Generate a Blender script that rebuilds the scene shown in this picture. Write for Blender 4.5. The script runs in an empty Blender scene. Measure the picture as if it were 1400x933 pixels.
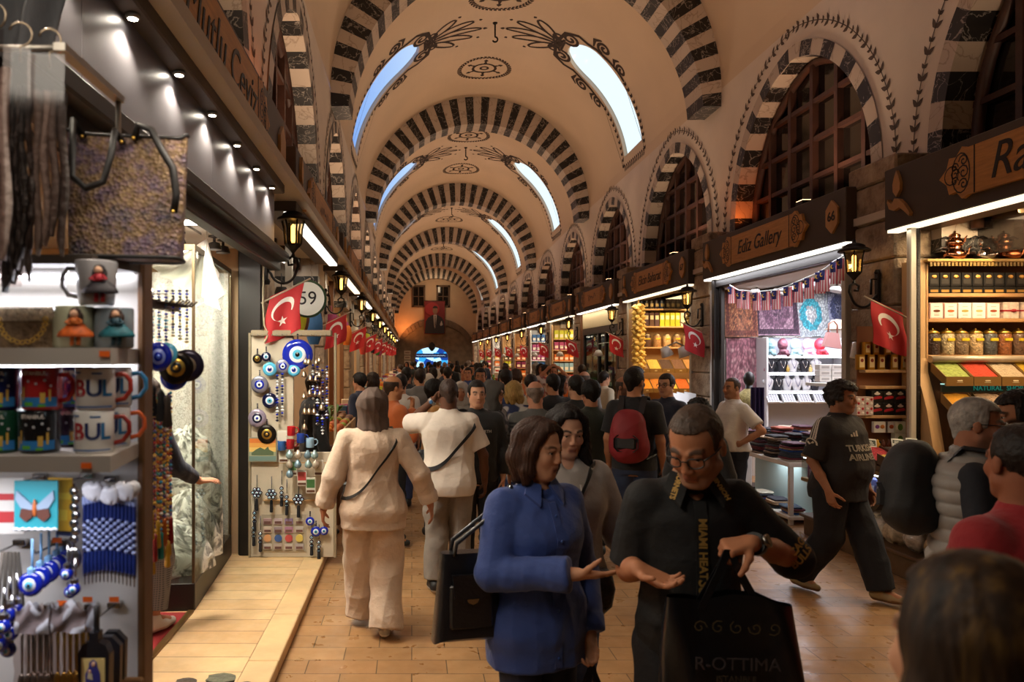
import bpy, bmesh, math, random
import numpy as np
from mathutils import Vector, Matrix, Euler
random.seed(11)
S= bpy.context.scene
COL= S.collection
PI= math.pi
CZ= 1.9
def R(d):
 return math.radians(d)
def P(x, y, Z):
 return Vector(((x-563)*Z/1000, Z, CZ+(490-y)*Z/1000))
def lin(h):
 if isinstance(h, str):
  c = [int(h[i:i+2], 16)/255 for i in(0, 2, 4)]
 else:
  c = list(h)
 return[(v/12.92 if v<.04045 else((v+.055)/1.055)**2.4)for v in c]
_M= {}
class NT:
 def __init__(s, name):
  s.m = bpy.data.materials.new(name)
  s.m.use_nodes = True
  s.t = s.m.node_tree
  s.b = s.t.nodes['Principled BSDF']
  s.out = s.t.nodes['Material Output']
 def n(s, typ, **kw):
  n = s.t.nodes.new(typ)
  for k, v in kw.items():
   if k.startswith('_'):
    setattr(n, k[1:], v)
   else:
    kk = k.replace('__', ' ')
    n.inputs[int(kk[1:])if kk[0]=='i' and kk[1:].isdigit()else kk].default_value = v
  return n
 def l(s, a, b):
  s.t.links.new(a, b)
 def ramp(s, fac, stops, interp='LINEAR'):
  r = s.t.nodes.new('ShaderNodeValToRGB')
  r.color_ramp.interpolation = interp
  e = r.color_ramp.elements
  while len(e)<len(stops):
   e.new(.5)
  for i, (p, c)in enumerate(stops):
   e[i].position = p
   e[i].color = lin(c)+[1]
  s.l(fac, r.inputs['Fac'])
  return r.outputs['Color']
def mat(col, rough=.6, metal=0, bump=0, bs=60, var=0, vs=6, emit=0, spec=.5, trans=0, coat=0, attr=False, name=None, sheen=0, stretch=None):
 key = (str(col), rough, metal, bump, bs, var, vs, emit, spec, trans, coat, attr, name, sheen, stretch)
 if key in _M:
  return _M[key]
 t = NT(name or 'surface')
 b = t.b
 c = lin(col)+[1]
 b.inputs['Base Color'].default_value = c
 b.inputs['Roughness'].default_value = rough
 b.inputs['Metallic'].default_value = metal
 b.inputs['Specular IOR Level'].default_value = spec
 b.inputs['Transmission Weight'].default_value = trans
 b.inputs['Coat Weight'].default_value = coat
 if sheen:
  b.inputs['Sheen Weight'].default_value = sheen
 tc = None
 if var or bump:
  tc = t.n('ShaderNodeTexCoord').outputs['Object']
  if stretch:
   mp = t.n('ShaderNodeMapping')
   mp.inputs['Scale'].default_value = stretch
   t.l(tc, mp.inputs['Vector'])
   tc = mp.outputs[0]
 src = None
 if attr:
  a = t.n('ShaderNodeAttribute', _attribute_name='Col')
  src = a.outputs['Color']
 if var:
  nz = t.n('ShaderNodeTexNoise', Scale=vs, Detail=4.0)
  t.l(tc, nz.inputs['Vector'])
  mr = t.n('ShaderNodeMapRange', i1=.3, i2=.7, i3=1-var, i4=1+var)
  t.l(nz.outputs[0], mr.inputs[0])
  mx = t.n('ShaderNodeMix', _data_type='RGBA', _blend_type='MULTIPLY')
  mx.inputs[0].default_value = 1
  mx.inputs[6].default_value = c
  if src:
   t.l(src, mx.inputs[6])
  t.l(mr.outputs[0], mx.inputs[7])
  src = mx.outputs[2]
 if src:
  t.l(src, b.inputs['Base Color'])
 if emit:
  b.inputs['Emission Color'].default_value = c
  b.inputs['Emission Strength'].default_value = emit
  if attr:
   t.l(src, b.inputs['Emission Color'])
 if bump:
  nz = t.n('ShaderNodeTexNoise', Scale=bs, Detail=3.0)
  t.l(tc, nz.inputs['Vector'])
  bp = t.n('ShaderNodeBump', Strength=bump, Distance=.02)
  t.l(nz.outputs[0], bp.inputs['Height'])
  t.l(bp.outputs[0], b.inputs['Normal'])
 _M[key] = t.m
 return t.m
def glass(col='e8f0ee', refl=.08, rough=.02, tint=.9, edge=.5):
 key = ('glass', col, refl, rough, tint, edge)
 if key in _M:
  return _M[key]
 t = NT('clear_glass')
 tr = t.n('ShaderNodeBsdfTransparent', Color=[v*tint for v in lin(col)]+[1])
 gl = t.n('ShaderNodeBsdfGlossy', Roughness=rough)
 fr = t.n('ShaderNodeLayerWeight', Blend=.3)
 pw = t.n('ShaderNodeMath', _operation='POWER', i1=3.0)
 t.l(fr.outputs['Facing'], pw.inputs[0])
 ad = t.n('ShaderNodeMath', _operation='MULTIPLY_ADD', i1=edge, i2=refl)
 t.l(pw.outputs[0], ad.inputs[0])
 mx = t.n('ShaderNodeMixShader')
 t.l(ad.outputs[0], mx.inputs[0])
 t.l(tr.outputs[0], mx.inputs[1])
 t.l(gl.outputs[0], mx.inputs[2])
 t.l(mx.outputs[0], t.out.inputs[0])
 _M[key] = t.m
 return t.m
class MB:
 def __init__(s):
  s.v, s.f, s.mi, s.sm = [], [], [], []
  s.m = 0
  s.M = Matrix.Identity(4)
  s.smooth = False
 def at(s, loc=(0, 0, 0), rz=0, rx=0, ry=0, sc=1):
  s.M = Matrix.Translation(Vector(loc))@Euler((rx, ry, rz)).to_matrix().to_4x4()@Matrix.Scale(sc, 4)
  return s
 def add(s, vs, fs, sm=None):
  o = len(s.v)
  s.v+=[tuple(s.M@Vector(q))for q in vs]
  sm = s.smooth if sm is None else sm
  for f in fs:
   s.f.append([o+i for i in f])
   s.mi.append(s.m)
   s.sm.append(sm)
  return s
 def box(s, x0, x1, y0, y1, z0, z1, bev=0):
  if bev:
   b = bev
   lo, hi = [], []
   def ring(x0, x1, y0, y1, z, c):
    return[(x0+c, y0, z), (x1-c, y0, z), (x1, y0+c, z), (x1, y1-c, z), (x1-c, y1, z), (x0+c, y1, z), (x0, y1-c, z), (x0, y0+c, z)]
   rs = [ring(x0+b, x1-b, y0+b, y1-b, z0, b*.5), ring(x0, x1, y0, y1, z0+b, b), ring(x0, x1, y0, y1, z1-b, b), ring(x0+b, x1-b, y0+b, y1-b, z1, b*.5)]
   return s.loft(rs)
  v = [(x0, y0, z0), (x1, y0, z0), (x1, y1, z0), (x0, y1, z0), (x0, y0, z1), (x1, y0, z1), (x1, y1, z1), (x0, y1, z1)]
  return s.add(v, [(0, 3, 2, 1), (4, 5, 6, 7), (0, 1, 5, 4), (1, 2, 6, 5), (2, 3, 7, 6), (3, 0, 4, 7)], False)
 def cbox(s, c, d, bev=0):
  return s.box(c[0]-d[0]/2, c[0]+d[0]/2, c[1]-d[1]/2, c[1]+d[1]/2, c[2]-d[2]/2, c[2]+d[2]/2, bev)
 def loft(s, rings, cap=True, closed=True, sm=None):
  n = len(rings[0])
  v = [p for r in rings for p in r]
  f = []
  for i in range(len(rings)-1):
   for j in range(n if closed else n-1):
    k = (j+1)%n
    f.append((i*n+j, i*n+k, (i+1)*n+k, (i+1)*n+j))
  s.add(v, f, sm)
  if cap and closed:
   o = len(s.v)-len(v)
   for fc in(list(range(n))[::-1], [(len(rings)-1)*n+j for j in range(n)]):
    s.f.append([o+i for i in fc])
    s.mi.append(s.m)
    s.sm.append(False)
  return s
 def lathe(s, prof, n=16, c=(0, 0, 0), cap=True, a0=0):
  return s.loft([[(c[0]+r*math.cos(a0+2*PI*j/n), c[1]+r*math.sin(a0+2*PI*j/n), c[2]+z)for j in range(n)]for r, z in prof], cap, True, n>8)
 def tube(s, pts, r, n=8, cap=True, closed=False):
  pts = [Vector(p)for p in pts]
  m = len(pts)
  rr = r if isinstance(r, (list, tuple))else[r]*m
  rings = []
  up = None
  for i in range(m):
   if closed:
    t = pts[(i+1)%m]-pts[i-1]
   else:
    t = pts[min(i+1, m-1)]-pts[max(i-1, 0)]
   t = t.normalized()if t.length>1e-9 else Vector((0, 0, 1))
   if up is None:
    up = Vector((0, 0, 1))if abs(t.z)<.9 else Vector((1, 0, 0))
   a = t.cross(up)
   a = a.normalized()if a.length>1e-6 else t.orthogonal().normalized()
   b = a.cross(t).normalized()
   up = b
   rings.append([tuple(pts[i]+(a*math.cos(2*PI*j/n)+b*math.sin(2*PI*j/n))*rr[i])for j in range(n)])
  if closed:
   rings.append(rings[0])
  return s.loft(rings, cap and not closed, True, True)
 def prism(s, poly, y0, y1):
  n = len(poly)
  a = [(x, y0, z)for x, z in poly]
  b = [(x, y1, z)for x, z in poly]
  f = [list(range(n)), [n+i for i in range(n)][::-1]]
  f+=[(i, n+i, n+(i+1)%n, (i+1)%n)for i in range(n)]
  return s.add(a+b, f, False)
 def ell(s, c, r, nu=12, nv=8):
  if not isinstance(r, (tuple, list)):
   r = (r, r, r)
  rings = []
  for i in range(nv+1):
   a = -PI/2+PI*i/nv
   q = max(math.cos(a), .02)
   rings.append([(c[0]+r[0]*q*math.cos(2*PI*j/nu), c[1]+r[1]*q*math.sin(2*PI*j/nu), c[2]+r[2]*math.sin(a))for j in range(nu)])
  return s.loft(rings, True, True, True)
 def grid(s, fn, nu, nv, sm=True, flip=False):
  v = [fn(i/nu, j/nv)for i in range(nu+1)for j in range(nv+1)]
  f = []
  for i in range(nu):
   for j in range(nv):
    q = [i*(nv+1)+j, (i+1)*(nv+1)+j, (i+1)*(nv+1)+j+1, i*(nv+1)+j+1]
    f.append(q[::-1]if flip else q)
  return s.add(v, f, sm)
 def mesh(s, name, mats):
  me = bpy.data.meshes.new(name)
  me.from_pydata(s.v, [], s.f)
  for m in(mats if isinstance(mats, (list, tuple))else[mats]):
   me.materials.append(m)
  me.polygons.foreach_set('material_index', s.mi)
  me.polygons.foreach_set('use_smooth', s.sm)
  me.update()
  return me
 def build(s, name, mats, parent=None, loc=None, rz=0):
  o = bpy.data.objects.new(name, s.mesh(name, mats))
  COL.objects.link(o)
  if parent:
   o.parent = parent
  if loc is not None:
   o.location = loc
  o.rotation_euler.z = rz
  return o
def tag(o, label, cat, group=None, kind=None):
 o['label'] = label
 o['category'] = cat
 if group:
  o['group'] = group
 if kind:
  o['kind'] = kind
 return o
def thing(name, label, cat, loc=(0, 0, 0), rz=0, group=None):
 o = bpy.data.objects.new(name, None)
 o.empty_display_size = .05
 COL.objects.link(o)
 o.location = loc
 o.rotation_euler.z = rz
 return tag(o, label, cat, group)
def struct(o, label=None):
 o['kind'] = 'structure'
 if label:
  o['label'] = label
 return o
KIDS= {}
def dup(src, loc, label, rz=None, group=None, sc=None):
 r = src.copy()
 COL.objects.link(r)
 r.location = loc
 if rz is not None:
  r.rotation_euler.z = rz
 if sc:
  r.scale = (sc, sc, sc)if not isinstance(sc, tuple)else sc
 r['label'] = label
 if group:
  r['group'] = group
 for ch in src.children:
  c = ch.copy()
  COL.objects.link(c)
  c.parent = r
  for g in ch.children:
   d = g.copy()
   COL.objects.link(d)
   d.parent = c
 return r
def recolor(o, m, slot=0):
 for q in[o]+list(o.children):
  if q.type=='MESH' and q.material_slots:
   q.material_slots[slot].link = 'OBJECT'
   q.material_slots[slot].material = m
   return o
def text(body, size, m, name='lettering', parent=None, loc=(0, 0, 0), rot=(PI/2, 0, 0), shear=0, depth=.002, align='CENTER', bold=0, sx=1):
 c = bpy.data.curves.new(name, 'FONT')
 c.body = body
 c.size = size
 c.shear = shear
 c.extrude = depth
 c.offset = bold
 c.align_x = align
 c.align_y = 'CENTER'
 c.resolution_u = 4
 t = bpy.data.objects.new('tmp', c)
 COL.objects.link(t)
 dg = bpy.context.evaluated_depsgraph_get()
 me = bpy.data.meshes.new_from_object(t.evaluated_get(dg))
 bpy.data.objects.remove(t)
 me.materials.clear()
 me.materials.append(m)
 o = bpy.data.objects.new(name, me)
 COL.objects.link(o)
 o.location = loc
 o.rotation_euler = rot
 o.scale.x = sx
 if parent:
  o.parent = parent
 return o
ORD= 'first second third fourth fifth sixth seventh eighth ninth tenth eleventh twelfth thirteenth fourteenth fifteenth sixteenth seventeenth eighteenth nineteenth twentieth'.split()
ORD+=['twenty-'+w for w in ORD[:9]]+['thirtieth']+['thirty-'+w for w in ORD[:9]]+['fortieth']+['forty-'+w for w in ORD[:9]]
def lamp(kind, loc, power, col, size=.3, sy=None, rot=(0, 0, 0), spread=None, name='lamp_light', soft=None):
 d = bpy.data.lights.new(name, kind)
 d.energy = power
 d.color = lin(col)
 if kind=='AREA':
  d.size = size
  if sy:
   d.shape = 'RECTANGLE'
   d.size_y = sy
  if spread:
   d.spread = spread
 else:
  d.shadow_soft_size = size
  if kind=='SPOT':
   d.spot_size = spread or R(80)
   d.spot_blend = .5
 o = bpy.data.objects.new(name, d)
 COL.objects.link(o)
 o.location = loc
 o.rotation_euler = rot
 return o
cam= bpy.data.cameras.new('camera')
cam.sensor_width = 36
cam.lens = 36*1000/1400
cam.shift_x = (700-563)/1400
cam.shift_y = (490-466.5)/1400
cam.clip_start = .05
cam.clip_end = 300
cam.dof.use_dof = True
cam.dof.focus_distance = 7.5
cam.dof.aperture_fstop = 3.6
co= bpy.data.objects.new('camera', cam)
COL.objects.link(co)
co.location = (0, 0, CZ)
co.rotation_euler = (PI/2, 0, 0)
S.camera = co
S.view_settings.view_transform = 'Standard'
S.view_settings.look = 'None'
S.view_settings.gamma = 1
S.view_settings.exposure = 0
S.view_settings.use_curve_mapping = False
S.cycles.use_denoising = True
S.cycles.max_bounces = 7
S.cycles.diffuse_bounces = 4
S.cycles.glossy_bounces = 3
S.cycles.transmission_bounces = 5
S.cycles.transparent_max_bounces = 12
S.cycles.caustics_reflective = False
S.cycles.caustics_refractive = False
S.cycles.sample_clamp_indirect = 4
w= bpy.data.worlds.new('sky')
S.world = w
w.use_nodes = True
nt= w.node_tree
bg= nt.nodes['Background']
tc= nt.nodes.new('ShaderNodeTexCoord')
sp= nt.nodes.new('ShaderNodeSeparateXYZ')
nt.links.new(tc.outputs['Generated'], sp.inputs[0])
mr= nt.nodes.new('ShaderNodeMapRange')
mr.inputs[1].default_value = -.09
mr.inputs[2].default_value = .11
nt.links.new(sp.outputs[0], mr.inputs[0])
mx= nt.nodes.new('ShaderNodeMix')
mx.data_type = 'RGBA'
mx.inputs[6].default_value = lin('6f97d8')+[1]
mx.inputs[7].default_value = lin('dcebf2')+[1]
nt.links.new(mr.outputs[0], mx.inputs[0])
nt.links.new(mx.outputs[2], bg.inputs[0])
bg.inputs[1].default_value = 1.15
CX, RV = 1.93, 3.3
XR, XL = CX+RV, CX-RV
ARCH= [3.15+9.2*k for k in range(7)]
YEND= 59.6
YBACK= -6.0
def zcf(y):
 return float(np.interp(y, [3, 12.35, 21.55, 30.75, 39.95, 49.15, 58.35], [6.5, 6.45, 6.31, 5.97, 5.77, 5.66, 5.8]))
def U(side, h, y, off=0.0):
 z = zcf(y)
 if h<=z:
  return(CX+side*(RV-off), y, h)
 a = (h-z)/RV
 return(CX+side*(RV-off)*math.cos(a), y, z+(RV-off)*math.sin(a))
PLASTER= mat('cdb79c', .85, var=.05, vs=.7, bump=.08, bs=9, name='plaster')
PLASTER_W= mat('d6c9ba', .85, var=.07, vs=1.1, bump=.1, bs=9, name='wall_plaster')
PAINT= mat('33251e', .8, name='brown_paint')
PAINT2= mat('54463c', .8, name='faded_paint')
SW= [1.0]
WOOD_D= mat('3a2015', .5, bump=.15, bs=30, var=.2, vs=8, name='dark_wood')
PANE_D= mat('17120f', .08, name='dark_pane', spec=.7, var=.5, vs=1.5)
def marble(base, vein, sc):
 t = NT('marble')
 tc = t.n('ShaderNodeTexCoord').outputs['Object']
 nz = t.n('ShaderNodeTexNoise', Scale=sc, Detail=5.0, Distortion=1.2)
 t.l(tc, nz.inputs['Vector'])
 v = t.n('ShaderNodeTexVoronoi', Scale=sc*1.3, _feature='DISTANCE_TO_EDGE')
 mp = t.n('ShaderNodeVectorMath', _operation='ADD')
 t.l(tc, mp.inputs[0])
 t.l(nz.outputs['Color'], mp.inputs[1])
 t.l(mp.outputs[0], v.inputs['Vector'])
 c = t.ramp(v.outputs['Distance'], [(0, vein), (.01, vein), (.03, base), (1, base)])
 t.l(c, t.b.inputs['Base Color'])
 t.b.inputs['Roughness'].default_value = .45
 return t.m
M_BLACK= marble('15110f', '8a837b', 2.6)
M_WHITE= marble('b7a796', '9c8b7a', 1.6)
SKY_W, SKY_A0, SKY_A1 = .68, 8, 58
def skyw(deg):
 if deg<SKY_A0 or deg>SKY_A1:
  return 0.0
 top = SKY_A1-math.degrees(SKY_W/RV)
 if deg<=top:
  return SKY_W
 q = (deg-top)/(SKY_A1-top)
 return SKY_W*math.sqrt(max(0, 1-q*q))
def vault():
 mb = MB()
 edges = [YBACK]+ARCH+[YEND]
 degs = sorted(set([0, 4, 8]+list(np.arange(9.5, 58, 1.7))+[57.3, 58]+list(range(60, 91, 3))))
 for b in range(len(edges)-1):
  y0, y1 = edges[b], edges[b+1]
  yc = (y0+y1)/2+.25
  hole = 1<=b<=6
  for side in(1, -1):
   for i in range(len(degs)-1):
    d0, d1 = degs[i], degs[i+1]
    w0, w1 = (skyw(d0), skyw(d1))if hole else(0, 0)
    if d0<SKY_A0:
     w0 = 0
    def q(d, y, off=0):
     return U(side, zcf(y)+R(d)*RV, y, off)
    if hole and(w0>0 or w1>0)and d0>=SKY_A0:
     w0 = skyw(d0)
     pan = [(y0, yc-w0, yc-w1, 'a'), (yc+w0, y1, y1, 'b')]
     A = [q(d0, y0), q(d0, yc-w0), q(d1, yc-w1), q(d1, y0)]
     B = [q(d0, yc+w0), q(d0, y1), q(d1, y1), q(d1, yc+w1)]
     for Q in(A, B):
      mb.add(Q, [(0, 1, 2, 3)if side<0 else(3, 2, 1, 0)], True)
     dp = -.09
     mb.add([q(d0, yc-w0), q(d0, yc-w0, dp), q(d1, yc-w1, dp), q(d1, yc-w1)], [(0, 1, 2, 3)])
     mb.add([q(d0, yc+w0), q(d0, yc+w0, dp), q(d1, yc+w1, dp), q(d1, yc+w1)], [(3, 2, 1, 0)])
     if d0==SKY_A0:
      mb.add([q(d0, yc-w0), q(d0, yc+w0), q(d0, yc+w0, dp), q(d0, yc-w0, dp)], [(0, 1, 2, 3)])
    else:
     n = max(1, int((y1-y0)/2.4))
     ys = [y0+(y1-y0)*j/n for j in range(n+1)]
     for j in range(n):
      Q = [q(d0, ys[j]), q(d0, ys[j+1]), q(d1, ys[j+1]), q(d1, ys[j])]
      mb.add(Q, [(0, 1, 2, 3)if side<0 else(3, 2, 1, 0)], True)
 struct(mb.build('ceiling', PLASTER))
 n = 0
 for b in range(1, 7):
  y0, y1 = edges[b], edges[b+1]
  yc = (y0+y1)/2+.25
  for side in(1, -1):
   mb = MB()
   ds = [8]+list(np.arange(10, 58, 3))+[58]
   for i in range(len(ds)-1):
    a, c = ds[i], ds[i+1]
    Q = [U(side, zcf(y)+R(d)*RV, y, -.06)for d, y in((a, yc-skyw(a)), (a, yc+skyw(a)), (c, yc+skyw(c)), (c, yc-skyw(c)))]
    mb.add(Q, [(0, 1, 2, 3)], True)
   n+=1
   struct(mb.build('window_%d'%n, glass('f4f8fa', .02, edge=0)))
 return n
NWIN= vault()
def trim_arch(ya, n):
 t, mb = .72, MB()
 zc = zcf(ya)
 rs, zs = 3.0, zc-.5
 N = 47
 a0, a1 = R(4), R(176)
 def outer(a):
  dx, dz = math.cos(a), math.sin(a)
  oz = zs-zc
  b = oz*dz
  k = -b+math.sqrt(max(0, b*b-(oz*oz-RV*RV)))
  return(CX+dx*k, zs+dz*k)
 for i in range(N):
  mb.m = i%2
  for j in range(2):
   p0 = a0+(a1-a0)*(i+j/2)/N
   p1 = a0+(a1-a0)*(i+(j+1)/2)/N
   o0, o1 = outer(p0), outer(p1)
   s0 = (CX+rs*math.cos(p0), zs+rs*math.sin(p0))
   s1 = (CX+rs*math.cos(p1), zs+rs*math.sin(p1))
   mb.add([(o0[0], ya, o0[1]), (s0[0], ya, s0[1]), (s1[0], ya, s1[1]), (o1[0], ya, o1[1])], [(0, 1, 2, 3)])
   mb.add([(o0[0], ya+t, o0[1]), (s0[0], ya+t, s0[1]), (s1[0], ya+t, s1[1]), (o1[0], ya+t, o1[1])], [(3, 2, 1, 0)])
   mb.add([(s0[0], ya, s0[1]), (s0[0], ya+t, s0[1]), (s1[0], ya+t, s1[1]), (s1[0], ya, s1[1])], [(0, 1, 2, 3)])
 mb.m = 2
 for sd in(1, -1):
  x0, x1 = CX+sd*(RV+.05), CX+sd*rs*math.cos(a0)
  zt = zs+rs*math.sin(a0)
  mb.m = 0
  mb.add([(x0, ya, zt), (x1, ya, zt), (x1, ya+t, zt), (x0, ya+t, zt)], [(0, 1, 2, 3)])
 struct(mb.build('trim_%d'%n, [M_BLACK, M_WHITE, PLASTER]))
for i, ya in enumerate(ARCH[1:]):
 trim_arch(ya, i+1)
NTRIM= len(ARCH)
def strip(mb, pts, w, fn):
 pts = [Vector(p)for p in pts]
 vs = []
 n = len(pts)
 for i, p in enumerate(pts):
  t = pts[min(i+1, n-1)]-pts[max(i-1, 0)]
  t = t.normalized()if t.length>0 else Vector((1, 0))
  nn = Vector((-t.y, t.x))*(w[i]if isinstance(w, list)else w)*SW[0]/2
  vs+=[fn(*(p+nn)), fn(*(p-nn))]
 mb.add(vs, [(2*i, 2*i+1, 2*i+3, 2*i+2)for i in range(n-1)])
def leaf(mb, p, ang, ln, wd, fn):
 wd*=SW[0]**.5
 c, s_ = math.cos(ang), math.sin(ang)
 q = [(0, 0), (.3, .5), (.65, .38), (1, 0), (.65, -.38), (.3, -.5)]
 mb.add([fn(p[0]+c*a*ln-s_*b*wd, p[1]+s_*a*ln+c*b*wd)for a, b in q], [(0, 1, 2, 3, 4, 5)])
def spiral(cx, cy, r, turns, a0, d=1, n=22):
 return[(cx+r*(1-.85*i/n)*math.cos(a0+d*turns*2*PI*i/n), cy+r*(1-.85*i/n)*math.sin(a0+d*turns*2*PI*i/n))for i in range(n+1)]
def arc2(cx, cy, rx, ry, a0, a1, n=16):
 return[(cx+rx*math.cos(a0+(a1-a0)*i/n), cy+ry*math.sin(a0+(a1-a0)*i/n))for i in range(n+1)]
def ornament_sky(b):
 y0, y1 = ARCH[b], ARCH[b+1]
 yc = (y0+y1)/2+.25
 mb = MB()
 for side in(1, -1):
  def fn(u, v):
   return U(side, zcf(yc)+v, yc+u, .006)
  v0, v1 = R(SKY_A0)*RV, R(SKY_A1)*RV
  for sg in(1, -1):
   e = SKY_W+.14
   k = 0
   v = v0-.25
   strip(mb, [(sg*e, v0-.25), (sg*e, v0+1.35)], .012, fn)
   while v<v0+1.35:
    leaf(mb, (sg*e, v), PI/2+sg*.7, .13, .06, fn)
    leaf(mb, (sg*e, v), PI/2-sg*.7, .11, .05, fn)
    v+=.15
   S1 = lambda p:[(sg*a, c)for a, c in p]
   strip(mb, S1([(e, v0+1.35), (e+.02, v0+1.6), (e+.0, v0+1.9), (e-.04, v0+2.3), (e-.1, v0+2.55)]), .05, fn)
   strip(mb, S1(spiral(e+.16, v0+1.55, .17, 1.4, PI, -1)), .04, fn)
   strip(mb, S1(spiral(e+.2, v0+2.15, .2, 1.5, PI, -1)), .045, fn)
   strip(mb, S1([(e+.02, v0+1.75), (e+.2, v0+1.83), (e+.34, v0+1.72)]), [.02, .06, .02], fn)
   strip(mb, S1([(e, v0+2.4), (e+.25, v0+2.45), (e+.4, v0+2.3)]), [.02, .06, .02], fn)
   strip(mb, S1([(e-.1, v0+2.5), (e-.05, v0+2.8), (e-.22, v0+3.1), (.14, v1+.3)]), .05, fn)
   strip(mb, S1(spiral(.44, v1+.06, .24, 1.6, PI*.9, 1)), .045, fn)
   strip(mb, S1(spiral(.3, v1+.33, .17, 1.4, -PI/2, -1)), .04, fn)
   for a, ln in((.32, 1.0), (.75, .72)):
    c_, s_ = math.sin(a), math.cos(a)
    ctr = (c_*(.25+ln/2), v1+.3+s_*(.1+ln/2))
    pet = []
    for i in range(19):
     q = 2*PI*i/18
     x_, y_ = .11*math.sin(q), ln/2*math.cos(q)
     pet.append((ctr[0]+x_*s_+y_*c_, ctr[1]-x_*c_+y_*s_))
    strip(mb, S1(pet), .035, fn)
    leaf(mb, S1([(ctr[0]+c_*ln*.62, ctr[1]+s_*ln*.62)])[0], PI/2-sg*a, .09, .07, fn)
   for i in range(4):
    strip(mb, S1([(.0+.05*i, v1+.16), (.0+.05*i, v1+.32)]), .022, fn)
  strip(mb, [(-.22, v1+.14), (.22, v1+.14)], .03, fn)
  strip(mb, [(-.22, v1+.34), (.22, v1+.34)], .03, fn)
  strip(mb, [(.1*math.sin(2*PI*i/18), v1+.95+.6*math.cos(2*PI*i/18))for i in range(19)], .035, fn)
  leaf(mb, (0, v1+1.58), PI/2, .12, .08, fn)
  u = -SKY_W-.1
  while u<SKY_W+.1:
   leaf(mb, (u, v0-.28), .8, .12, .05, fn)
   leaf(mb, (u, v0-.28), -.8, .12, .05, fn)
   u+=.13
 return mb
def medallion(mb, y, top):
 def fn(u, v):
  return U(1, zcf(y)+PI/2*RV+u, y+v, .006)
 r = .66
 n = 44
 for i in range(n):
  a = 2*PI*i/n
  leaf(mb, (r*math.cos(a), r*math.sin(a)), a+.9, .11, .05, fn)
  leaf(mb, (r*math.cos(a+.05), r*math.sin(a+.05)), a+2.2, .1, .045, fn)
 strip(mb, arc2(0, 0, .3, .27, 0, 2*PI, 26), .04, fn)
 strip(mb, arc2(0, 0, .1, .09, 0, 2*PI, 14), .035, fn)
 for i in range(6):
  a = PI/6+i*PI/3
  strip(mb, [(.29*math.cos(a), .29*math.sin(a)), (.44*math.cos(a), .44*math.sin(a))], [.05, .02], fn)
  leaf(mb, (.4*math.cos(a), .4*math.sin(a)), a, .14, .09, fn)
for b in range(1, 6):
 yc = (ARCH[b]+ARCH[b+1])/2
 SW[0] = 1.8
 mb = ornament_sky(b)
 medallion(mb, yc-1.3, 1)
 medallion(mb, yc+2.55, 1)
 SW[0] = 1.0
 NTRIM+=1
 struct(mb.build('trim_%d'%NTRIM, PAINT))
 t = thing('ceiling_hook', 'small iron hook hanging from the crown of the vault, %s one from the front'%ORD[b-1], 'hook', (CX, yc, zcf(yc)+RV))
 h = MB()
 h.lathe([(.0, 0), (.06, -.005), (.05, -.03), (.0, -.04)], 10)
 h.build('base_plate', mat('2a211b', .5, .5), t)
 h = MB()
 h.tube([(0, 0, -.02), (0, 0, -.3)]+[(.06*math.sin(a), 0, -.36-.06*(1-math.cos(a))+.03)for a in np.linspace(0, 4.3, 9)], .02, 6)
 h.build('hook_rod', mat('2a211b', .5, .5), t)
ZS, WW = 4.0, 1.75
RIGHT_P= [12.35+4.6*k for k in range(-4, 11)]
LEFT_P= [6.4+4.6*k for k in range(-3, 12)]
DCW= {1:2.3, -1:2.4}
def rise(y):
 return min(2.0, zcf(y)-.42-ZS)
def owin(h, rs):
 if h<=ZS:
  return WW
 if h>=ZS+rs:
  return 0.0
 r = (WW*WW+rs*rs)/(2*WW)
 return math.sqrt(max(0, r*r-(h-ZS)**2))-(r-WW)
def wall(side, piers, name):
 mb = MB()
 X = CX+side*RV
 ys = [p for p in piers if YBACK<p<YEND]
 ys = [YBACK]+ys+[YEND]
 for i in range(len(ys)-1):
  y0, y1 = ys[i], ys[i+1]
  yc = y0+DCW[side]if i>0 else y1-4.6+DCW[side]
  has = y1-y0>4.2
  rs = rise(yc)
  hs = [2.95, ZS]+[ZS+rs*(k/16)for k in range(1, 17)]
  for j in range(len(hs)-1):
   w0, w1 = (owin(hs[j], rs), owin(hs[j+1], rs))if has else(0, 0)
   for Q in([(X, y0, hs[j]), (X, yc-w0, hs[j]), (X, yc-w1, hs[j+1]), (X, y0, hs[j+1])], [(X, yc+w0, hs[j]), (X, y1, hs[j]), (X, y1, hs[j+1]), (X, yc+w1, hs[j+1])]):
    mb.add(Q, [(0, 1, 2, 3)])
  t = hs[-1]
  mb.add([(X, y0, t), (X, yc, t), (X, yc, zcf(yc)), (X, y0, zcf(y0))], [(0, 1, 2, 3)])
  mb.add([(X, yc, t), (X, y1, t), (X, y1, zcf(y1)), (X, yc, zcf(yc))], [(0, 1, 2, 3)])
 struct(mb.build(name, PLASTER_W))
wall(1, RIGHT_P, 'wall_right')
wall(-1, LEFT_P, 'wall_left')
def outline(rs, h0=2.95, n=14):
 r = (WW*WW+rs*rs)/(2*WW)
 pts = [(-WW, h0), (-WW, ZS)]
 for i in range(1, n+1):
  h = ZS+rs*math.sin(PI/2*i/n)
  pts.append((-owin(h, rs), h))
 return pts+[(-a, b)for a, b in pts[:-1][::-1]]
def resample(pts, step):
 pts = [Vector(p)for p in pts]
 L = [0]
 for i in range(1, len(pts)):
  L.append(L[-1]+(pts[i]-pts[i-1]).length)
 n = max(2, int(round(L[-1]/step)))
 out = []
 k = 0
 for i in range(n+1):
  d = L[-1]*i/n
  while k<len(L)-2 and L[k+1]<d:
   k+=1
  q = (d-L[k])/max(1e-9, L[k+1]-L[k])
  out.append(pts[k].lerp(pts[k+1], q))
 return out
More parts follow.
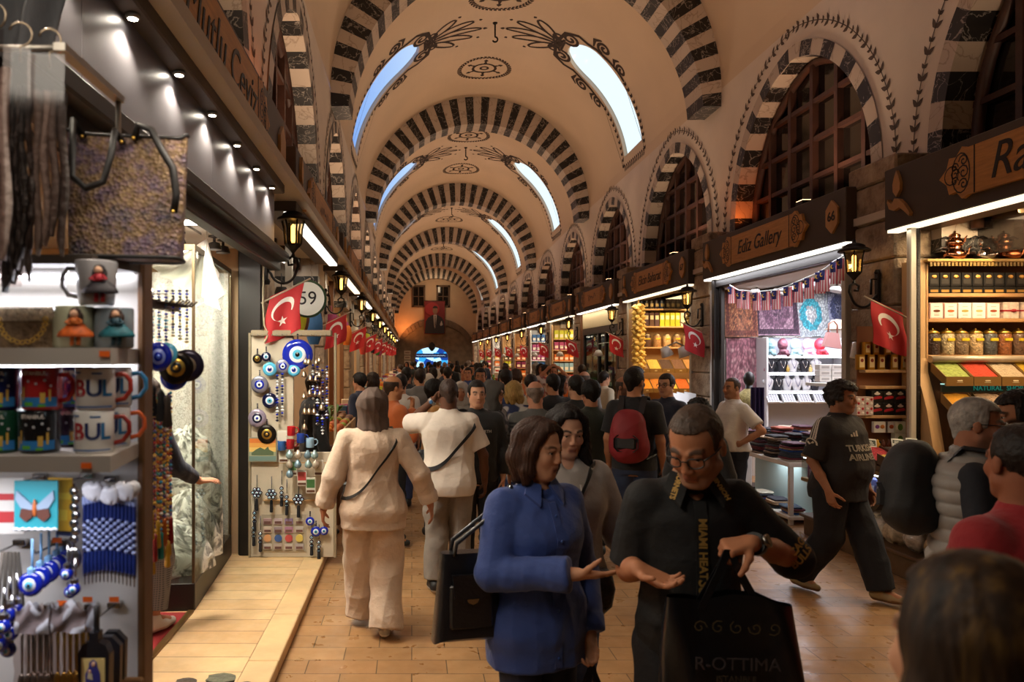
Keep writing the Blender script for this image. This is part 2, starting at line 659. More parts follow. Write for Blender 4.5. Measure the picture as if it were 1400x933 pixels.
def normals(pts):
 o = []
 for i in range(len(pts)):
  t = (pts[min(i+1, len(pts)-1)]-pts[max(i-1, 0)]).normalized()
  o.append(Vector((-t.y, t.x)))
 return o
def window(side, yc, n, lit):
 X = CX+side*RV
 rs = rise(yc)
 sgn = side
 pts = resample(outline(rs), .135)
 if(len(pts)//2)%2==0:
  pass
 nr = normals(pts)
 mb = MB()
 fw = .2
 for i in range(len(pts)-1):
  mb.m = (i//2)%2
  a, b = pts[i], pts[i+1]
  oa, ob = a+nr[i]*fw, b+nr[i+1]*fw
  xi = X-sgn*.015
  g = lambda p, x:(x, yc+p.x, p.y)
  mb.add([g(a, xi), g(b, xi), g(ob, xi), g(oa, xi)], [(0, 1, 2, 3)])
  xb = X+sgn*.38
  mb.add([g(a, xi), g(a, xb), g(b, xb), g(b, xi)], [(0, 1, 2, 3)])
 global NTRIM
 NTRIM+=1
 struct(mb.build('trim_%d'%NTRIM, [M_WHITE, M_BLACK]))
 if yc<40:
  mb = MB()
  fn = lambda u, v:U(side, v, yc+u, .006)
  go = [p+q*.42 for p, q in zip(pts, nr)]
  go = resample([(p.x, p.y)for p in go if p.y>3.7], .125)
  strip(mb, [(p.x, p.y)for p in go], .012, fn)
  gn = normals(go)
  for i in range(1, len(go)-1):
   t = (go[i+1]-go[i-1])
   if i>len(go)//2:
    t = -t
   a = math.atan2(t.y, t.x)
   big = i%2
   leaf(mb, go[i], a+.75, .12 if big else .07, .055 if big else .04, fn)
   leaf(mb, go[i], a-.75, .12 if big else .07, .055 if big else .04, fn)
  NTRIM+=1
  struct(mb.build('trim_%d'%NTRIM, PAINT2))
 fr = MB()
 xf = X+sgn*.3
 def bar(p0, p1, w, d):
  y0, z0, y1, z1 = p0[0], p0[1], p1[0], p1[1]
  if abs(y1-y0)>abs(z1-z0):
   fr.box(xf-d/2, xf+d/2, yc+y0, yc+y1, z0-w/2, z0+w/2)
  else:
   fr.box(xf-d/2, xf+d/2, yc+y0-w/2, yc+y0+w/2, z0, z1)
 top = ZS+rs
 for k in range(-2, 3):
  y = k*.58
  zt = max(h for h in np.linspace(ZS, top, 60)if owin(h, rs)>=abs(y))
  bar((y, 3.25), (y, zt), .075, .09)
 for z in(3.85, 4.38, 4.9, 5.42):
  if z<top-.15:
   w = owin(z, rs)
   bar((-w, z), (w, z), .06, .075)
 bo = [(p.x, p.y)for p in resample(outline(rs, 3.2), .2)]
 fr.tube([(xf, yc+p[0]*.97, p[1]-.03)for p in bo], .07, 4)
 f = fr.build('window_%d'%n, WOOD_D)
 struct(f)
 pb = MB()
 ys = [h for h in np.linspace(ZS, top, 14)]
 pp = [(-WW, 2.9)]+[(-owin(h, rs), h)for h in ys]+[(owin(h, rs), h)for h in ys[::-1][1:]]+[(WW, 2.9)]
 pb.add([(X+sgn*.34, yc+a, b)for a, b in pp], [tuple(range(len(pp)))])
 pb.build('pane', PANE_D if not lit else mat('5a2c12', .15, emit=.5, var=.7, vs=1.2, name='lit_pane'), f)
LITR, LITL = (4, 5, 6, 7, 8), (3, 5)
for k, p in enumerate(RIGHT_P):
 if 1<=k and p+4.6<YEND+.3:
  NWIN+=1
  window(1, p+2.3, NWIN, (k-4)in LITR)
for k, p in enumerate(LEFT_P):
 if 1<=k and p+4.6<YEND+.3:
  NWIN+=1
  window(-1, p+2.4, NWIN, False)
def stone_mat():
 t = NT('old_stone')
 tc = t.n('ShaderNodeTexCoord').outputs['Object']
 n1 = t.n('ShaderNodeTexNoise', Scale=5.0, Detail=8.0, Roughness=.65)
 n2 = t.n('ShaderNodeTexNoise', Scale=28.0, Detail=4.0)
 t.l(tc, n1.inputs['Vector'])
 t.l(tc, n2.inputs['Vector'])
 c = t.ramp(n1.outputs[0], [(.3, '6b5847'), (.5, '9c8770'), (.72, 'b8a58c')])
 t.l(c, t.b.inputs['Base Color'])
 bp = t.n('ShaderNodeBump', Strength=.7, Distance=.03)
 ad = t.n('ShaderNodeMath', _operation='ADD')
 t.l(n1.outputs[0], ad.inputs[0])
 t.l(n2.outputs[0], ad.inputs[1])
 t.l(ad.outputs[0], bp.inputs['Height'])
 t.l(bp.outputs[0], t.b.inputs['Normal'])
 t.b.inputs['Roughness'].default_value = .9
 return t.m
STONE= stone_mat()
for side, piers in((1, RIGHT_P), (-1, LEFT_P)):
 mb = MB()
 for p in piers:
  if not((-1 if side>0 else 4)<p<YEND-.5):
   continue
  z, k = 0, 0
  hw = .4 if side>0 else .2
  p = p if side>0 else p+.62
  while z<3.95:
   h = [.42, .36, .48, .4][k%4]
   h = min(h, 3.98-z)
   x0, x1 = (4.86, XR+.15)if side>0 else(XL-.25, -1.36)
   j = .008*math.sin(k*2.3+p)
   mb.box(x0+j, x1+j, p-hw+j, p+hw+j, z, z+h-.008, .02)
   z+=h
   k+=1
 struct(mb.build('pillar_%s'%('right' if side>0 else 'left'), STONE))
SHOPW= mat('a98a68', .8, var=.06, vs=2, name='shop_wall')
for side, piers, nm in((1, RIGHT_P, 'right'), (-1, LEFT_P, 'left')):
 mb = MB()
 xa = XR+.15 if side>0 else XL-.15
 xb = 7.7 if side>0 else-3.9
 lo, hi = min(xa, xb), max(xa, xb)
 mb.box(*((xb, xb+.1)if side>0 else(xb-.1, xb)), YBACK, YEND, 0, 3.42)
 for p in piers:
  if YBACK<p<YEND:
   q = p if side>0 else p+.5
   mb.box(lo, hi, q-.1, q+.1, 0, 3.42)
 struct(mb.build('wall_shop_backs_'+nm, SHOPW))
 mb = MB()
 mb.box(lo-.55, hi+.55, YBACK, YEND, 3.34, 3.42)
 struct(mb.build('ceiling_shops_'+nm, mat('cbbfae', .8)))
def tile_mat(w, h, c1, c2, mortar, rough, offs=.5):
 t = NT('stone_tiles')
 g = t.n('ShaderNodeNewGeometry')
 br = t.n('ShaderNodeTexBrick', Scale=1.0, _offset=offs)
 br.inputs['Brick Width'].default_value = w
 br.inputs['Row Height'].default_value = h
 br.inputs['Mortar Size'].default_value = .0035
 br.inputs['Mortar Smooth'].default_value = .3
 br.inputs['Color1'].default_value = lin(c1)+[1]
 br.inputs['Color2'].default_value = lin(c2)+[1]
 br.inputs['Mortar'].default_value = lin(mortar)+[1]
 t.l(g.outputs['Position'], br.inputs['Vector'])
 nz = t.n('ShaderNodeTexNoise', Scale=3.0, Detail=6.0, Roughness=.6)
 t.l(g.outputs['Position'], nz.inputs['Vector'])
 mr = t.n('ShaderNodeMapRange', i1=.25, i2=.75, i3=.72, i4=1.2)
 t.l(nz.outputs[0], mr.inputs[0])
 mx = t.n('ShaderNodeMix', _data_type='RGBA', _blend_type='MULTIPLY')
 mx.inputs[0].default_value = 1
 t.l(br.outputs[0], mx.inputs[6])
 t.l(mr.outputs[0], mx.inputs[7])
 t.l(mx.outputs[2], t.b.inputs['Base Color'])
 n2 = t.n('ShaderNodeTexNoise', Scale=9.0, Detail=4.0)
 t.l(g.outputs['Position'], n2.inputs['Vector'])
 r2 = t.n('ShaderNodeMapRange', i1=.3, i2=.7, i3=rough-.1, i4=rough+.16)
 t.l(n2.outputs[0], r2.inputs[0])
 t.l(r2.outputs[0], t.b.inputs['Roughness'])
 bp = t.n('ShaderNodeBump', Strength=.35, Distance=.01)
 sb = t.n('ShaderNodeMath', _operation='SUBTRACT')
 t.l(nz.outputs[0], sb.inputs[0])
 t.l(br.outputs['Fac'], sb.inputs[1])
 t.l(sb.outputs[0], bp.inputs['Height'])
 t.l(bp.outputs[0], t.b.inputs['Normal'])
 return t.m
mb= MB()
mb.box(-1.0, 8.2, YBACK, 70, -.2, 0)
struct(mb.build('floor', tile_mat(.43, .2, '99714a', 'aa8359', '46301c', .34)))
mb= MB()
mb.box(-4.0, -1.0, YBACK, YEND, -.2, .08)
mb.box(-1.0, -.985, YBACK, YEND, 0, .08)
struct(mb.build('floor_platform', tile_mat(1.9, .212, 'cda677', 'd8b98c', '5c4226', .5, 0)))
mb= MB()
y= YBACK
k= 0
while y<YEND:
 ln = [.95, 1.25, .8, 1.1][k%4]
 mb.box(-.985, -.8, y, y+ln-.006, 0, .081, .006)
 y+=ln
 k+=1
struct(mb.build('trim_curb', mat('cfae80', .5, var=.14, vs=4, bump=.1, bs=20)))
mb= MB()
yw= YEND
zt= zcf(58.35)+RV
GW, GZ = 1.33, 2.05
def arch_hole(mb, x0, x1, z0, z1, cx, w, zs, rz, y, n=20):
 top = [(cx-w*math.cos(PI*i/n), zs+rz*math.sin(PI*i/n))for i in range(n+1)]
 mb.add([(x0, y, z0), (cx-w, y, z0), (cx-w, y, zs), (x0, y, zs)], [(0, 1, 2, 3)])
 mb.add([(cx+w, y, z0), (x1, y, z0), (x1, y, zs), (cx+w, y, zs)], [(0, 1, 2, 3)])
 for i in range(n):
  a, b = top[i], top[i+1]
  mb.add([(a[0], y, a[1]), (b[0], y, b[1]), (b[0], y, z1), (a[0], y, z1)], [(0, 1, 2, 3)])
 mb.add([(x0, y, zs), (cx-w, y, zs), (cx-w, y, z1), (x0, y, z1)], [(0, 1, 2, 3)])
 mb.add([(cx+w, y, zs), (x1, y, zs), (x1, y, z1), (cx+w, y, z1)], [(0, 1, 2, 3)])
 for i in range(n):
  a, b = top[i], top[i+1]
  mb.add([(a[0], y, a[1]), (b[0], y, b[1]), (b[0], y+.6, b[1]), (a[0], y+.6, a[1])], [(0, 1, 2, 3)])
 for sx in(-1, 1):
  mb.add([(cx+sx*w, y, z0), (cx+sx*w, y+.6, z0), (cx+sx*w, y+.6, zs), (cx+sx*w, y, zs)], [(0, 1, 2, 3)])
GX= 1.63
arch_hole(mb, XL-.3, XR+.3, 0, zt+.3, GX, GW, GZ, .75, yw)
struct(mb.build('wall_back', mat('bda184', .85, var=.06, vs=1.2)))
mb= MB()
pts= [(CX+3.25*math.cos(PI*i/24), 2.2+2.9*math.sin(PI*i/24))for i in range(25)]
poly= pts
gate= [(GX-GW*math.cos(PI*i/16), GZ+.75*math.sin(PI*i/16))for i in range(17)]
for i in range(24):
 a, b = pts[i], pts[i+1]
 def inner(p):
  q = min(gate, key=lambda g:(g[0]-(GX+(p[0]-CX)*.41))**2+.0*g[1])
  return q
 ia, ib = inner(a), inner(b)
 mb.add([(a[0], yw-.05, a[1]), (ia[0], yw-.05, ia[1]), (ib[0], yw-.05, ib[1]), (b[0], yw-.05, b[1])], [(0, 1, 2, 3)])
for sx in(-1, 1):
 a, g = CX+sx*3.25, GX+sx*GW
 mb.add([(a, yw-.05, 0), (g, yw-.05, 0), (g, yw-.05, GZ), (a, yw-.05, 2.2)], [(0, 1, 2, 3)])
struct(mb.build('wall_gate_stone', mat('6f5e4b', .9, var=.25, vs=2.5, bump=.4, bs=14)))
mb= MB()
for i in range(28):
 a, b = PI*(i+.04)/28, PI*(i+.96)/28
 def pr(r1, r2, a):
  return(CX+r1*math.cos(a), 2.2+r2*math.sin(a))
 q = [pr(3.3, 2.95, a), pr(3.3, 2.95, b), pr(2.95, 2.45, b), pr(2.95, 2.45, a)]
 mb.prism(q, yw-.16, yw-.04)
NTRIM+=1
struct(mb.build('trim_%d'%NTRIM, mat('6a5848', .9, var=.2, vs=3)))
for xx in(0.55, 2.55):
 NWIN+=1
 mb = MB()
 z0, z1, hw = 6.05, 7.85, .55
 mb.box(xx-hw, xx-hw+.14, yw-.08, yw+.02, z0, z1)
 mb.box(xx+hw-.14, xx+hw, yw-.08, yw+.02, z0, z1)
 mb.box(xx-hw, xx+hw, yw-.08, yw+.02, z0, z0+.14)
 mb.box(xx-hw, xx+hw, yw-.08, yw+.02, z1-.14, z1)
 mb.box(xx-.03, xx+.03, yw-.05, yw, z0, z1)
 mb.box(xx-hw, xx+hw, yw-.05, yw, 6.9, 6.96)
 f = struct(mb.build('window_%d'%NWIN, mat('5b4636', .8)))
 pb = MB()
 pb.add([(xx-hw, yw-.02, z0), (xx+hw, yw-.02, z0), (xx+hw, yw-.02, z1), (xx-hw, yw-.02, z1)], [(0, 1, 2, 3)])
 pb.build('pane', PANE_D, f)
st= NT('lit_shopfront')
tcn= st.n('ShaderNodeTexCoord').outputs['Object']
vo= st.n('ShaderNodeTexVoronoi', Scale=2.2, _feature='F1')
st.l(tcn, vo.inputs['Vector'])
cc= st.ramp(vo.outputs['Color'], [(.2, '123c8c'), (.5, '2f9fe0'), (.7, 'bfe6f5'), (.85, '7a2f8f')], 'CONSTANT')
st.l(cc, st.b.inputs['Base Color'])
st.l(cc, st.b.inputs['Emission Color'])
st.b.inputs['Emission Strength'].default_value = .8
mb= MB()
mb.box(-1.5, 5, 64, 64.1, 0, 4.2)
o= mb.build('shop_facade', st.m)
tag(o, 'blue lit shop front out in the street beyond the far gateway', 'shop front')
mb= MB()
mb.box(.2, 3.2, 62.5, 62.6, 1.95, 2.3)
t= mb.build('gate_signboard', mat('16264f', .5, emit=.4))
tag(t, 'dark blue signboard with pale lettering across the far gateway', 'sign')
mb= MB()
strip(mb, [(.4+.05*i, 2.12+.05*math.sin(i*2.1)*math.cos(i*.7))for i in range(50)], .03, lambda u, v:(u, 62.48, v))
mb.build('lettering', mat('c8dcf0', .5, emit=.6), t)
mb= MB()
mb.lathe([(.05, .55), (.22, .4), (.26, .05), (.1, -.15), (.0, -.2)], 8)
o= mb.build('gate_lantern', mat('14100e', .5), loc=(1.63, yw-.36, 2.65))
tag(o, 'dark lantern hanging at the top of the far gateway arch', 'lantern')
bt= thing('portrait_banner', 'tall red banner with a man in a dark suit hanging on the far end wall', 'banner', (1.85, yw-.3, 0))
mb= MB()
zb0, zb1, hb = 3.85, 6.55, .83
mb.grid(lambda u, v:(-hb+2*hb*u, .03*math.sin(u*7+v*3), zb0+(zb1-zb0)*v), 12, 12)
mb.build('banner_cloth', mat('6d1a1c', .7), bt)
mb= MB()
mb.add([(x, -.06, z)for x, z in arc2(-.2, 5.9, .58, .52, 0, 2*PI, 24)[:-1]], [tuple(range(24))])
mb.m = 1
suit= [(-.8, 3.9), (-.72, 4.9), (-.5, 5.2), (-.12, 5.42), (.2, 5.42), (.58, 5.2), (.75, 4.9), (.8, 3.9)]
mb.add([(x, -.07, z)for x, z in suit], [tuple(range(len(suit)))])
mb.m = 2
mb.add([(x, -.08, z)for x, z in((-.1, 5.42), (.18, 5.42), (.1, 4.6), (.02, 4.3), (-.04, 4.6))], [(0, 1, 2, 3, 4)])
mb.add([(x, -.08, z)for x, z in((.42, 4.62), (.56, 4.95), (.66, 4.6), (.5, 4.5))], [(0, 1, 2, 3)])
mb.m = 3
mb.add([(x, -.075, z)for x, z in arc2(.04, 5.78, .2, .33, 0, 2*PI, 20)[:-1]], [tuple(range(20))])
mb.m = 4
mb.add([(x, -.08, z)for x, z in arc2(.05, 5.9, .22, .24, .2, PI-.2, 12)], [tuple(range(13))])
mb.add([(x, -.085, z)for x, z in((.01, 5.35), (.07, 5.35), (.09, 4.6), (.04, 4.4), (.0, 4.6))], [(0, 1, 2, 3, 4)])
mb.build('portrait', [mat('8e2226', .7), mat('1b1a22', .7), mat('a59c96', .7), mat('7d5a48', .7), mat('1f1714', .7)], bt)
mb= MB()
mb.tube([(-.9, 0, zb1), (.9, 0, zb1)], .03, 6)
mb.build('rod', mat('3a2c22', .5), bt)
for i, z in enumerate((2.35, 1.95, 1.55)):
 mb = MB()
 mb.box(-.62, -.1, yw-.09, yw-.05, z-.16, z+.16)
 mb.m = 1
 mb.box(-.54, -.18, yw-.095, yw-.09, z-.06, z+.06)
 o = mb.build('wall_notice', [mat('b9a68e', .7), mat('8a6a55', .7)])
 tag(o, '%s of three pale notices on the stone left of the far gateway'%['topmost', 'middle', 'lowest'][i], 'notice')
mb= MB()
mb.box(-4.2, 8, YBACK-.1, YBACK, 0, 10.5)
struct(mb.build('wall_unseen_cap', mat('6b5a49', .9)))  # unseen end cap behind the camera, added to keep sky light out
FASC= mat('45392f', .55, var=.08, vs=2, name='fascia_paint')
FASC_L= mat('50453c', .5, var=.08, vs=2, name='fascia_paint_light')
WOODS= mat('bd8748', .5, bump=.12, bs=14, var=.16, vs=5, name='sign_wood', stretch=(1, 6, 9))
WOODS2= mat('b98a52', .5, bump=.1, bs=14, var=.12, vs=5, name='carved_wood')
INK= mat('17100b', .5, name='sign_ink')
IRON= mat('211a15', .45, .6, bump=.1, bs=40, name='iron')
STRIPL= mat('fff0d0', .4, emit=1.1, name='light_strip')
STRIPW= mat('fff8ea', .4, emit=1.5, name='light_strip_white')
CHROME= mat('b9b6b0', .2, 1, name='polished_metal')
ALU= mat('a19a90', .4, .8, name='aluminium')
DARKF= mat('231e1b', .4, .3, name='dark_frame')
GLASS= glass()
OAK= mat('b98c5c', .5, bump=.08, bs=12, var=.12, vs=3, stretch=(1, 1, 8), name='oak')
OAKP= mat('c7a071', .5, bump=.08, bs=12, var=.1, vs=3, stretch=(8, 1, 1), name='pale_oak')
WALN= mat('6b4427', .5, bump=.08, bs=12, var=.18, vs=3, stretch=(8, 1, 1), name='walnut')
WHITE= mat('e6e2da', .5, name='white_paint')
GOLD= mat('c9a24a', .3, .9, name='gold')
SILV= mat('c8c6c4', .22, 1, name='silver')
COPPER= mat('c4764d', .22, 1, bump=.05, bs=30, name='copper')
BLACKP= mat('15130f', .4, name='black_paper')
def emblem(parent, x, z, y):
 mb = MB()
 fl = [(0, .0), (-.05, .06), (-.055, .13), (-.03, .2), (0, .26), (.03, .2), (.055, .13), (.05, .06)]
 mb.prism([(x+a, z+b)for a, b in fl], y-.03, y)
 hand = [(-.13, -.03), (-.1, -.1), (-.03, -.13), (.05, -.11), (.12, -.16), (.19, -.22), (.2, -.19), (.12, -.09), (.05, -.03), (-.02, -.01), (-.06, -.06), (-.1, -.03), (-.12, .0)]
 mb.prism([(x+a, z+b)for a, b in hand], y-.035, y)
 mb.build('emblem', WOODS2, parent)
 mb = MB()
 mb.prism([(x+a*.45, z+.06+b*.5)for a, b in fl], y-.034, y-.03)
 return mb
def scroll_end(mb, x, z, sg, hh, y):
 fn = lambda u, v:(x+sg*u, y, z+v)
 for cy, r in((.0, .07), (.5, .055), (-.5, .055)):
  strip(mb, spiral(.1, cy*hh, r, 1.4, 0, 1, 12), .014, fn)
  strip(mb, spiral(.2, cy*hh*.6, r*.8, 1.4, PI, -1, 12), .012, fn)
 strip(mb, arc2(.13, 0, .1, hh*.85, 0, 2*PI, 16), .013, fn)
 strip(mb, arc2(.24, 0, .08, hh*.4, 0, 2*PI, 14), .012, fn)
def fascia(side, yc, L, txt, num, label, squig=False, z0=3.18, h=.6, near_detail=True, strip_m=None, size=.3, sh=.3):
 x = 4.75 if side>0 else-1.06
 t = thing('shop_fascia', label, 'shop sign', (x, yc, z0), -PI/2 if side>0 else PI/2, 'fascias over the shop fronts')
 mb = MB()
 mb.box(-L/2, L/2, 0, .46 if side>0 else .32, 0, h, .008)
 mb.build('fascia_box', FASC if side>0 else FASC_L, t)
 zc = h*.52
 hb = .2
 bl = 1.1
 mb = MB()
 out = [(-bl+.25, -hb), (bl-.25, -hb)]
 end = [(bl-.2, -hb), (bl-.13, -hb*1.12), (bl-.06, -hb*.75), (bl+.02, -hb*.8), (bl+.05, -hb*.35), (bl+.14, 0)]
 r = end+[(a, -b)for a, b in end[:-1][::-1]]
 poly = r+[(-a, b)for a, b in r[::-1]]
 mb.prism([(a, zc+b)for a, b in poly], -.035, 0)
 sb = mb.build('sign_board', WOODS, t)
 for sg in(1, -1):
  mb = MB()
  scroll_end(mb, sg*(bl-.25), zc, sg, hb, -.037)
  mb.box(sg*(bl-.27)-.006, sg*(bl-.27)+.006, -.038, -.034, zc-hb, zc+hb)
  mb.build('scrollwork', INK, sb)
 if squig:
  mb = MB()
  rn = random.Random(num)
  fn = lambda u, v:(u, -.038, zc+v)
  pts, u = [], -.42
  while u<.42:
   pts.append((u, rn.uniform(-.07, .09)))
   u+=.045
  strip(mb, pts, .028, fn)
  mb.build('lettering', INK, sb)
 else:
  text(txt, size, INK, 'lettering', sb, (0, -.038, zc-.005), shear=sh, sx=.92)
 px = L/2-.24 if side>0 else L/2-.2
 mb = MB()
 d = [(0, -.19), (.06, -.14), (.115, -.09), (.115, .09), (.06, .14), (0, .19), (-.06, .14), (-.115, .09), (-.115, -.09), (-.06, -.14)]
 mb.prism([(px+a, zc+b)for a, b in d], -.025, 0)
 pq = mb.build('number_plaque', WOODS2, t)
 if num and near_detail:
  text(str(num), .15, INK, 'lettering', pq, (px, -.028, zc), bold=.002)
 emblem(t, -L/2+.22, zc-.02, 0)
 if strip_m!=0:
  mb = MB()
  mb.box(-L/2+.03, L/2-.03, .01, .12, -.03, -.001)
  mb.build('light_strip', strip_m or STRIPL, t)
 return t
def make_lantern():
 t = thing('wall_lantern', 'x', 'lantern', (0, 0, 0), 0, 'lanterns on the piers')
 mb = MB()
 mb.cbox((.015, 0, 0), (.03, .07, .34), .008)
 mb.lathe([(.022, -.2), (.03, -.17), (.02, -.15)], 8, (.02, 0, 0))
 mb.lathe([(.02, .15), (.03, .17), (.018, .2)], 8, (.02, 0, 0))
 mb.build('wall_plate', IRON, t)
 mb = MB()
 pts = [(.02, 0, -.06)]+[(.05+.14*(1-math.cos(a))*.85, 0, -.06-.13*math.sin(a))for a in np.linspace(.3, PI*.85, 10)]
 pts+=[(.31, 0, -.03), (.3, 0, .04), (.25, 0, .06), (.21, 0, .03), (.22, 0, -.02), (.26, 0, -.015)]
 mb.tube(pts, .013, 6)
 mb.tube([(.03, 0, .1), (.08, 0, .1), (.085, 0, -.06)], .012, 6)
 mb.build('bracket', IRON, t)
 mb = MB()
 cx = .26
 c0 = .06
 mb.lathe([(.0, c0-.02), (.02, c0), (.012, c0+.03), (.035, c0+.06), (.075, c0+.1), (.08, c0+.115)], 6, (cx, 0, 0))
 for k in range(6):
  a = PI/3*k
  c, s_ = math.cos(a), math.sin(a)
  mb.tube([(cx+.075*c, .075*s_, c0+.11), (cx+.085*c, .085*s_, c0+.25), (cx+.105*c, .105*s_, c0+.33)], .008, 4)
 mb.build('cage', IRON, t)
 mb = MB()
 mb.lathe([(.15, c0+.325), (.155, c0+.34), (.13, c0+.36), (.105, c0+.365), (.1, c0+.39), (.06, c0+.41), (.02, c0+.42), (.015, c0+.45), (.0, c0+.46)], 12, (cx, 0, 0))
 mb.build('cap', IRON, t)
 mb = MB()
 mb.lathe([(.07, c0+.115), (.08, c0+.25), (.098, c0+.325)], 6, (cx, 0, 0), False)
 mb.build('lantern_glass', glass('f2e2c0', .1, .05, .85), t)
 mb = MB()
 mb.lathe([(.012, c0+.11), (.02, c0+.15), (.02, c0+.28), (.0, c0+.3)], 8, (cx, 0, 0))
 mb.build('bulb', mat('ffc060', .4, emit=7, name='warm_bulb'), t)
 return t
LANT= make_lantern()
LANT_USED= [False]
def lantern(side, y, label, z=2.62, x=None):
 x = x if x is not None else(4.855 if side>0 else-1.355)
 rz = PI if side>0 else 0
 if not LANT_USED[0]:
  LANT_USED[0] = True
  LANT.location = (x, y, z)
  LANT.rotation_euler.z = rz
  LANT['label'] = label
  return LANT
 return dup(LANT, (x, y, z), label, rz)
RED= mat('b3141c', .7, sheen=.3, name='flag_red')
FWH= mat('e8ddd5', .7, name='flag_white')
def flag_mesh(seed, w=.31, h=.43):
 ph = seed*1.7
 def top(u):
  return Vector((.05+u*w, 0, .03+.14*u/1.0*w/.31+.01))
 def fn(u, v, off=0):
  p = top(u)
  sag = .05*math.sin(PI*u)*v
  y = .025*math.sin(u*9+ph+v*2)*v+off
  return(p.x-.06*v*(1-u)*.3-.03*v+.012*math.sin(v*6+ph), y, p.z-v*h-sag*.3)
 return fn
def make_flag(seed):
 t = thing('turkish_flag', 'x', 'flag', (0, 0, 0), 0, 'red flags on poles along the piers')
 mb = MB()
 mb.tube([(-.02, 0, -.02), (.43, 0, .205)], .009, 6)
 mb.build('pole', mat('b7a892', .4, .3, name='flag_pole'), t)
 fn = flag_mesh(seed)
 mb = MB()
 mb.grid(lambda u, v:fn(u, v, .004), 12, 12)
 mb.grid(lambda u, v:fn(u, v, -.004), 12, 12, True, True)
 cl = mb.build('cloth', RED, t)
 mb = MB()
 for off in(-.0065, .0065):
  g = lambda a, b:fn(.5+a/.31, .48-b/.43, off)
  n = 22
  o, i_ = [], []
  for k in range(n+1):
   a = R(62)+R(296)*k/n+R(-90)
   o.append((.1*math.cos(a), .1*math.sin(a)+.03))
   b = R(75)+R(270)*k/n+R(-90)
   i_.append((.08*math.cos(b), .08*math.sin(b)+.008))
  mb.add([g(*p)for p in o]+[g(*p)for p in i_], [(k, k+1, n+2+k, n+1+k)for k in range(n)])
  st_ = []
  for k in range(10):
   a = PI/2+PI*k/5
   rr = .045 if k%2==0 else .018
   st_.append((rr*math.cos(a), rr*math.sin(a)-.075))
  mb.add([g(*p)for p in st_]+[g(0, -.075)], [(k, (k+1)%10, 10)for k in range(10)])
 mb.build('crescent_and_star', FWH, cl)
 return t
FLAGS= [make_flag(i)for i in range(3)]
FLAG_N= [0]
def flag(side, y, label, z=2.3, x=None, rz=None):
 x = x if x is not None else(4.85 if side>0 else-1.35)
 rz = rz if rz is not None else(PI if side>0 else 0)
 i = FLAG_N[0]
 FLAG_N[0]+=1
 if i<3:
  f = FLAGS[i]
  f.location = (x, y, z)
  f.rotation_euler.z = rz
  f['label'] = label
  return f
 return dup(FLAGS[i%3], (x, y, z), label, rz)
RN= {-1:'copper teapot shop', 0:'rug shop 66', 1:'garlic string shop', 2:'ribbed panel shop', 3:'sweet shop'}
for k in range(4, 12):
 RN[k] = '%s right shop'%ORD[k+1]
LN= {0:'bedding shop', 1:'59 shop'}
for k in range(2, 13):
 LN[k] = '%s left shop'%ORD[k]
fascia(1, 5.3, 4.1, 'Ramazan', 0, 'dark fascia with a carved wooden board lettered Ramazan above the copper teapots', size=.41)
fascia(1, 9.975, 3.95, 'Ediz Gallery', 66, 'dark fascia with wooden board lettered Ediz Gallery and plaque 66', size=.28, strip_m=STRIPW)
fascia(1, 14.55, 3.95, 'Elicin Baharat', 67, 'dark fascia lettered Elicin Baharat over the garlic strings', size=.27)
for k in range(2, 11):
 fascia(1, 7.75+4.6*k+2.2, 3.95, '', k, 'dark fascia with small wooden board over the '+RN[k], True, near_detail=False, strip_m=STRIPL if k%2 else STRIPW)
fascia(-1, 4.05, 4.1, 'Mutlu Çeyiz', 0, 'grey fascia with a long wooden board lettered Mutlu Çeyiz', z0=3.27, h=.6, size=.34, strip_m=0)
for k in range(1, 12):
 fascia(-1, 6.4+4.6*(k-1)+2.2, 3.8, '', 50+k, 'grey fascia with small wooden board over the '+LN[k], True, z0=3.25, near_detail=False, strip_m=STRIPW if k%2 else STRIPL)
for k in range(0, 10):
 y = 7.6+4.6*k
 w_ = ['between the teapot shop and the rug shop', 'between the rug shop and the garlic shop', 'past the garlic strings, beside the ribbed cream panel'][k]if k<3 else 'on the %s pier down the right side'%ORD[k]
 lantern(1, y, 'black iron wall lantern '+w_, z=2.62)
 flag(1, y-(.12 if k else .45), 'red Turkish flag on a short pole '+w_, z=2.3)
for k in range(0, 10):
 y = 6.75+4.6*k
 w_ = 'on the %s pier down the left side'%ORD[k]if k else 'in front of the round 59 sign'
 lantern(-1, y, 'black iron wall lantern '+w_, z=2.78)
 flag(-1, y-.1, 'red Turkish flag on a short pole '+w_, z=2.42)
def item_box(name, w, d, h, col, lab=None, lab2=None, rough=.45):
 mb = MB()
 mb.box(-w/2, w/2, -d/2, d/2, 0, h, min(w, d, h)*.04)
 if lab:
  mb.m = 1
  mb.box(-w*.36, w*.36, -d/2-.002, -d/2, h*.18, h*.55)
 if lab2:
  mb.m = 2
  mb.lathe([(0, 0), (w*.26, 0), (w*.26, .002), (0, .002)], 10)
  for i in range(len(mb.v)-40, len(mb.v)):
   x, y, z = mb.v[i]
   mb.v[i] = (x, -d/2-.001-z, h*.7+y*.7)
 return mb.mesh(name, [mat(col, rough)]+([mat(lab, .5)]if lab else[])+([mat(lab2, .5)]if lab2 else[]))
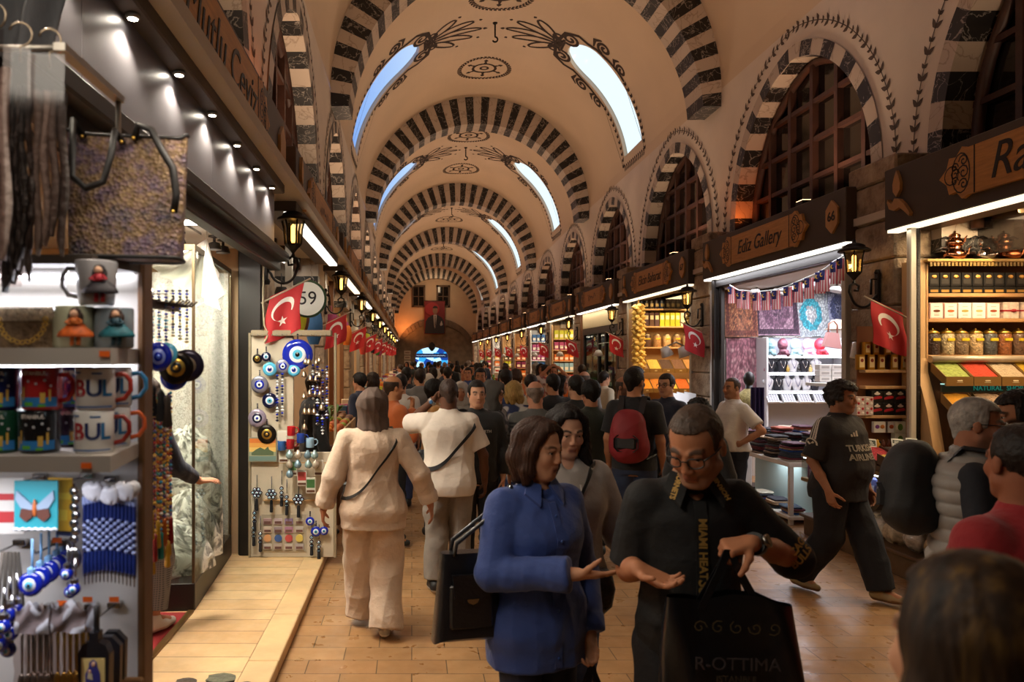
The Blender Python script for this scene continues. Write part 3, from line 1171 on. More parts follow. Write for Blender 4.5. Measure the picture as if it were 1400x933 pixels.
def item_jar(name, r, h, fill, lid='c9a24a'):
 mb = MB()
 mb.smooth = True
 mb.lathe([(r*.9, 0), (r, h*.04), (r, h*.74), (r*.85, h*.8)], 14)
 mb.m = 1
 mb.lathe([(r*.93, h*.79), (r*.97, h*.83), (r*.6, h*.9), (r*.15, h*.94), (r*.17, h*.98), (0, h)], 14)
 mb.m = 2
 mb.box(-r*.55, r*.55, -r-.004, -r*.8, h*.52, h*.62)
 return mb.mesh(name, [mat(fill, .35, bump=.9, bs=70, var=.45, vs=45, coat=.6, name='jar_fill'), mat(lid, .3, .9), mat('e0c020', .5)])
def place(name, me, loc, label, cat, group, rz=0, sc=None):
 o = bpy.data.objects.new(name, me)
 COL.objects.link(o)
 o.location = loc
 o.rotation_euler.z = rz
 if sc:
  o.scale = sc
 return tag(o, label, cat, group)
def shelf_unit(name, label, x0, x1, yf, yb, zs, zt, z0, wood=OAK, th=.03, back=None, group=None, cat='shelf unit'):
 t = thing(name, label, cat, ((x0+x1)/2, yf, z0), 0, group)
 w = (x1-x0)/2
 D = yb-yf
 for sx in(-1, 1):
  mb = MB()
  mb.box(sx*w-.015, sx*w+.015, 0, D, 0, zt-z0, .003)
  mb.build('side_panel', wood, t)
 mb = MB()
 mb.box(-w, w, D-.015, D, 0, zt-z0)
 mb.build('back_panel', back or wood, t)
 for z in zs:
  mb = MB()
  mb.box(-w+.016, w-.016, 0, D-.016, z-z0-th, z-z0, .004)
  mb.build('shelf', wood, t)
 return t
PAL= ['b5382a', 'd49a2a', '2f5f8f', 'e3d7bd', '3c7a3c', '1d1a18', '7a2a55', 'd86f24', 'c8c832', '8fb7c8', 'a03d6a', '6b3d22']
CN= ['red', 'amber', 'blue', 'cream', 'green', 'black', 'plum', 'orange', 'lime', 'pale blue', 'pink', 'brown']
PACK= {}
def pack(ci, w, h):
 key = (ci, round(w, 2), round(h, 2))
 if key not in PACK:
  PACK[key] = item_box('goods_pack', w, .12, h, PAL[ci], 'efe4cc' if ci!=3 else 'b5382a')
 return PACK[key]
t= NT('brushed_panel')
tcn= t.n('ShaderNodeTexCoord').outputs['Object']
mp= t.n('ShaderNodeMapping')
mp.inputs['Scale'].default_value = (30, 30, 1.2)
t.l(tcn, mp.inputs[0])
nz= t.n('ShaderNodeTexNoise', Scale=6.0, Detail=3.0)
t.l(mp.outputs[0], nz.inputs[0])
bp= t.n('ShaderNodeBump', Strength=.06, Distance=.01)
t.l(nz.outputs[0], bp.inputs['Height'])
t.l(bp.outputs[0], t.b.inputs['Normal'])
t.b.inputs['Base Color'].default_value = lin('8c8a92')+[1]
t.b.inputs['Metallic'].default_value = .55
t.b.inputs['Roughness'].default_value = .38
PANEL= t.m
mb= MB()
for i, y in enumerate((.2, 2.55, 4.2)):
 y1 = (2.55, 4.2, 6.12)[i]-.004
 mb.box(-1.2, -1.15, y, y1, 2.85, 3.27)
NTRIM+=1
struct(mb.build('trim_%d'%NTRIM, PANEL))
for i in range(8):
 y = 1.75+.58*i
 t = thing('fascia_downlight', 'small white lamp under the lettered grey fascia, %s of the row from the front'%ORD[i], 'lamp', (-1.11, y, 3.268), 0, 'lamps under the first left fascia')
 mb = MB()
 mb.lathe([(.028, 0), (.03, -.012), (.022, -.018)], 12)
 mb.build('housing', ALU, t)
 mb = MB()
 mb.lathe([(0, -.019), (.02, -.0185)], 12)
 mb.build('lens', mat('fff4dc', .4, emit=30, name='downlight_lens'), t)
 lamp('SPOT', (-1.1, y, 3.235), 16, 'fff0d8', .02, rot=(0, R(-14), 0), spread=R(130))
mb= MB()
mb.box(-1.24, -1.12, .2, 6.7, 2.78, 2.86, .01)
mb.box(-1.3, -1.2, .2, 6.7, 2.7, 2.8, .01)
mb.box(-1.6, -1.385, 6.73, 6.8, .08, 3.2, .01)
NTRIM+=1
struct(mb.build('trim_%d'%NTRIM, DARKF))
mb= MB()
mb.tube([(-1.345, 6.64, 2.8), (-1.35, 6.64, 2.4), (-1.34, 6.64, 2.2), (-1.3, 6.64, 2.12), (-1.33, 6.6, 2.04)], .009, 6)
tag(mb.build('power_cable', mat('b8a98c', .6)), 'pale cable running down the black post beside the nearest left lantern', 'cable')
mb= MB()
mb.box(-3.85, -1.5, .3, 6.9, 2.92, 2.96)
struct(mb.build('ceiling_bedding_shop', mat('a89f92', .7)))
def dome(loc, lab):
 t = thing('ceiling_spotlight', lab, 'lamp', loc, 0, 'spot lamps of the bedding shop')
 mb = MB()
 mb.lathe([(.05, 0), (.05, -.012), (.012, -.02), (.012, -.05), (.045, -.06), (.06, -.1), (.06, -.115)], 14)
 mb.build('lamp_housing', DARKF, t)
 mb = MB()
 mb.lathe([(0, -.11), (.056, -.112)], 14)
 mb.build('lens', mat('fff2dc', .4, emit=9), t)
for i, (x, y, Z)in enumerate(((240, 287, 4.8), (226, 318, 5.6), (245, 322, 5.9), (293, 318, 6.1), (305, 325, 6.3))):
 p = P(x, y, Z)
 dome((p.x, p.y, 2.92), 'small dark dome spotlight on the bedding shop ceiling, %s in view from the left'%ORD[i])
t= thing('led_floodlight', 'white twin LED floodlight on the bedding shop ceiling above the white gauze', 'lamp', (-1.46, 5.0, 2.88))
mb= MB()
mb.box(-.16, -.01, -.09, .09, -.05, .04, .006)
mb.box(.01, .15, -.09, .09, -.05, .04, .006)
mb.build('housing', WHITE, t)
mb= MB()
mb.box(-.15, -.02, -.08, .08, -.056, -.05)
mb.box(.02, .14, -.08, .08, -.056, -.05)
mb.build('lens', mat('fffaf0', .4, emit=14), t)
lamp('AREA', (-1.46, 5.0, 2.8), 45, 'fff4e2', .25)
lamp('AREA', (-1.9, 6.0, 2.75), 45, 'fff6ea', .5)  # added fill light brightening the showcase, no fixture of its own
lamp('AREA', (-2.3, 4.6, 2.88), 40, 'fff0dd', .8)
t= thing('glass_showcase', 'tall glass showcase with dark base full of white patterned bedding', 'showcase', (-1.56, 5.26, .08), R(4.0))
L= 1.5
mb= MB()
mb.box(-.75, 0, 0, L, 0, .2, .006)
mb.build('base', mat('2c2826', .35, .4), t)
mb= MB()
for x, y in((-.012, .012), (-.012, L-.02)):
 mb.box(x-.01, x+.01, y-.01, y+.01, .2, 2.62)
mb.box(-.75, 0, -.0, .03, 2.6, 2.64)
mb.box(-.03, 0, 0, L, 2.6, 2.64)
mb.build('frame', mat('6b5b44', .35, .8), t)
mb= MB()
mb.box(-.006, -.002, .02, L-.03, .2, 2.6)
mb.build('side_pane', glass('eef2ee', .12, .01, .93), t)
mb= MB()
mb.box(-.75, -.02, .0, .004, .2, 2.6)
mb.build('front_pane', glass('eef2ee', .06, .01, .95), t)
LACE= NT('lace')
tcn= LACE.n('ShaderNodeTexCoord').outputs['Object']
v= LACE.n('ShaderNodeTexVoronoi', Scale=9.0, _feature='DISTANCE_TO_EDGE')
nz= LACE.n('ShaderNodeTexNoise', Scale=7.0, Detail=5.0)
LACE.l(tcn, nz.inputs[0])
LACE.l(nz.outputs['Color'], v.inputs['Vector'])
c= LACE.ramp(v.outputs[0], [(.0, 'aaa49c'), (.03, 'c8c2b8'), (.06, 'ece6dc'), (1, 'f2ede4')])
LACE.l(c, LACE.b.inputs['Base Color'])
LACE.b.inputs['Roughness'].default_value = .8
LACE= LACE.m
mb= MB()
mb.grid(lambda u, v:(-.02-.72*u, L-.06+.02*math.sin(u*26), .2+2.4*v), 40, 3)
tag(mb.build('lace_curtain', LACE, loc=(-1.56, 5.26, .08), rz=R(4)), 'white lace curtain hanging at the back of the glass showcase', 'curtain')
def heap(name, lab, cat, loc, r, m, seed, grp=None, flat=1.0):
 rn = random.Random(seed)
 ph = [rn.uniform(0, 6)for _ in range(6)]
 mb = MB()
 def fn(u, v):
  a = 2*PI*u
  q = math.sin(PI*v/2)
  k = 1+.1*math.sin(3*a+ph[0])*q+.06*math.sin(7*a+ph[1])*v
  fold = .05*math.sin(5*a+4*v+ph[2])+.03*math.sin(11*a-7*v+ph[3])
  return(r[0]*k*q*math.cos(a), r[1]*k*q*math.sin(a), max(0, r[2]*(math.cos(PI*v/2)**flat)*(1+fold*1.5)))
 mb.grid(fn, 40, 16)
 return tag(mb.build(name, m, loc=loc), lab, cat, grp)
SATIN= NT('patterned_satin')
tcn= SATIN.n('ShaderNodeTexCoord').outputs['Object']
nz= SATIN.n('ShaderNodeTexNoise', Scale=6.0, Detail=6.0, Distortion=2.5)
SATIN.l(tcn, nz.inputs[0])
c= SATIN.ramp(nz.outputs[0], [(.38, '77746c'), (.47, 'b9b5ab'), (.52, 'ece8dd'), (1, 'f4f0e6')])
SATIN.l(c, SATIN.b.inputs['Base Color'])
bp= SATIN.n('ShaderNodeBump', Strength=.7, Distance=.04)
SATIN.l(nz.outputs[0], bp.inputs['Height'])
SATIN.l(bp.outputs[0], SATIN.b.inputs['Normal'])
SATIN.b.inputs['Roughness'].default_value = .35
SATIN= SATIN.m
heap('folded_quilt', 'white and grey patterned quilt heaped at the front of the showcase floor', 'quilt', (-1.86, 5.62, .28), (.3, .3, .34), SATIN, 1)
heap('folded_quilt', 'white and grey patterned quilt heaped in the middle of the showcase', 'quilt', (-1.84, 5.98, .28), (.26, .3, .5), SATIN, 2)
heap('bolster_cushion', 'tall grey patterned cushion standing at the back of the showcase', 'cushion', (-1.92, 6.3, .28), (.27, .22, .95), SATIN, 3, flat=.5)
ap= P(283, 326, 5.62)
pts= [P(213, 352, 5.6), P(212, 372, 5.55), P(237, 385, 5.5), P(268, 402, 5.5), P(297, 425, 5.62), P(305, 395, 5.8), P(292, 360, 5.85), P(256, 342, 5.8)]
mb= MB()
def gz(u, v):
 q = u*len(pts)
 i = int(q)%len(pts)
 e = pts[i].lerp(pts[(i+1)%len(pts)], q-int(q))
 p = ap.lerp(e, v**.85)
 k = .03*v*math.sin(u*60)
 return(p.x+k*math.cos(u*6.28), p.y+k*math.sin(u*6.28), p.z-.05*math.sin(PI*v))
mb.grid(gz, 64, 10)
t= mb.build('gauze_canopy', mat('efe7dc', .9, sheen=.4, name='gauze'))
tag(t, 'white gauze bed canopy hanging from a cord inside the bedding shop', 'canopy')
mb= MB()
mb.tube([ap, (ap.x, ap.y, 2.92)], .008, 5)
mb.build('cord', WHITE, t)
mb= MB()
def pk(u, v):
 p = P(222+15*(u-.5)*(.2+v), 326+40*v, 6.0)
 return(p.x, p.y+.03*math.sin(u*12), p.z)
mb.grid(pk, 12, 8)
tag(mb.build('pink_gauze', mat('c9a08f', .9)), 'dusty pink gauze hanging behind the white canopy', 'canopy')
mb= MB()
mb.box(-2.6, -1.6, 3.6, 5.2, .08, .092)
t= mb.build('door_mat', mat('8f1f22', .9, bump=.3, bs=150))
tag(t, 'red mat inside the bedding shop doorway under the shopper in plaid trousers', 'mat')
mb= MB()
mb.box(-1.6, -1.56, 3.6, 5.24, .08, .097)
mb.build('edge_strip', mat('8a6a3c', .35, .8), t)
def eye_rings(mb, c, r, ry=None, n=18, th=.012):
 for k, (q, z)in enumerate(((1, 0), (.62, .35), (.42, .55), (.2, .7))):
  mb.m = k
  pr = [(r*q, 0), (r*q, th*(.5+z*.5)), (r*q*.7, th*(.8+z*.6)), (0, th*(.9+z*.6))]
  mb.loft([[(c[0]+a*math.cos(2*PI*j/n), c[1]-z_, c[2]+(ry or 1)*a*math.sin(2*PI*j/n))for j in range(n)]for a, z_ in pr], False, True, True)
BLUE= mat('1428a8', .12, coat=.8, name='cobalt_glass')
LBLUE= mat('58b8e0', .15, coat=.6, name='light_blue_glass')
NAVY= mat('0b1038', .15, coat=.6, name='navy_glass')
EWH= mat('e8ecf0', .2, name='white_glass')
EBK= mat('0a0a0c', .2, name='black_glass')
EYE= [BLUE, EWH, LBLUE, EBK]
EYE_N= [NAVY, EWH, LBLUE, EBK]
EYE_L= [LBLUE, EWH, BLUE, EBK]
EYE_G= [mat('8f8ea0', .3, .5), BLUE, EWH, NAVY]
EYE_K= [mat('201a16', .3, .6), GOLD, mat('17120f', .3), GOLD]
def make_eye(name, mats, r, cord, cord_m, ry=None):
 mb = MB()
 eye_rings(mb, (0, 0, -cord-r), r, ry)
 o = mb.build(name, mats)
 mb = MB()
 mb.tube([(0, .004, 0), (0, .004, -cord)], .003, 5)
 mb.lathe([(.0, -.012), (.009, -.006), (.009, .006), (.0, .012)], 8, (0, .0, -cord-.0))
 mb.build('cord', cord_m, o)
 return o
t= thing('souvenir_stall', 'white lit shelf stall of mugs and keychains with brown end panel, front left', 'stall', (-.95, 1.8, 0))
WBOARD= mat('dedad4', .55, bump=.03, bs=40, name='white_board')
GBOARD= mat('a9a29a', .5, name='grey_shelf_edge')
mb= MB()
mb.box(-.55, .3, 0, .03, 0, 2.14)
mb.build('back_board', WBOARD, t)
mb= MB()
mb.box(.285, .302, -.03, .03, 0, 2.14, .004)
mb.m = 1
mb.box(.25, .304, -.045, -.03, 0, 1.13, .004)
mb.build('side_panel', [mat('6b4a2c', .45, bump=.1, bs=20, var=.15, vs=5), mat('8a6238', .45)], t)
def shelfplate(nm, z0, z1, yf=-.27):
 mb = MB()
 v = [(-.55, yf), (.32, yf), (.284, 0), (-.55, 0)]
 mb.add([(x, y, z0)for x, y in v]+[(x, y, z1)for x, y in v], [(3, 2, 1, 0), (4, 5, 6, 7), (0, 1, 5, 4), (1, 2, 6, 5), (2, 3, 7, 6), (3, 0, 4, 7)])
 return mb.build(nm, GBOARD, t)
Z1, Z2, Z3 = 1.922, 1.695, 2.127
shelfplate('shelf', Z1-.036, Z1)
shelfplate('shelf', Z2-.034, Z2)
mb= MB()
v= [(-.55, -.2), (.25, -.2), (.3, 0), (-.55, 0)]
mb.add([(x, y, Z3-.02)for x, y in v]+[(x, y, Z3)for x, y in v], [(3, 2, 1, 0), (4, 5, 6, 7), (0, 1, 5, 4), (1, 2, 6, 5), (2, 3, 7, 6), (3, 0, 4, 7)])
mb.build('top_board', mat('4a4038', .5), t)
for z in(Z1-.04, Z3-.022):
 mb = MB()
 mb.box(-.55, .27, -.02, -.012, z-.008, z)
 mb.build('led_strip', mat('f4f6ff', .4, emit=6), t)
 lamp('AREA', (-1.05, 1.72, z-.012), 2.6, 'f4f4ff', .75, .03, rot=(R(-20), 0, 0))
lamp('AREA', (-1.05, 1.45, Z2-.045), 3.2, 'f4f4ff', .7, .05)
lamp('AREA', (-.35, 1.55, 2.6), 5, 'fff0dc', .3, rot=(0, R(-25), 0))  # added fill light for the bead strands, no fixture here
lamp('AREA', (-.7, 1.0, 2.75), 4, 'fff2e0', .5, rot=(R(25), 0, 0))  # added front fill so the tote and stall show, no fixture
k= 0
for(x, y, Z)in((143, 484, 1.526), (118, 637, 1.526), (80, 487, 1.526)):
 if k==2:
  break
 p = P(x, y, Z)
 mb = MB()
 mb.box(-.011, .011, -.001, 0, -.006, .006)
 o = mb.build('price_tag', mat('e8661c', .5, emit=0), loc=p)
 tag(o, 'small orange price tag on the edge of the %s stall shelf'%['upper', 'lower'][k], 'price tag')
 k+=1
def wraptext(o, r, ca=0):
 for v in o.data.vertices:
  a = v.co.x/r+ca
  rr = r+v.co.z
  y = v.co.y
  v.co = (rr*math.sin(a), -rr*math.cos(a), y)
 o.rotation_euler = (0, 0, 0)
 return o
def patch(mb, r, a0, a1, z0, z1, n=6):
 vs, fs = [], []
 for i in range(n+1):
  a = a0+(a1-a0)*i/n
  vs+=[(r*math.sin(a), -r*math.cos(a), z0), (r*math.sin(a), -r*math.cos(a), z1)]
 mb.add(vs, [(2*i, 2*i+2, 2*i+3, 2*i+1)for i in range(n)], True)
def make_mug(label, col, loc, ha, kind, hcol=None, h=.092, r=.041, taper=0, name='mug'):
 t = thing(name, label, 'mug', loc)
 m = mat(col, .25, coat=.4)
 mb = MB()
 mb.smooth = True
 mb.lathe([(r*(.92-taper), 0), (r*(1-taper), .004), (r, h-.003), (r*.97, h), (r*.93, h-.003), (r*(.9-taper), .006), (0, .006)], 28)
 mb.build('body', m, t)
 mb = MB()
 pts = [(r*.96, 0, h*.82), (r+.018, 0, h*.84), (r+.03, 0, h*.68), (r+.031, 0, h*.45), (r+.018, 0, h*.25), (r*(.97-taper), 0, h*.2)]
 mb.M = Euler((0, 0, ha)).to_matrix().to_4x4()
 mb.tube(pts, .0055, 8)
 mb.build('handle', mat(hcol, .25, coat=.4)if hcol else m, t)
 if kind=='city':
  mb = MB()
  q = r+.0006
  mb.m = 0
  patch(mb, q, -1.2, 1.2, .008, .028, 10)
  mb.m = 1
  patch(mb, q+.0003, -.5, -.0, .01, .018)
  patch(mb, q+.0003, .25, .6, .008, .013)
  mb.m = 2
  for a, w_, z0, z1 in((-.95, .22, .012, .036), (-.62, .12, .022, .05), (.35, .25, .016, .038), (.75, .12, .02, .045)):
   patch(mb, q+.0006, a, a+w_, z0, z1)
  mb.m = 3
  for a, z in((-.3, .06), (.1, .055), (.5, .062), (.8, .05)):
   patch(mb, q+.0006, a, a+.12, z, z+.005)
  mb.build('print', [mat('2f7fc4', .4), mat('5fae3c', .4), mat('d8b050', .4), mat('c8ccd0', .4)], t)
  o = text('ISTANBUL', .0115, mat('f0e8e0', .4), 'lettering', t, depth=.0002, bold=.0002)
  wraptext(o, r+.001, .05)
  o.location = (0, 0, h*.86)
 elif kind=='bul':
  for i, (ch, c, a)in enumerate((('B', 'a52a30', -.55), ('U', '1c2c5c', .2), ('L', '2a6a9c', .85))):
   o = text(ch, .05, mat(c, .4), 'lettering', t, depth=.0003, bold=.0012)
   wraptext(o, r+.001, a+.12)
   o.location = (0, 0, h*.5)
  mb = MB()
  patch(mb, r+.0006, -1.3, 1.3, .006, .009, 10)
  patch(mb, r+.0006, -.9, -.4, h*.86, h*.9)
  patch(mb, r+.0006, .2, .7, h*.84, h*.88)
  mb.build('print', mat('2a62a0', .4), t)
 elif kind=='doll':
  pass
 return t
def doll(t, skirt, top, hair, r, h, a=.15):
 ca, sa = math.sin(a), -math.cos(a)
 c = ((r+.004)*ca, (r+.004)*sa)
 mb = MB()
 n = 22
 rings = []
 for q, z in((.012, .055), (.02, .048), (.032, .036), (.037, .028), (.036, .024)):
  rings.append([(c[0]+q*(1+.1*math.cos(8*2*PI*j/n))*math.cos(2*PI*j/n), c[1]+.5*q*math.sin(2*PI*j/n), z*h/.092)for j in range(n)])
 mb.loft(rings, True, True, True)
 mb.build('skirt', mat(skirt, .6, var=.3, vs=90), t)
 mb = MB()
 for sx in(-1, 1):
  mb.tube([(c[0]+sx*.007, c[1], .026), (c[0]+sx*.007, c[1]-.002, .006)], .0045, 6)
 mb.tube([(c[0], c[1]-.003, .05), (c[0], c[1]-.004, .066)], [.011, .008], 8)
 for sx in(-1, 1):
  mb.tube([(c[0]+sx*.008, c[1]-.004, .064), (c[0]+sx*.018, c[1]-.008, .055), (c[0]+sx*.006, c[1]-.014, .052)], .003, 5)
 mb.build('doll_body', mat(top, .6), t)
 mb = MB()
 mb.ell((c[0], c[1]-.005, .074), .0095, 12, 8)
 mb.build('doll_head', mat('d8a98a', .6), t)
 mb = MB()
 mb.ell((c[0], c[1]-.001, .077), (.0125, .01, .011), 12, 8)
 mb.ell((c[0]-.011, c[1], .066), (.006, .007, .012), 8, 6)
 mb.ell((c[0]+.011, c[1], .066), (.006, .007, .012), 8, 6)
 mb.build('doll_hair', mat(hair, .6, bump=.5, bs=200), t)
def on(x, y, Z):
 return P(x, y, Z)
YM= 1.62
p= on(132, 420, YM)
HM= .094
mg= make_mug('grey mug with a doll in a dark dress, standing on two other mugs', '9c9a9c', (p.x, YM, Z1+.094), PI, 'doll', r=.045, taper=.18, h=.098)
doll(mg, '2f2a30', 'b8303c', '241a1c', .041, .092, .55)
mg2= make_mug('pale green mug with a doll in an orange skirt on the top stall shelf', 'b7b99c', (on(101, 0, YM).x, YM, Z1), PI, 'doll', r=.043, h=.092)
doll(mg2, 'c85a14', 'c86a28', '3a2214', .043, .092, .5)
mg3= make_mug('blue grey mug with a doll in a teal skirt on the top stall shelf', '7f8a92', (on(156, 0, YM+.02).x, YM+.02, Z1), PI, 'doll', r=.042, h=.09)
doll(mg3, '14606c', '2a4a58', '3a2218', .042, .092, .5)
row= [('navy', '1c2458', 10), ('red', 'b02a2c', 61)]
make_mug('navy mug with a city skyline at the left end, top of its stack', '1c2458', (on(1, 0, 1.6).x, 1.6, Z2+.093), PI*.98, 'city')
make_mug('green mug with a city skyline at the left end, under the navy mug', '1d4a34', (on(1, 0, 1.6).x, 1.6, Z2), PI*.98, 'city')
make_mug('red ISTANBUL mug with red handle, on top of a black mug', 'b42a2c', (on(58, 0, 1.6).x, 1.6, Z2+.093), -.1, 'city')
make_mug('black ISTANBUL mug underneath the red ISTANBUL mug', '17181c', (on(55, 0, 1.6).x, 1.6, Z2), 2.2, 'city')
make_mug('white BUL mug with red handle, on top of its stack', 'e6e4e0', (on(131, 0, 1.6).x, 1.6, Z2+.093), .25, 'bul', 'a8362c')
make_mug('white BUL mug with dark red handle, under the other BUL mug', 'e6e4e0', (on(129, 0, 1.6).x, 1.6, Z2), .25, 'bul', '8c2a24')
make_mug('white mug with blue handle standing behind the upper BUL mug', 'dcdcdc', (on(155, 0, 1.71).x, 1.71, Z2+.093), .3, 'bul', '3a8ac0')
make_mug('white mug with orange handle standing behind the lower BUL mug', 'dcdcdc', (on(153, 0, 1.71).x, 1.71, Z2), .3, 'bul', 'd8602c')
make_mug('dark blue mug standing behind the red ISTANBUL mug', '1e2460', (on(102, 0, 1.71).x, 1.71, Z2+.093), .4, 'city')
make_mug('dark plum mug standing behind the black ISTANBUL mug', '2a1a2c', (on(98, 0, 1.71).x, 1.71, Z2), .4, 'city')
t= thing('clutch_purse', 'cream and brown woven purse with a gold chain at the left of the top shelf', 'purse', (on(32, 0, 1.62).x, 1.62, Z1))
mb= MB()
mb.smooth = True
def pur(u, v):
 a = 2*PI*u
 x = .085*math.copysign(abs(math.cos(a))**.5, math.cos(a))*(1-.15*v)
 y = .032*math.copysign(abs(math.sin(a))**.6, math.sin(a))*(1-.5*v)
 return(x, y, .075*v)
mb.grid(pur, 32, 8)
mb.build('purse_body', mat('7a6248', .8, bump=.6, bs=120, var=.3, vs=60), t)
mb= MB()
mb.smooth = True
mb.loft([[(x, .03*math.cos(a)-.004, .075+.018*math.sin(a))for a in np.linspace(0, 2*PI, 14)[:-1]]for x in np.linspace(-.085, .085, 8)], True)
mb.build('flap', mat('d9c7ae', .8, bump=.8, bs=160, var=.25, vs=90), t)
mb= MB()
for i in range(15):
 a = PI*i/14
 c = (.02-.05*math.cos(a), -.042, .062-.05*math.sin(a))
 mb.tube([(c[0]+.0055*math.cos(b), c[1]+(.003 if i%2 else-.003)*math.sin(b), c[2]+.0045*math.sin(b))for b in np.linspace(0, 2*PI, 9)[:-1]], .0014, 5, closed=True)
mb.build('chain', GOLD, t)
TAP= NT('tapestry')
tcn= TAP.n('ShaderNodeTexCoord').outputs['Object']
v1= TAP.n('ShaderNodeTexVoronoi', Scale=120.0)
TAP.l(tcn, v1.inputs[0])
nz= TAP.n('ShaderNodeTexNoise', Scale=14.0, Detail=4.0)
TAP.l(tcn, nz.inputs[0])
v2= TAP.n('ShaderNodeTexVoronoi', Scale=16.0, _feature='DISTANCE_TO_EDGE')
TAP.l(tcn, v2.inputs[0])
c1= TAP.ramp(v1.outputs['Color'], [(.1, '1d1a28'), (.35, '5a4a58'), (.55, '6e5e52'), (.75, '5a4658'), (.9, '33304a')], 'CONSTANT')
c2= TAP.ramp(nz.outputs[0], [(.35, '3a3040'), (.5, '94702c'), (.62, '6b5260')])
m1= TAP.n('ShaderNodeMix', _data_type='RGBA')
m1.inputs[0].default_value = .45
TAP.l(c1, m1.inputs[6])
TAP.l(c2, m1.inputs[7])
TAP.l(m1.outputs[2], TAP.b.inputs['Base Color'])
TAP.b.inputs['Roughness'].default_value = .7
bp= TAP.n('ShaderNodeBump', Strength=.5, Distance=.01)
TAP.l(v1.outputs['Distance'], bp.inputs['Height'])
TAP.l(bp.outputs[0], TAP.b.inputs['Normal'])
p= P(160, 345, 1.62)
t= thing('tote_bag', 'tapestry tote bag with black straps standing on top of the stall', 'bag', (p.x, 1.68, Z3), R(8))
mb= MB()
def tote(u, v):
 a = 2*PI*u
 w = .122+.012*v
 d = .05*(1-.75*v)
 x = w*math.copysign(abs(math.cos(a))**.3, math.cos(a))
 y = d*math.copysign(abs(math.sin(a))**.5, math.sin(a))+.004*math.sin(6*a)*v
 return(x, y, .285*v+.006*math.sin(a*2+1)*v)
mb.grid(tote, 48, 14)
mb.add([(-.12, -.04, 0), (.12, -.04, 0), (.12, .04, 0), (-.12, .04, 0)], [(0, 1, 2, 3)])
mb.build('bag_body', TAP.m, t)
mb= MB()
mb.tube([tote(i/40, 1)for i in range(40)], .0042, 6, closed=True)
mb.build('piping', mat('14100f', .6), t)
mb= MB()
mb.tube([tote(i/40, .0)for i in range(40)], .005, 6, closed=True)
mb.build('piping', mat('14100f', .6), t)
for sx, dr in((-.07, .0), (.07, 1.0)):
 mb = MB()
 if dr==0:
  pts = [(-.09, -.02, .27), (-.105, -.045, .3), (-.1, -.065, .24), (-.1, -.07, .17), (-.07, -.072, .145), (-.035, -.07, .16), (-.02, -.065, .22), (-.015, -.05, .28), (-.005, -.025, .26)]
 else:
  pts = [(.02, -.022, .27), (.03, -.03, .3), (.06, -.035, .29), (.085, -.05, .24), (.11, -.055, .2), (.118, -.055, .14), (.112, -.055, .1)]
 rings = []
 mb.tube(pts, .0085, 6)
 st_ = mb.build('strap', mat('161210', .55), t)
 mb = MB()
 for q in(pts[0], pts[-1]):
  mb.ell((q[0], q[1]-.01, q[2]), .0045, 8, 6)
 mb.build('rivet', GOLD, st_)
mb= MB()
q0, q1 = P(-60, 66, 1.5), P(84, 66, 1.5)
mb.tube([q0, q1], .007, 8)
mb.box(q1.x-.012, q1.x+.012, 1.49, 1.8, q1.z-.008, q1.z+.008)
mb.tube([(q1.x, 1.79, q1.z), (q1.x, 1.79, 2.13)], .007, 8)
tag(mb.build('hanging_rail', ALU), 'pale metal rail carrying the shawl packs above the stall', 'rail')
PLAST= glass('e8dcd8', .05, .15, .85, .3)
def sleeve(label, x0, x1, y0, y1, Z, cols, tilt=0, bead=False):
 a, b = P(x0, y0, Z), P(x1, y1, Z)
 w, h = (b.x-a.x), a.z-b.z
 t = thing('shawl_pack', label, 'packaged shawl', ((a.x+b.x)/2, Z, a.z), tilt, 'shawl packs on the rail')
 mb = MB()
 n = len(cols)
 for i in range(n):
  mb.m = i
  xx = -w/2+w*(i+.5)/n
  ww = w/n*.5
  def fn(u, v):
   an = 2*PI*u
   k = 1+(.25*math.sin(v*46+i)if bead else .08*math.sin(v*14+i*2))
   e = min(1, 8*(1-v)+.2)
   return(xx+ww*1.05*k*e*math.cos(an)+.004*math.sin(v*9+i), .011*k*math.sin(an)+.004*(i%2), -.05-(h-.05)*v*(1-.06*((i*7)%3)))
  mb.grid(fn, 10, 34)
 mb.build('shawl', [mat(c, .6, bump=.4, bs=60)for c in cols], t)
 mb = MB()
 mb.grid(lambda u, v:(-w*.54+w*1.08*u, -.02-.004*math.sin(v*7), .02-(h+.01)*v+.0*u), 4, 12)
 mb.build('plastic_sleeve', PLAST, t)
 mb = MB()
 mb.tube([(0, 0, 0), (0, 0, .03)]+[(.022*math.sin(s_), 0, .055-.024*math.cos(s_))for s_ in np.linspace(.3, 4.4, 10)], .0022, 6)
 mb.build('wire_hook', mat('8a7a66', .3, .9), t)
sleeve('black beaded belts in a clear sleeve hanging beside the tall shawl pack', 12, 44, 84, 385, 1.48, ['1c1714', '241c18', '17130f', '2a211c'], .2, True)
sleeve('tall taupe shawl in a clear sleeve, right-most on the rail', 46, 90, 92, 350, 1.5, ['6f645c', '8a7d74', '5c5049', '3a302b'], .15)
sleeve('mauve shawl in a clear sleeve hanging at the left edge of the picture', -26, 14, 60, 392, 1.46, ['8f7f78', '6f625c', '9a8a82'], -.1)
sleeve('grey feather pack hanging low behind the black beaded belts', 0, 36, 180, 400, 1.56, ['4a4f55', '59534e', '3c3632'], 0)
mb= MB()
mb.grid(lambda u, v:tuple(P(-40+125*u, -40+125*v*(.55+.45*(1-abs(u-.5))), 1.75)+Vector((0, .03*math.sin(u*14+v*3), 0))), 24, 12)
tag(mb.build('grey_shawl', mat('5e5d5f', .8, bump=.2, bs=30)), 'grey shawl draped over the rail in the top left corner', 'shawl')
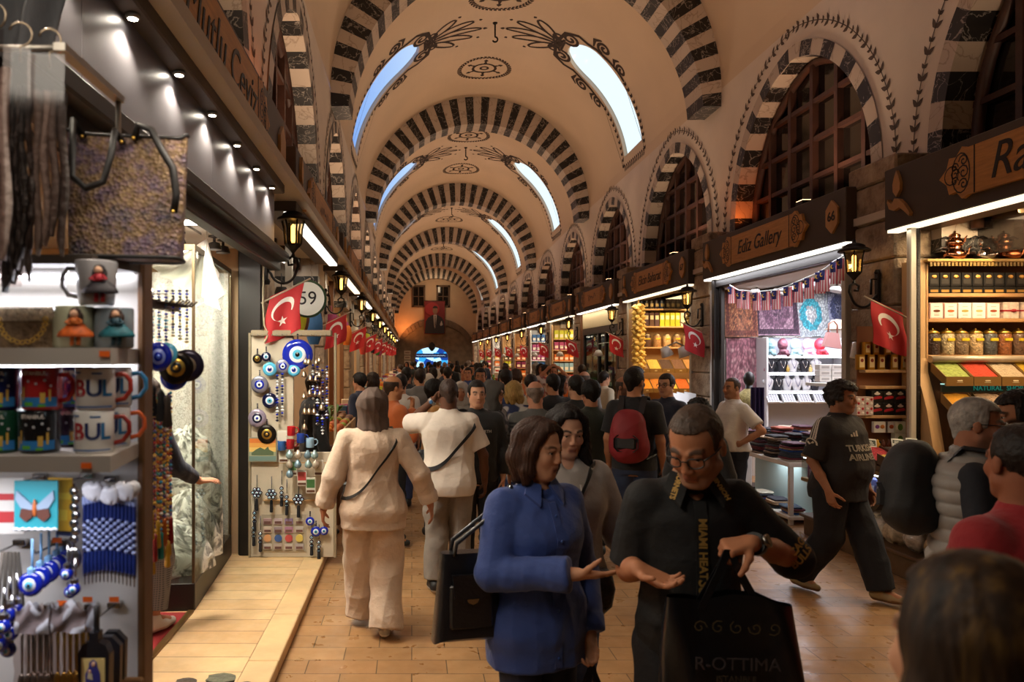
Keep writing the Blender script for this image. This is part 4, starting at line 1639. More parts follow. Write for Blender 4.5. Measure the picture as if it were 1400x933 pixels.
def hook(x, y):
 p = P(x, y, 1.79)
 mb = MB()
 mb.box(-.016, .016, -.01, .01, -.008, .008, .002)
 mb.tube([(0, 0, 0), (0, -.11, .002), (0, -.118, .012)], .0025, 6)
 return mb, p
HK= None
for i, (x, y)in enumerate(((28, 742), (80, 742), (55, 652), (120, 650), (152, 655), (70, 830), (125, 830), (157, 827))):
 mb, p = hook(x, y)
 if HK is None:
  HK = mb.mesh('peg_hook', SILV)
 place('peg_hook', HK, p, 'small metal peg hook on the white stall board, %s counted from top left'%ORD[i], 'hook', 'peg hooks of the stall')
for i, (x, y)in enumerate(((78, 739), (85, 825), (120, 820), (156, 820), (47, 664))):
 mb = MB()
 mb.box(-.011, .011, -.001, 0, -.006, .006)
 p = P(x, y, 1.672)
 tag(mb.build('price_tag', mat('e8661c', .5), loc=p, rz=0), 'small orange price tag on the peg board, %s counted from the top'%ORD[i], 'price tag', 'orange tags on the peg board')
p= P(49, 692, 1.6)
t= thing('butterfly_magnet', 'turquoise card with a grey and brown butterfly magnet', 'magnet', p)
mb= MB()
mb.box(-.048, .048, 0, .004, -.055, .055, .001)
mb.build('card', mat('2a929e', .5), t)
mb= MB()
for sx in(-1, 1):
 mb.m = 0
 mb.prism([(sx*.003, .0), (sx*.04, .034), (sx*.042, .015), (sx*.03, -.004), (sx*.006, -.008)], -.006, 0)
 mb.m = 1
 mb.prism([(sx*.003, -.008), (sx*.03, -.006), (sx*.033, -.022), (sx*.02, -.034), (sx*.006, -.024)], -.006, 0)
mb.m = 2
mb.ell((0, -.005, -.004), (.005, .005, .02), 8, 6)
mb.build('butterfly', [mat('8ea0b4', .4), mat('5a3328', .5), mat('b8622c', .5)], t)
mb= MB()
mb.tube([(-.048+.096*i/14, -.002, -.052+.003*(i%2))for i in range(15)], .003, 5)
mb.build('ribbon', EWH, t)
for i, (x, y, w, h, c, c2, nm)in enumerate(((8, 692, .08, .125, 'd8d4cc', 'b8383a', 'white picture card with a red band at the left edge of the peg board'), (82, 690, .06, .12, 'd8a830', 'e8c848', 'yellow card standing behind the turquoise butterfly card'), (89, 697, .05, .12, '1e2a58', 'd87a2c', 'navy card standing behind the yellow card'))):
 p = P(x, y, 1.64+.012*i)
 mb = MB()
 mb.box(-w/2, w/2, 0, .003, -h/2, h/2)
 mb.m = 1
 mb.box(-w*.45, w*.45, -.001, 0, h*.1, h*.22)
 mb.box(-w*.3, w*.3, -.001, 0, -h*.3, -h*.1)
 tag(mb.build('souvenir_card', [mat(c, .5), mat(c2, .5)], loc=p, rz=-.15*i), nm, 'card')
def make_pen(sh):
 mb = MB()
 mb.smooth = True
 mb.m = 0
 mb.lathe([(.0042, 0), (.0046, -.035)], 8)
 mb.m = 1
 z = -.035
 for i in range(9):
  mb.m = 1+(i+sh)%2
  mb.lathe([(.003, z), (.0058, z-.004), (.003, z-.008)], 8)
  z-=.008
 mb.m = 0
 mb.lathe([(.004, z), (.005, z-.02), (.0036, z-.045)], 8)
 mb.m = 3
 mb.lathe([(.002, z-.045), (.0015, z-.062), (0, z-.066)], 6)
 mb.m = 2
 mb.lathe([(.0045, 0), (.006, .006), (.006, .016), (.002, .022)], 8)
 o = mb.build('beaded_pen', [mat('16245c', .3), NAVY, mat('8f9cc8', .3), SILV])
 return o
PEN= make_pen(0)
PEN2= make_pen(1)
n= 0
for rw in range(2):
 for i in range(14):
  p = P(116+5.2*i, 690-4*math.sin(i*.3)+6*rw, 1.62+.025*rw)
  lab = '%s blue beaded pen from the left in the %s row of the hanging bunch'%(ORD[i], ['front', 'back'][rw])
  if n==0:
   PEN.location = p
   tag(PEN, lab, 'pen', 'bunch of blue beaded pens')
  else:
   if n==1:
    PEN2.location = p
    tag(PEN2, lab, 'pen', 'bunch of blue beaded pens')
    n+=1
    continue
   o = place('beaded_pen', (PEN, PEN2)[n%2].data, p, lab, 'pen', 'bunch of blue beaded pens')
  n+=1
for i in range(3):
 p = P(130+22*i, 672+5*(i%2), 1.6)
 mb = MB()
 mb.smooth = True
 mb.grid(lambda u, v:((.026+.004*math.sin(u*25))*math.cos(2*PI*u)*math.sin(PI*(.15+.85*v)), .012*math.sin(2*PI*u)*math.sin(PI*(.15+.85*v)), .02*math.cos(PI*v)+.003*math.sin(u*40)), 24, 8)
 tag(mb.build('plastic_wrap', mat('d8d8de', .3, name='crumpled_wrap'), loc=p), 'crumpled clear wrap over the beaded pens, %s of three from the left'%ORD[i], 'wrapper', 'wraps over the pens')
ek= make_eye('eye_keychain', EYE, .027, .07, mat('7fb0dc', .6))
spots= [(43, 760, 1.6, 'front of the bundle with pale blue cords'), (52, 755, 1.63, 'second in the bundle with pale blue cords'), (60, 752, 1.66, 'third in the bundle with pale blue cords'), (68, 748, 1.69, 'fourth in the bundle with pale blue cords'), (74, 745, 1.72, 'last in the bundle with pale blue cords')]
for i, (x, y, Z, w_)in enumerate(spots):
 p = P(x+(i*3), y-22-3*i, Z+.02*i)
 lab = 'round blue evil eye keychain, '+w_
 if i==0:
  ek.location = p
  tag(ek, lab, 'keychain', 'evil eyes on pale blue cords')
 else:
  dup(ek, p, lab)
ek2= make_eye('eye_keychain', EYE, .014, .05, SILV)
for i, (x, y, Z)in enumerate(((92, 745, 1.62), (102, 765, 1.6), (97, 770, 1.64), (12, 790, 1.6), (22, 785, 1.62), (5, 805, 1.58), (15, 815, 1.6), (25, 800, 1.64), (2, 830, 1.6), (12, 838, 1.62))):
 lab = 'small evil eye keychain %s'%(('beside the silver pendant, %s from the left'%ORD[i])if i<3 else('on the grey cords at the left edge, %s down'%ORD[i-3]))
 if i==0:
  ek2.location = P(x, y, Z)
  tag(ek2, lab, 'keychain', 'small evil eye keychains of the stall')
 else:
  dup(ek2, P(x, y, Z), lab, sc=1+.25*(i>2))
for i in range(5):
 p = P(4+5*i, 755, 1.62+.015*i)
 mb = MB()
 mb.tube([(0, 0, 0), (.004*(i-2), 0, -.07), (.007*(i-2), 0, -.16)], .0045, 6)
 tag(mb.build('leather_thong', mat('6a6258', .8), loc=p), 'grey leather cord at the left edge of the peg board, %s from the left'%ORD[i], 'cord', 'grey cords')
p= P(101, 672, 1.64)
mb= MB()
for i in range(7):
 mb.ell((.004*(i%2), 0, -.018*i), (.011, .006, .011), 10, 6)
mb.ell((0, 0, -.15), (.018, .007, .026), 12, 8)
mb.tube([(0, 0, .0), (0, 0, -.15)], .003, 5)
tag(mb.build('silver_pendant', SILV, loc=p), 'silver filigree pendant hanging between the butterfly card and the pens', 'pendant')
def spoon_pack(label, m, x, y, Z):
 t = thing('spoon_pack', label, 'spoon pack', P(x, y, Z), 0, 'spoon packs on the lowest hooks')
 mb = MB()
 def sp(xx):
  mb.tube([(xx, 0, -.01), (xx, 0, -.1)], [.0032, .0022], 6)
  mb.ell((xx, -.002, -.116), (.0085, .004, .016), 10, 6)
  mb.ell((xx, 0, -.008), (.006, .003, .008), 8, 5)
 for i in range(5):
  xx = -.028+.014*i
  mb = MB()
  sp(xx)
  mb.build('spoon', m, t)
 mb = MB()
 def bag(u, v):
  return(-.04+.08*u+.002*math.sin(v*20), -.012-.006*math.sin(PI*u), .05-.2*v+.008*math.sin(u*18)*(v<.2))
 mb.grid(bag, 14, 10)
 mb.build('clear_bag', PLAST, t)
 mb = MB()
 mb.grid(lambda u, v:(-.036+.072*u, -.014-.006*math.sin(u*7+3*v)*math.sin(v*5+x), .05+.012*math.sin(u*9+x)*(1-v)-.06*v), 12, 8)
 mb.build('crumpled_top', mat('b4b4ba', .45), t)
for i, (x, Z)in enumerate(((48, 1.58), (62, 1.66))):
 spoon_pack('clear pack of silver spoons on the stall, %s'%['in front', 'behind the other silver pack'][i], mat('a8a094', .3, .9), x, 858, Z)
for i, (x, Z)in enumerate(((97, 1.58), (112, 1.66))):
 spoon_pack('clear pack of gold spoons on the stall, %s'%['in front', 'behind the other gold pack'][i], GOLD, x, 856, Z)
t= thing('icon_flask', 'black flask with a small panel of a robed woman and child', 'flask', P(131, 905, 1.58))
mb= MB()
mb.prism([(-.033, -.05), (.033, -.05), (.034, .02), (.025, .04), (.01, .047), (.01, .066), (-.01, .066), (-.01, .047), (-.025, .04), (-.034, .02)], -.012, .012)
mb.build('flask_body', mat('17161a', .25), t)
mb= MB()
mb.box(-.025, .025, -.0135, -.012, -.045, .012)
mb.m = 1
mb.prism([(-.016, -.043), (.016, -.043), (.015, -.02), (.009, -.005), (.008, .004), (0, .01), (-.008, .004), (-.009, -.006), (-.017, -.022)], -.0145, -.0135)
mb.m = 2
mb.ell((.001, -.0145, -.0), (.0045, .001, .006), 10, 6)
mb.ell((-.007, -.0145, -.016), (.0035, .001, .0045), 8, 6)
mb.m = 3
mb.prism([(-.012, -.03), (.0, -.034), (-.002, -.02), (-.01, -.018)], -.0152, -.0145)
mb.build('painted_panel', [mat('c2a868', .5), mat('2c2a6c', .5), mat('c89a78', .5), mat('b8a888', .5)], t)
mb= MB()
mb.tube([(0, .004, .066), (0, .004, .1), (0, .0, .12)], .006, 6)
mb.build('strap', mat('2a2624', .5), t)
for i in range(2):
 mb = MB()
 mb.prism([(-.03, -.06), (.03, -.06), (.032, .03), (.012, .05), (-.012, .05), (-.032, .03)], -.008, .008)
 tag(mb.build('icon_flask', mat('1c1a1e', .3), loc=P(147+7*i, 900-8*i, 1.64+.04*i)), 'plain black flask hanging behind the flask with the robed woman, %s'%['nearer', 'farther'][i], 'flask')
mb= MB()
mb.box(-.68, -.655, 1.832, 2.06, 2.03, 2.05)
mb.box(-.68, -.655, 1.832, 1.85, .9, 2.05)
for i in range(7):
 y = 1.88+.026*i
 mb.tube([(-.66, y, 2.045), (-.625+.01*(i%3), y, 2.042), (-.61+.01*(i%3), y, 2.055)], .003, 5)
tag(mb.build('peg_rail', mat('3a2c22', .4, .5)), 'dark peg rail carrying amulets on the outer side of the stall', 'rail')
def bead_strand(label, p, n, step, r, cols, grp, tassel=None):
 mb = MB()
 for i in range(n):
  mb.m = (i*7//3)%len(cols)
  z = -i*step
  rr = r*(1+.25*math.sin(i*1.7))
  mb.lathe([(.0008, z), (rr, z-step*.45), (.0008, z-step*.92)], 7)
 t = mb.build('bead_strand', cols, loc=p)
 tag(t, label, 'bead strand', grp)
 if tassel:
  mb = MB()
  z = -n*step
  mb.lathe([(.002, z), (.007, z-.006), (.006, z-.02), (.009, z-.07), (.007, z-.075)], 9)
  mb.build('tassel', tassel, t)
 return t
GB= [mat(c, .18, .3, coat=.5, name='glass_bead')for c in('c89a2c', '8c1f24', '1f7a6c', 'd8d0c0', '3a2a6c', 'b85a1c', '2a8ab0', '6a2a4c')]
BB= [BLUE, LBLUE, EWH, NAVY]
rn= random.Random(4)
for i in range(13):
 x = 207+4.4*(i%7)+1.5*(i//7)
 Z = 1.9+.02*(i%7)+.03*(i//7)
 n = 30+(i*5)%9
 cols = [GB[(i+j*3)%8]for j in range(3)]+[GOLD]
 bead_strand('thin glittering bead strand on the stall side, %s from the left, long and many coloured'%ORD[i], P(x, 533+(i*5)%14, Z), n, .0105, .0052, cols, 'long many coloured strands', GB[[0, 1, 0, 2, 5][i%5]])
for i in range(6):
 x = 208+9.5*i
 bead_strand('short %s bead strand at the top of the peg rail, %s from the left'%(['blue', 'dark'][i>2], ORD[i]), P(x, 396, 1.9+.02*i), 17, .0075+.0006*(i%3), .0085 if i<3 else .0065, BB if i<3 else[NAVY, GOLD, BLUE, mat('2a1c14', .4)], 'short strands over the amulets')
def amulet(label, x, y, Z, r, mats, ry=1):
 mb = MB()
 eye_rings(mb, (0, 0, 0), r, ry, 22, .014)
 o = mb.build('amulet', mats, loc=P(x, y, Z), rz=.25)
 tag(o, label, 'amulet', 'large amulets on the stall side')
amulet('bright blue oval glass amulet hanging on the stall side', 217, 488, 1.88, .033, [BLUE, mat('8fa0e8', .2, coat=.5), BLUE, mat('5a7ae8', .2)], 1.15)
amulet('small light blue amulet just right of the bright oval one', 231, 484, 1.93, .022, [LBLUE, EWH, BLUE, EBK], 1.25)
amulet('large dark round amulet with gold tracery on the stall side', 241, 503, 1.97, .045, EYE_K)
amulet('dark amulet half hidden behind the large gold traced one', 256, 500, 2.02, .045, [mat('2a2438', .3, .4), mat('6a5a48', .4), mat('17120f', .3), GOLD])
amulet('deep blue round amulet under the large dark one', 238, 516, 2.0, .036, [BLUE, NAVY, BLUE, NAVY])
for i, (x, y)in enumerate(((209, 525), (220, 532), (229, 540))):
 mb = MB()
 mb.lathe([(.002, 0), (.01, -.012), (.008, -.03), (.014, -.08), (.01, -.085)], 9)
 tag(mb.build('tassel', mat(['15131c', '0f0d14', '2a1c14'][i], .8), loc=P(x, y, 1.92)), 'short dark tassel under the amulets of the stall side, %s from the left'%ORD[i], 'tassel', 'dark tassels')
t= thing('curio_tray', 'low tray of carved dark curios at the bottom edge beside the stall', 'tray', (-.93, 3.7, .08))
mb= MB()
mb.box(-.4, .15, -.3, .3, 0, .03)
mb.build('tray_base', mat('4a3a2a', .6), t)
for i, (x, y, w, d, h)in enumerate(((-.06, .1, .16, .12, .13), (-.25, .12, .12, .1, .1), (.08, .05, .06, .06, .12))):
 mb = MB()
 n = 12
 mb.loft([[(x+w*q*math.cos(2*PI*j/n)*(1+.15*math.sin(j*3)), y+d*q*math.sin(2*PI*j/n), .03+z)for j in range(n)]for q, z in((.5, 0), (.55, h*.4), (.42, h*.8), (.48, h), (.2, h*1.02))])
 tag(mb.build('carved_box', mat(['5a5a44', '3a2a1c', '2c2218'][i], .6, bump=.8, bs=40, var=.3, vs=20), loc=(-.93, 3.7, .08)), ['greenish carved box', 'dark pointed carving', 'black carved knob box'][i]+' lying in the low tray beside the stall', 'carving')
t= thing('amulet_stand', 'white peg board stand hung with evil eye amulets, magnets and bells', 'display stand', (-1.1, 6.68, .08))
mb= MB()
mb.box(-.37, .39, 0, .04, 0, .96, .006)
mb.box(-.37, .02, 0, .04, .94, 2.02, .006)
mb.build('board', mat('cdbfa8', .6, bump=.05, bs=50, var=.05), t)
mb= MB()
mb.box(-.36, .37, -.05, .06, 2.02, 2.075, .008)
mb.box(-.39, -.37, -.01, .05, 0, 2.05)
mb.box(.39, .41, -.01, .05, 0, 2.05)
mb.build('frame', mat('9a8a70', .6), t)
mb= MB()
for i in range(16):
 mb.tube([(-.34+.044*i, -.05, 2.04), (-.34+.044*i, -.07, 2.035), (-.34+.044*i, -.075, 2.02)], .003, 4)
mb.build('hook_row', ALU, t)
mb= MB()
mb.box(-.25, .35, -.002, .0, .86, .87)
mb.box(-.25, .35, -.03, -.0, .52, .53)
mb.build('ledge', OAKP, t)
YS= 6.63
AM= [(407, 485, 21, EYE, 'very large cobalt evil eye, the biggest on the amulet stand'), (352, 491, 6.5, EYE_K, 'small gold rimmed amulet at the top left of the stand'), (364, 488, 6.5, EYE_N, 'small navy amulet beside the gold rimmed one at the top'), (369, 505, 9.5, EYE_L, 'light blue evil eye below the two small top amulets'), (387, 501, 10, EYE_G, 'silver beaded ring amulet left of the biggest eye'), (355, 526, 12, EYE_G, 'silver grey ring amulet at the left edge, upper one'), (369, 548, 10.5, EYE_N, 'navy eye with gold rim in the middle left of the stand'), (352, 572, 12.5, [mat('a89ab0', .3, .4), NAVY, EWH, BLUE], 'mauve beaded ring amulet at the left edge'), (365, 594, 13, EYE_K, 'dark amulet with gold writing above the sunset picture'), (402, 506, 9, EYE_L, 'light blue eye half behind the biggest eye'), (424, 713, 6, EYE, 'blue eye at the lower right corner, upper of three'), (432, 727, 7, EYE, 'blue eye at the lower right corner, middle of three'), (443, 726, 6, EYE, 'blue eye at the lower right corner, rightmost of three')]
for x, y, r, m, lab in AM:
 mb = MB()
 eye_rings(mb, (0, 0, 0), r*.00663, 1, 24, .015)
 o = mb.build('amulet', m, loc=P(x, y, YS))
 tag(o, lab, 'amulet', 'amulets on the peg board stand')
 mb = MB()
 mb.tube([(0, 0, r*.0066), (0, 0, r*.0066+.05)], .004, 5)
 for i in range(3):
  mb.ell((0, 0, r*.0066+.012+.016*i), .008, 8, 6)
 mb.build('cord', NAVY, o)
def cluster(label, x, y, k, m):
 p = P(x, y, YS)
 mb = MB()
 pts = [(0, 0)]+[(math.cos(a)*.034, math.sin(a)*.034)for a in np.linspace(0, 2*PI, 7)[:-1]]if k==7 else[(0, .0), (0, -.04), (0, -.075)]
 for a, b in pts:
  eye_rings(mb, (a, 0, b), .019, 1, 10, .01)
 o = mb.build('eye_cluster', m, loc=p)
 tag(o, label, 'amulet', 'clusters of little eyes')
 mb = MB()
 mb.tube([(0, .01, .16), (0, .01, .03)], .004, 5)
 mb.build('cord', NAVY, o)
 mb = MB()
 mb.lathe([(.003, -.05), (.012, -.06), (.016, -.16), (.01, -.165)], 8)
 mb.build('tassel', mat('121018', .8), o)
for i, (x, y, k)in enumerate(((351, 674, 7), (371, 676, 7), (385, 668, 3), (348, 702, 3), (347, 722, 3), (392, 680, 3), (408, 683, 7), (356, 730, 3), (426, 735, 3), (436, 742, 3))):
 cluster('cluster of %s little navy eyes with a dark tassel, %s counted from top left'%('seven' if k==7 else 'three', ORD[i]), x, y, k, EYE_N)
for i, (x, y, n)in enumerate(((379, 512, 16), (386, 510, 15), (434, 500, 20), (441, 505, 22), (447, 500, 18), (428, 498, 12))):
 bead_strand('strand of blue eye beads on the amulet stand, %s from the left'%ORD[i], P(x, y, YS-.03-.02*(i>1)), n, .027, .017, [BLUE, EWH, NAVY], 'strands of eye beads on the stand')
mb= MB()
mb.smooth = True
mb.lathe([(.006, .03), (.012, .026), (.02, .012), (.026, -.01), (.034, -.03), (.031, -.03), (.02, -.005), (.0, .01)], 14)
mb.ell((0, 0, -.028), .008, 8, 6)
mb.tube([(0, 0, .03), (0, 0, .07)], .003, 5)
BELL= mb.mesh('brass_bell', mat('a8927a', .3, .9, var=.2, vs=20))
for i in range(17):
 rn = random.Random(i)
 x, y = 417+(i%4)*7+rn.uniform(-2, 2), 492+(i//4)*23+rn.uniform(-4, 4)
 place('brass_bell', BELL, P(x, y, YS-.04-.02*(i%2)), 'small aged brass bell in the hanging cluster, row %s, %s from the left'%(ORD[i//4], ORD[i%4]), 'bell', 'cluster of brass bells', 0, (.9, .9, .9))
t= thing('sunset_picture', 'small glossy picture of an orange sunset over a skyline on the stand', 'picture', P(359, 615, YS))
mb= MB()
mb.box(-.13, .13, 0, .01, -.11, .11)
mb.build('backing', mat('8a8a7a', .4), t)
mb= MB()
for i, c in enumerate(range(5)):
 mb.m = i
 mb.box(-.12, .12, -.002-.0, 0, .1-.04*(i+1), .1-.04*i)
mb.m = 5
mb.prism([(-.1, -.03), (-.06, .0), (-.02, .02), (.02, .0), (.05, .03), (.06, .0), (.1, -.02), (.1, -.05), (-.1, -.05)], -.004, -.002)
mb.build('image', [mat(c, .35)for c in('d87a3c', 'e0a050', 'e8c070', 'a8a888', '6f8a84', '5a6a50')], t)
for i in range(16):
 r_, c_ = i//4, i%4
 x, y = 366+c_*14.5, 713+r_*11.5
 col = [['a88a8c', 'c0b0b8', '8a7aa0', 'b0a898'], ['c8b8a8', '9a8a90', 'a87a98', 'b8b0a8'], ['d8a070', '3a5a98', 'b84a4c', 'd8c060'], ['c8c0b8', 'b8a8a0', 'c0b8b0', 'b0a8a8']][r_][c_]
 mb = MB()
 if r_==2:
  mb.loft([[(.034*math.cos(a), yy, .034*math.sin(a))for a in np.linspace(0, 2*PI, 15)[:-1]]for yy in(0, -.012)])
 else:
  mb.box(-.038, .038, -.01, 0, -.027, .027, .002)
  mb.m = 1
  mb.box(-.03, .03, -.012, -.01, -.02, .002)
 tag(mb.build('souvenir_magnet', [mat(col, .4), mat('6a4a44', .4)], loc=P(x, y, 6.67)), '%s magnet in row %s of the small magnet panel'%(ORD[c_], ORD[r_]), 'magnet', 'magnets on the panel of the stand')
mb= MB()
mb.box(-.21, .2, 0, .008, -.17, .17)
tag(mb.build('magnet_panel', mat('b0a490', .3), loc=P(389, 729, 6.672)), 'pale panel holding four rows of magnets low on the stand', 'panel')
cards= [(388, 622, 'c8c0a8', 'white'), (400, 640, '6aa06a', 'green edged'), (413, 654, 'b84a4a', 'red printed'), (425, 664, '3a6a3a', 'green printed'), (386, 600, 'd8d0c0', 'cream'), (436, 640, 'c8b8a0', 'pale brown')]
for i, (x, y, c, nm)in enumerate(cards):
 mb = MB()
 mb.box(-.043, .043, -.01, .01, -.07, .07, .002)
 mb.m = 1
 mb.box(-.036, .036, -.012, -.01, -.02, .055)
 mb.m = 2
 mb.box(-.036, .036, -.012, -.01, -.06, -.04)
 tag(mb.build('boxed_souvenir', [mat('d8d4c8', .4), mat(c, .4), mat('5a3a2a', .4)], loc=P(x, y, YS-.06)), '%s boxed souvenir in the stepped row on the amulet stand'%nm, 'boxed souvenir', 'boxed souvenirs of the stand')
for i, (x, y, c, nm)in enumerate(((398, 590, 'b01c22', 'red'), (411, 600, '1e3a8c', 'blue'), (397, 608, '9c1a20', 'dark red'), (424, 606, '8fb0c8', 'pale blue'), (385, 610, '2a5a9c', 'mid blue'))):
 mg = make_mug('small %s souvenir mug on the ledge of the amulet stand'%nm, c, P(x, y+6, YS-.09), .3, 'plain', r=.036, h=.085)
for i in range(9):
 rn = random.Random(40+i)
 x, y = 396+(i%4)*12+rn.uniform(-2, 2), 622+(i//4)*13
 mb = MB()
 mb.smooth = True
 mb.lathe([(.02, -.035), (.032, -.02), (.034, 0), (.024, .022), (.012, .03), (.014, .04), (0, .042)], 12)
 tag(mb.build('glass_trinket', mat(['8fa8a8', 'a89a88', '6f8a9a'][i%3], .1, .2, coat=1), loc=P(x, y, YS-.11-.02*(i%2))), 'small clear glass trinket pot on the stand, row %s, %s from the left'%(ORD[i//4], ORD[i%4]), 'glass trinket', 'glass trinkets of the stand')
t= thing('round_sign', 'round white sign with green rim and number 59 in the left shop window', 'sign', P(421, 409, 7.35))
mb= MB()
mb.loft([[(r*math.cos(a), y, r*math.sin(a))for a in np.linspace(0, 2*PI, 33)[:-1]]for r, y in((.19, 0), (.19, -.02), (.17, -.024))])
mb.build('rim', mat('3a5a3c', .5), t)
mb= MB()
mb.loft([[(.168*math.cos(a), -.025, .168*math.sin(a))for a in np.linspace(0, 2*PI, 33)[:-1]], [(0.01*math.cos(a), -.026, .01*math.sin(a))for a in np.linspace(0, 2*PI, 33)[:-1]]])
mb.build('disc', mat('e8e2d0', .5, emit=.25), t)
text('59', .19, mat('2c2a26', .5), 'lettering', t, (0, -.03, 0))
def left_counter(k, y0, y1):
 yc = (y0+y1)/2
 t = thing('shop_counter', 'goods counter in front of the '+LN[k], 'counter', (-1.32, yc, .08), 0, 'counters along the left side')
 L = (y1-y0)/2
 mb = MB()
 mb.box(0, .46, -L, L, 0, .72, .01)
 mb.build('counter_body', [OAK, WHITE, WALN][k%3], t)
 mb = MB()
 mb.box(-.0, .5, -L-.02, L+.02, .72, .76, .006)
 mb.build('counter_top', WHITE if k%2 else OAKP, t)
 nn = 7 if k<6 else 4
 rn = random.Random(k*13)
 for i in range(nn):
  for j in range(2):
   ci = rn.randrange(len(PAL))
   h = rn.choice((.18, .24, .3))
   me = pack(ci, .2, h)
   place('goods_pack', me, (-1.2+.24*j, y0+.25+(y1-y0-.4)*i/(nn-1), .84), '%s pack %s along, %s row, on the counter of the %s'%(CN[ci], ORD[i], ['inner', 'outer'][j], LN[k]), 'packaged goods', 'packs on left counter '+LN[k], rn.uniform(-.2, .2))
for k in range(1, 11):
 y0 = 6.4+4.6*(k-1)+.9
 if k>1:
  left_counter(k, y0, y0+3.2)
 mb = MB()
 for y in(y0-.25, y0+1.4, y0+3.35):
  mb.box(-1.5, -1.42, y-.04, y+.04, .08, 3.3)
 mb.box(-1.5, -1.4, y0-.3, y0+3.4, 2.62, 2.72)
 NTRIM+=1
 struct(mb.build('trim_%d'%NTRIM, ALU if k%2 else WALN))
 if k<8:
  for i in range(5):
   ci = (k*5+i*3)%len(PAL)
   mb = MB()
   rr = random.Random(k*31+i)
   w, h = rr.uniform(.12, .2), rr.uniform(.3, .55)
   def fn(u, v, w=w, h=h):
    a = 2*PI*u
    q = .35+.65*math.sin(PI*min(1, v*.8+.12))
    return(w*q*math.cos(a)*.7, w*q*math.sin(a)*.5, -h*v)
   mb.grid(fn, 14, 8)
   mb.tube([(0, 0, 0), (0, 0, .14)], .006, 5)
   y = y0+.1+.62*i
   o = mb.build('hanging_bag', mat(PAL[ci], .7, bump=.3, bs=30), loc=(-1.32+.08*(i%2), y, 2.62-(.1 if i%2 else 0)))
   tag(o, '%s bag hanging under the fascia of the %s, %s along'%(CN[ci], LN[k], ORD[i]), 'bag', 'bags hung over '+LN[k])
def fruit_crate(x, y, z, label, cols, flab, seed):
 t = thing('fruit_crate', label, 'crate', (x, y, z))
 mb = MB()
 mb.box(-.24, .24, -.3, .3, 0, .03)
 for a, b, c, d in((-.25, -.23, -.3, .3), (.23, .25, -.3, .3), (-.25, .25, -.31, -.29), (-.25, .25, .29, .31)):
  mb.box(a, b, c, d, 0, .14)
 mb.build('crate_body', OAKP, t)
 rn = random.Random(seed)
 mb = MB()
 mb.smooth = True
 mb.ell((0, 0, 0), 1, 12, 8)
 ms = mb.mesh('dried_fruit', mat(cols[0], .5))
 n = 0
 for i in range(5):
  for j in range(6):
   px, py = -.18+.09*i, -.24+.095*j
   o = place('dried_fruit', ms, (x+px+rn.uniform(-.01, .01), y+py, z+.13+.07*(1-(abs(px)/.25)**2)*(1-(abs(py)/.32)**2)), '%s in %s, row %s, %s across'%(flab, label.split(',')[0].replace('wooden crate of ', 'the crate of '), ORD[j], ORD[i]), 'fruit', flab+'s of '+label, rn.uniform(0, 3), (.05, .045, .035))
   c = cols[rn.randrange(len(cols))]
   o.material_slots[0].link = 'OBJECT'
   o.material_slots[0].material = mat(c, .5)
fruit_crate(-1.02, 8.35, .95, 'wooden crate of oranges, near the amulet stand', ['d8741c', 'e08a28', 'c8641c'], 'orange', 1)
fruit_crate(-1.02, 9.05, .95, 'wooden crate of mixed fruit, beyond the oranges', ['d8b838', '8a9a2c', 'c85a28'], 'mixed fruit', 2)
fruit_crate(-1.02, 9.75, .95, 'wooden crate of figs, last of the three crates', ['5a3a2a', '7a4a2c', '8a6038'], 'fig', 3)
mb= MB()
mb.box(-1.3, -.78, 7.95, 10.1, .08, .95, .01)
tag(mb.build('fruit_table', WALN), 'dark wooden table carrying three fruit crates by the left curb', 'table')
for i in range(14):
 rn = random.Random(i)
 mb = MB()
 n = 9
 for j in range(n):
  a = 2*PI*j/n+rn.uniform(0, .5)
  mb.add([(0, 0, 0), (.09*math.cos(a)-.02*math.sin(a), .09*math.sin(a)+.02*math.cos(a), .1), (.17*math.cos(a), .17*math.sin(a), .12), (.09*math.cos(a)+.02*math.sin(a), .09*math.sin(a)-.02*math.cos(a), .1)], [(0, 1, 2, 3)], True)
 if i<4:
  tag(mb.build('leafy_sprig', mat('4a6a28', .6), loc=(-1.1+.1*(i%2), 8.5+.42*i, 1.16)), 'green leafy sprig stuck among the fruit crates, %s from the front'%ORD[i], 'sprig', 'leafy sprigs')
ROPE= mat('2a2420', .6, bump=.8, bs=60)
mb= MB()
mb.box(4.77, 4.835, 7.0, 7.06, .0, 3.25, .01)
NTRIM+=1
struct(mb.build('trim_%d'%NTRIM, mat('c9c2b4', .4, .3)))
mb= MB()
mb.tube([(4.87, 7.04, 3.2), (4.87, 7.04, .7)], .022, 6)
tag(mb.build('rope_edging', ROPE), 'dark rope edging running down beside the teapot shelves', 'rope')
mb= MB()
mb.box(4.9, 7.6, 3.3, 7.6, 3.27, 3.3)
struct(mb.build('ceiling_teapot_shop', mat('b98f5e', .5)))
SX0, SX1, SY = 5.03, 6.5, 7.1
t= shelf_unit('spice_shelves', 'tall wooden shelf unit of tins and jars topped with copper teapots', SX0-.03, SX1, SY, 7.34, (2.86, 2.53, 2.285, 1.93), 2.86, .9, OAK, .035, WALN)
mb= MB()
w= (SX1-SX0+.03)/2
mb.box(-w-.03, w+.03, -.05, .24, 1.93, 1.96, .006)
mb.build('cornice_board', GOLD if False else mat('a8864a', .45), t)
mb= MB()
for i in range(44):
 mb.box(-w+.035*i, -w+.035*i+.022, -.045, -.035, 1.89, 1.927)
mb.build('carved_trim', mat('7d6230', .45), t)
mb= MB()
mb.tube([(-w-.01, -.06, .99), (w, -.06, .99)], .035, 10)
mb.build('round_rail', mat('b0a08a', .35, .3), t)
mb= MB()
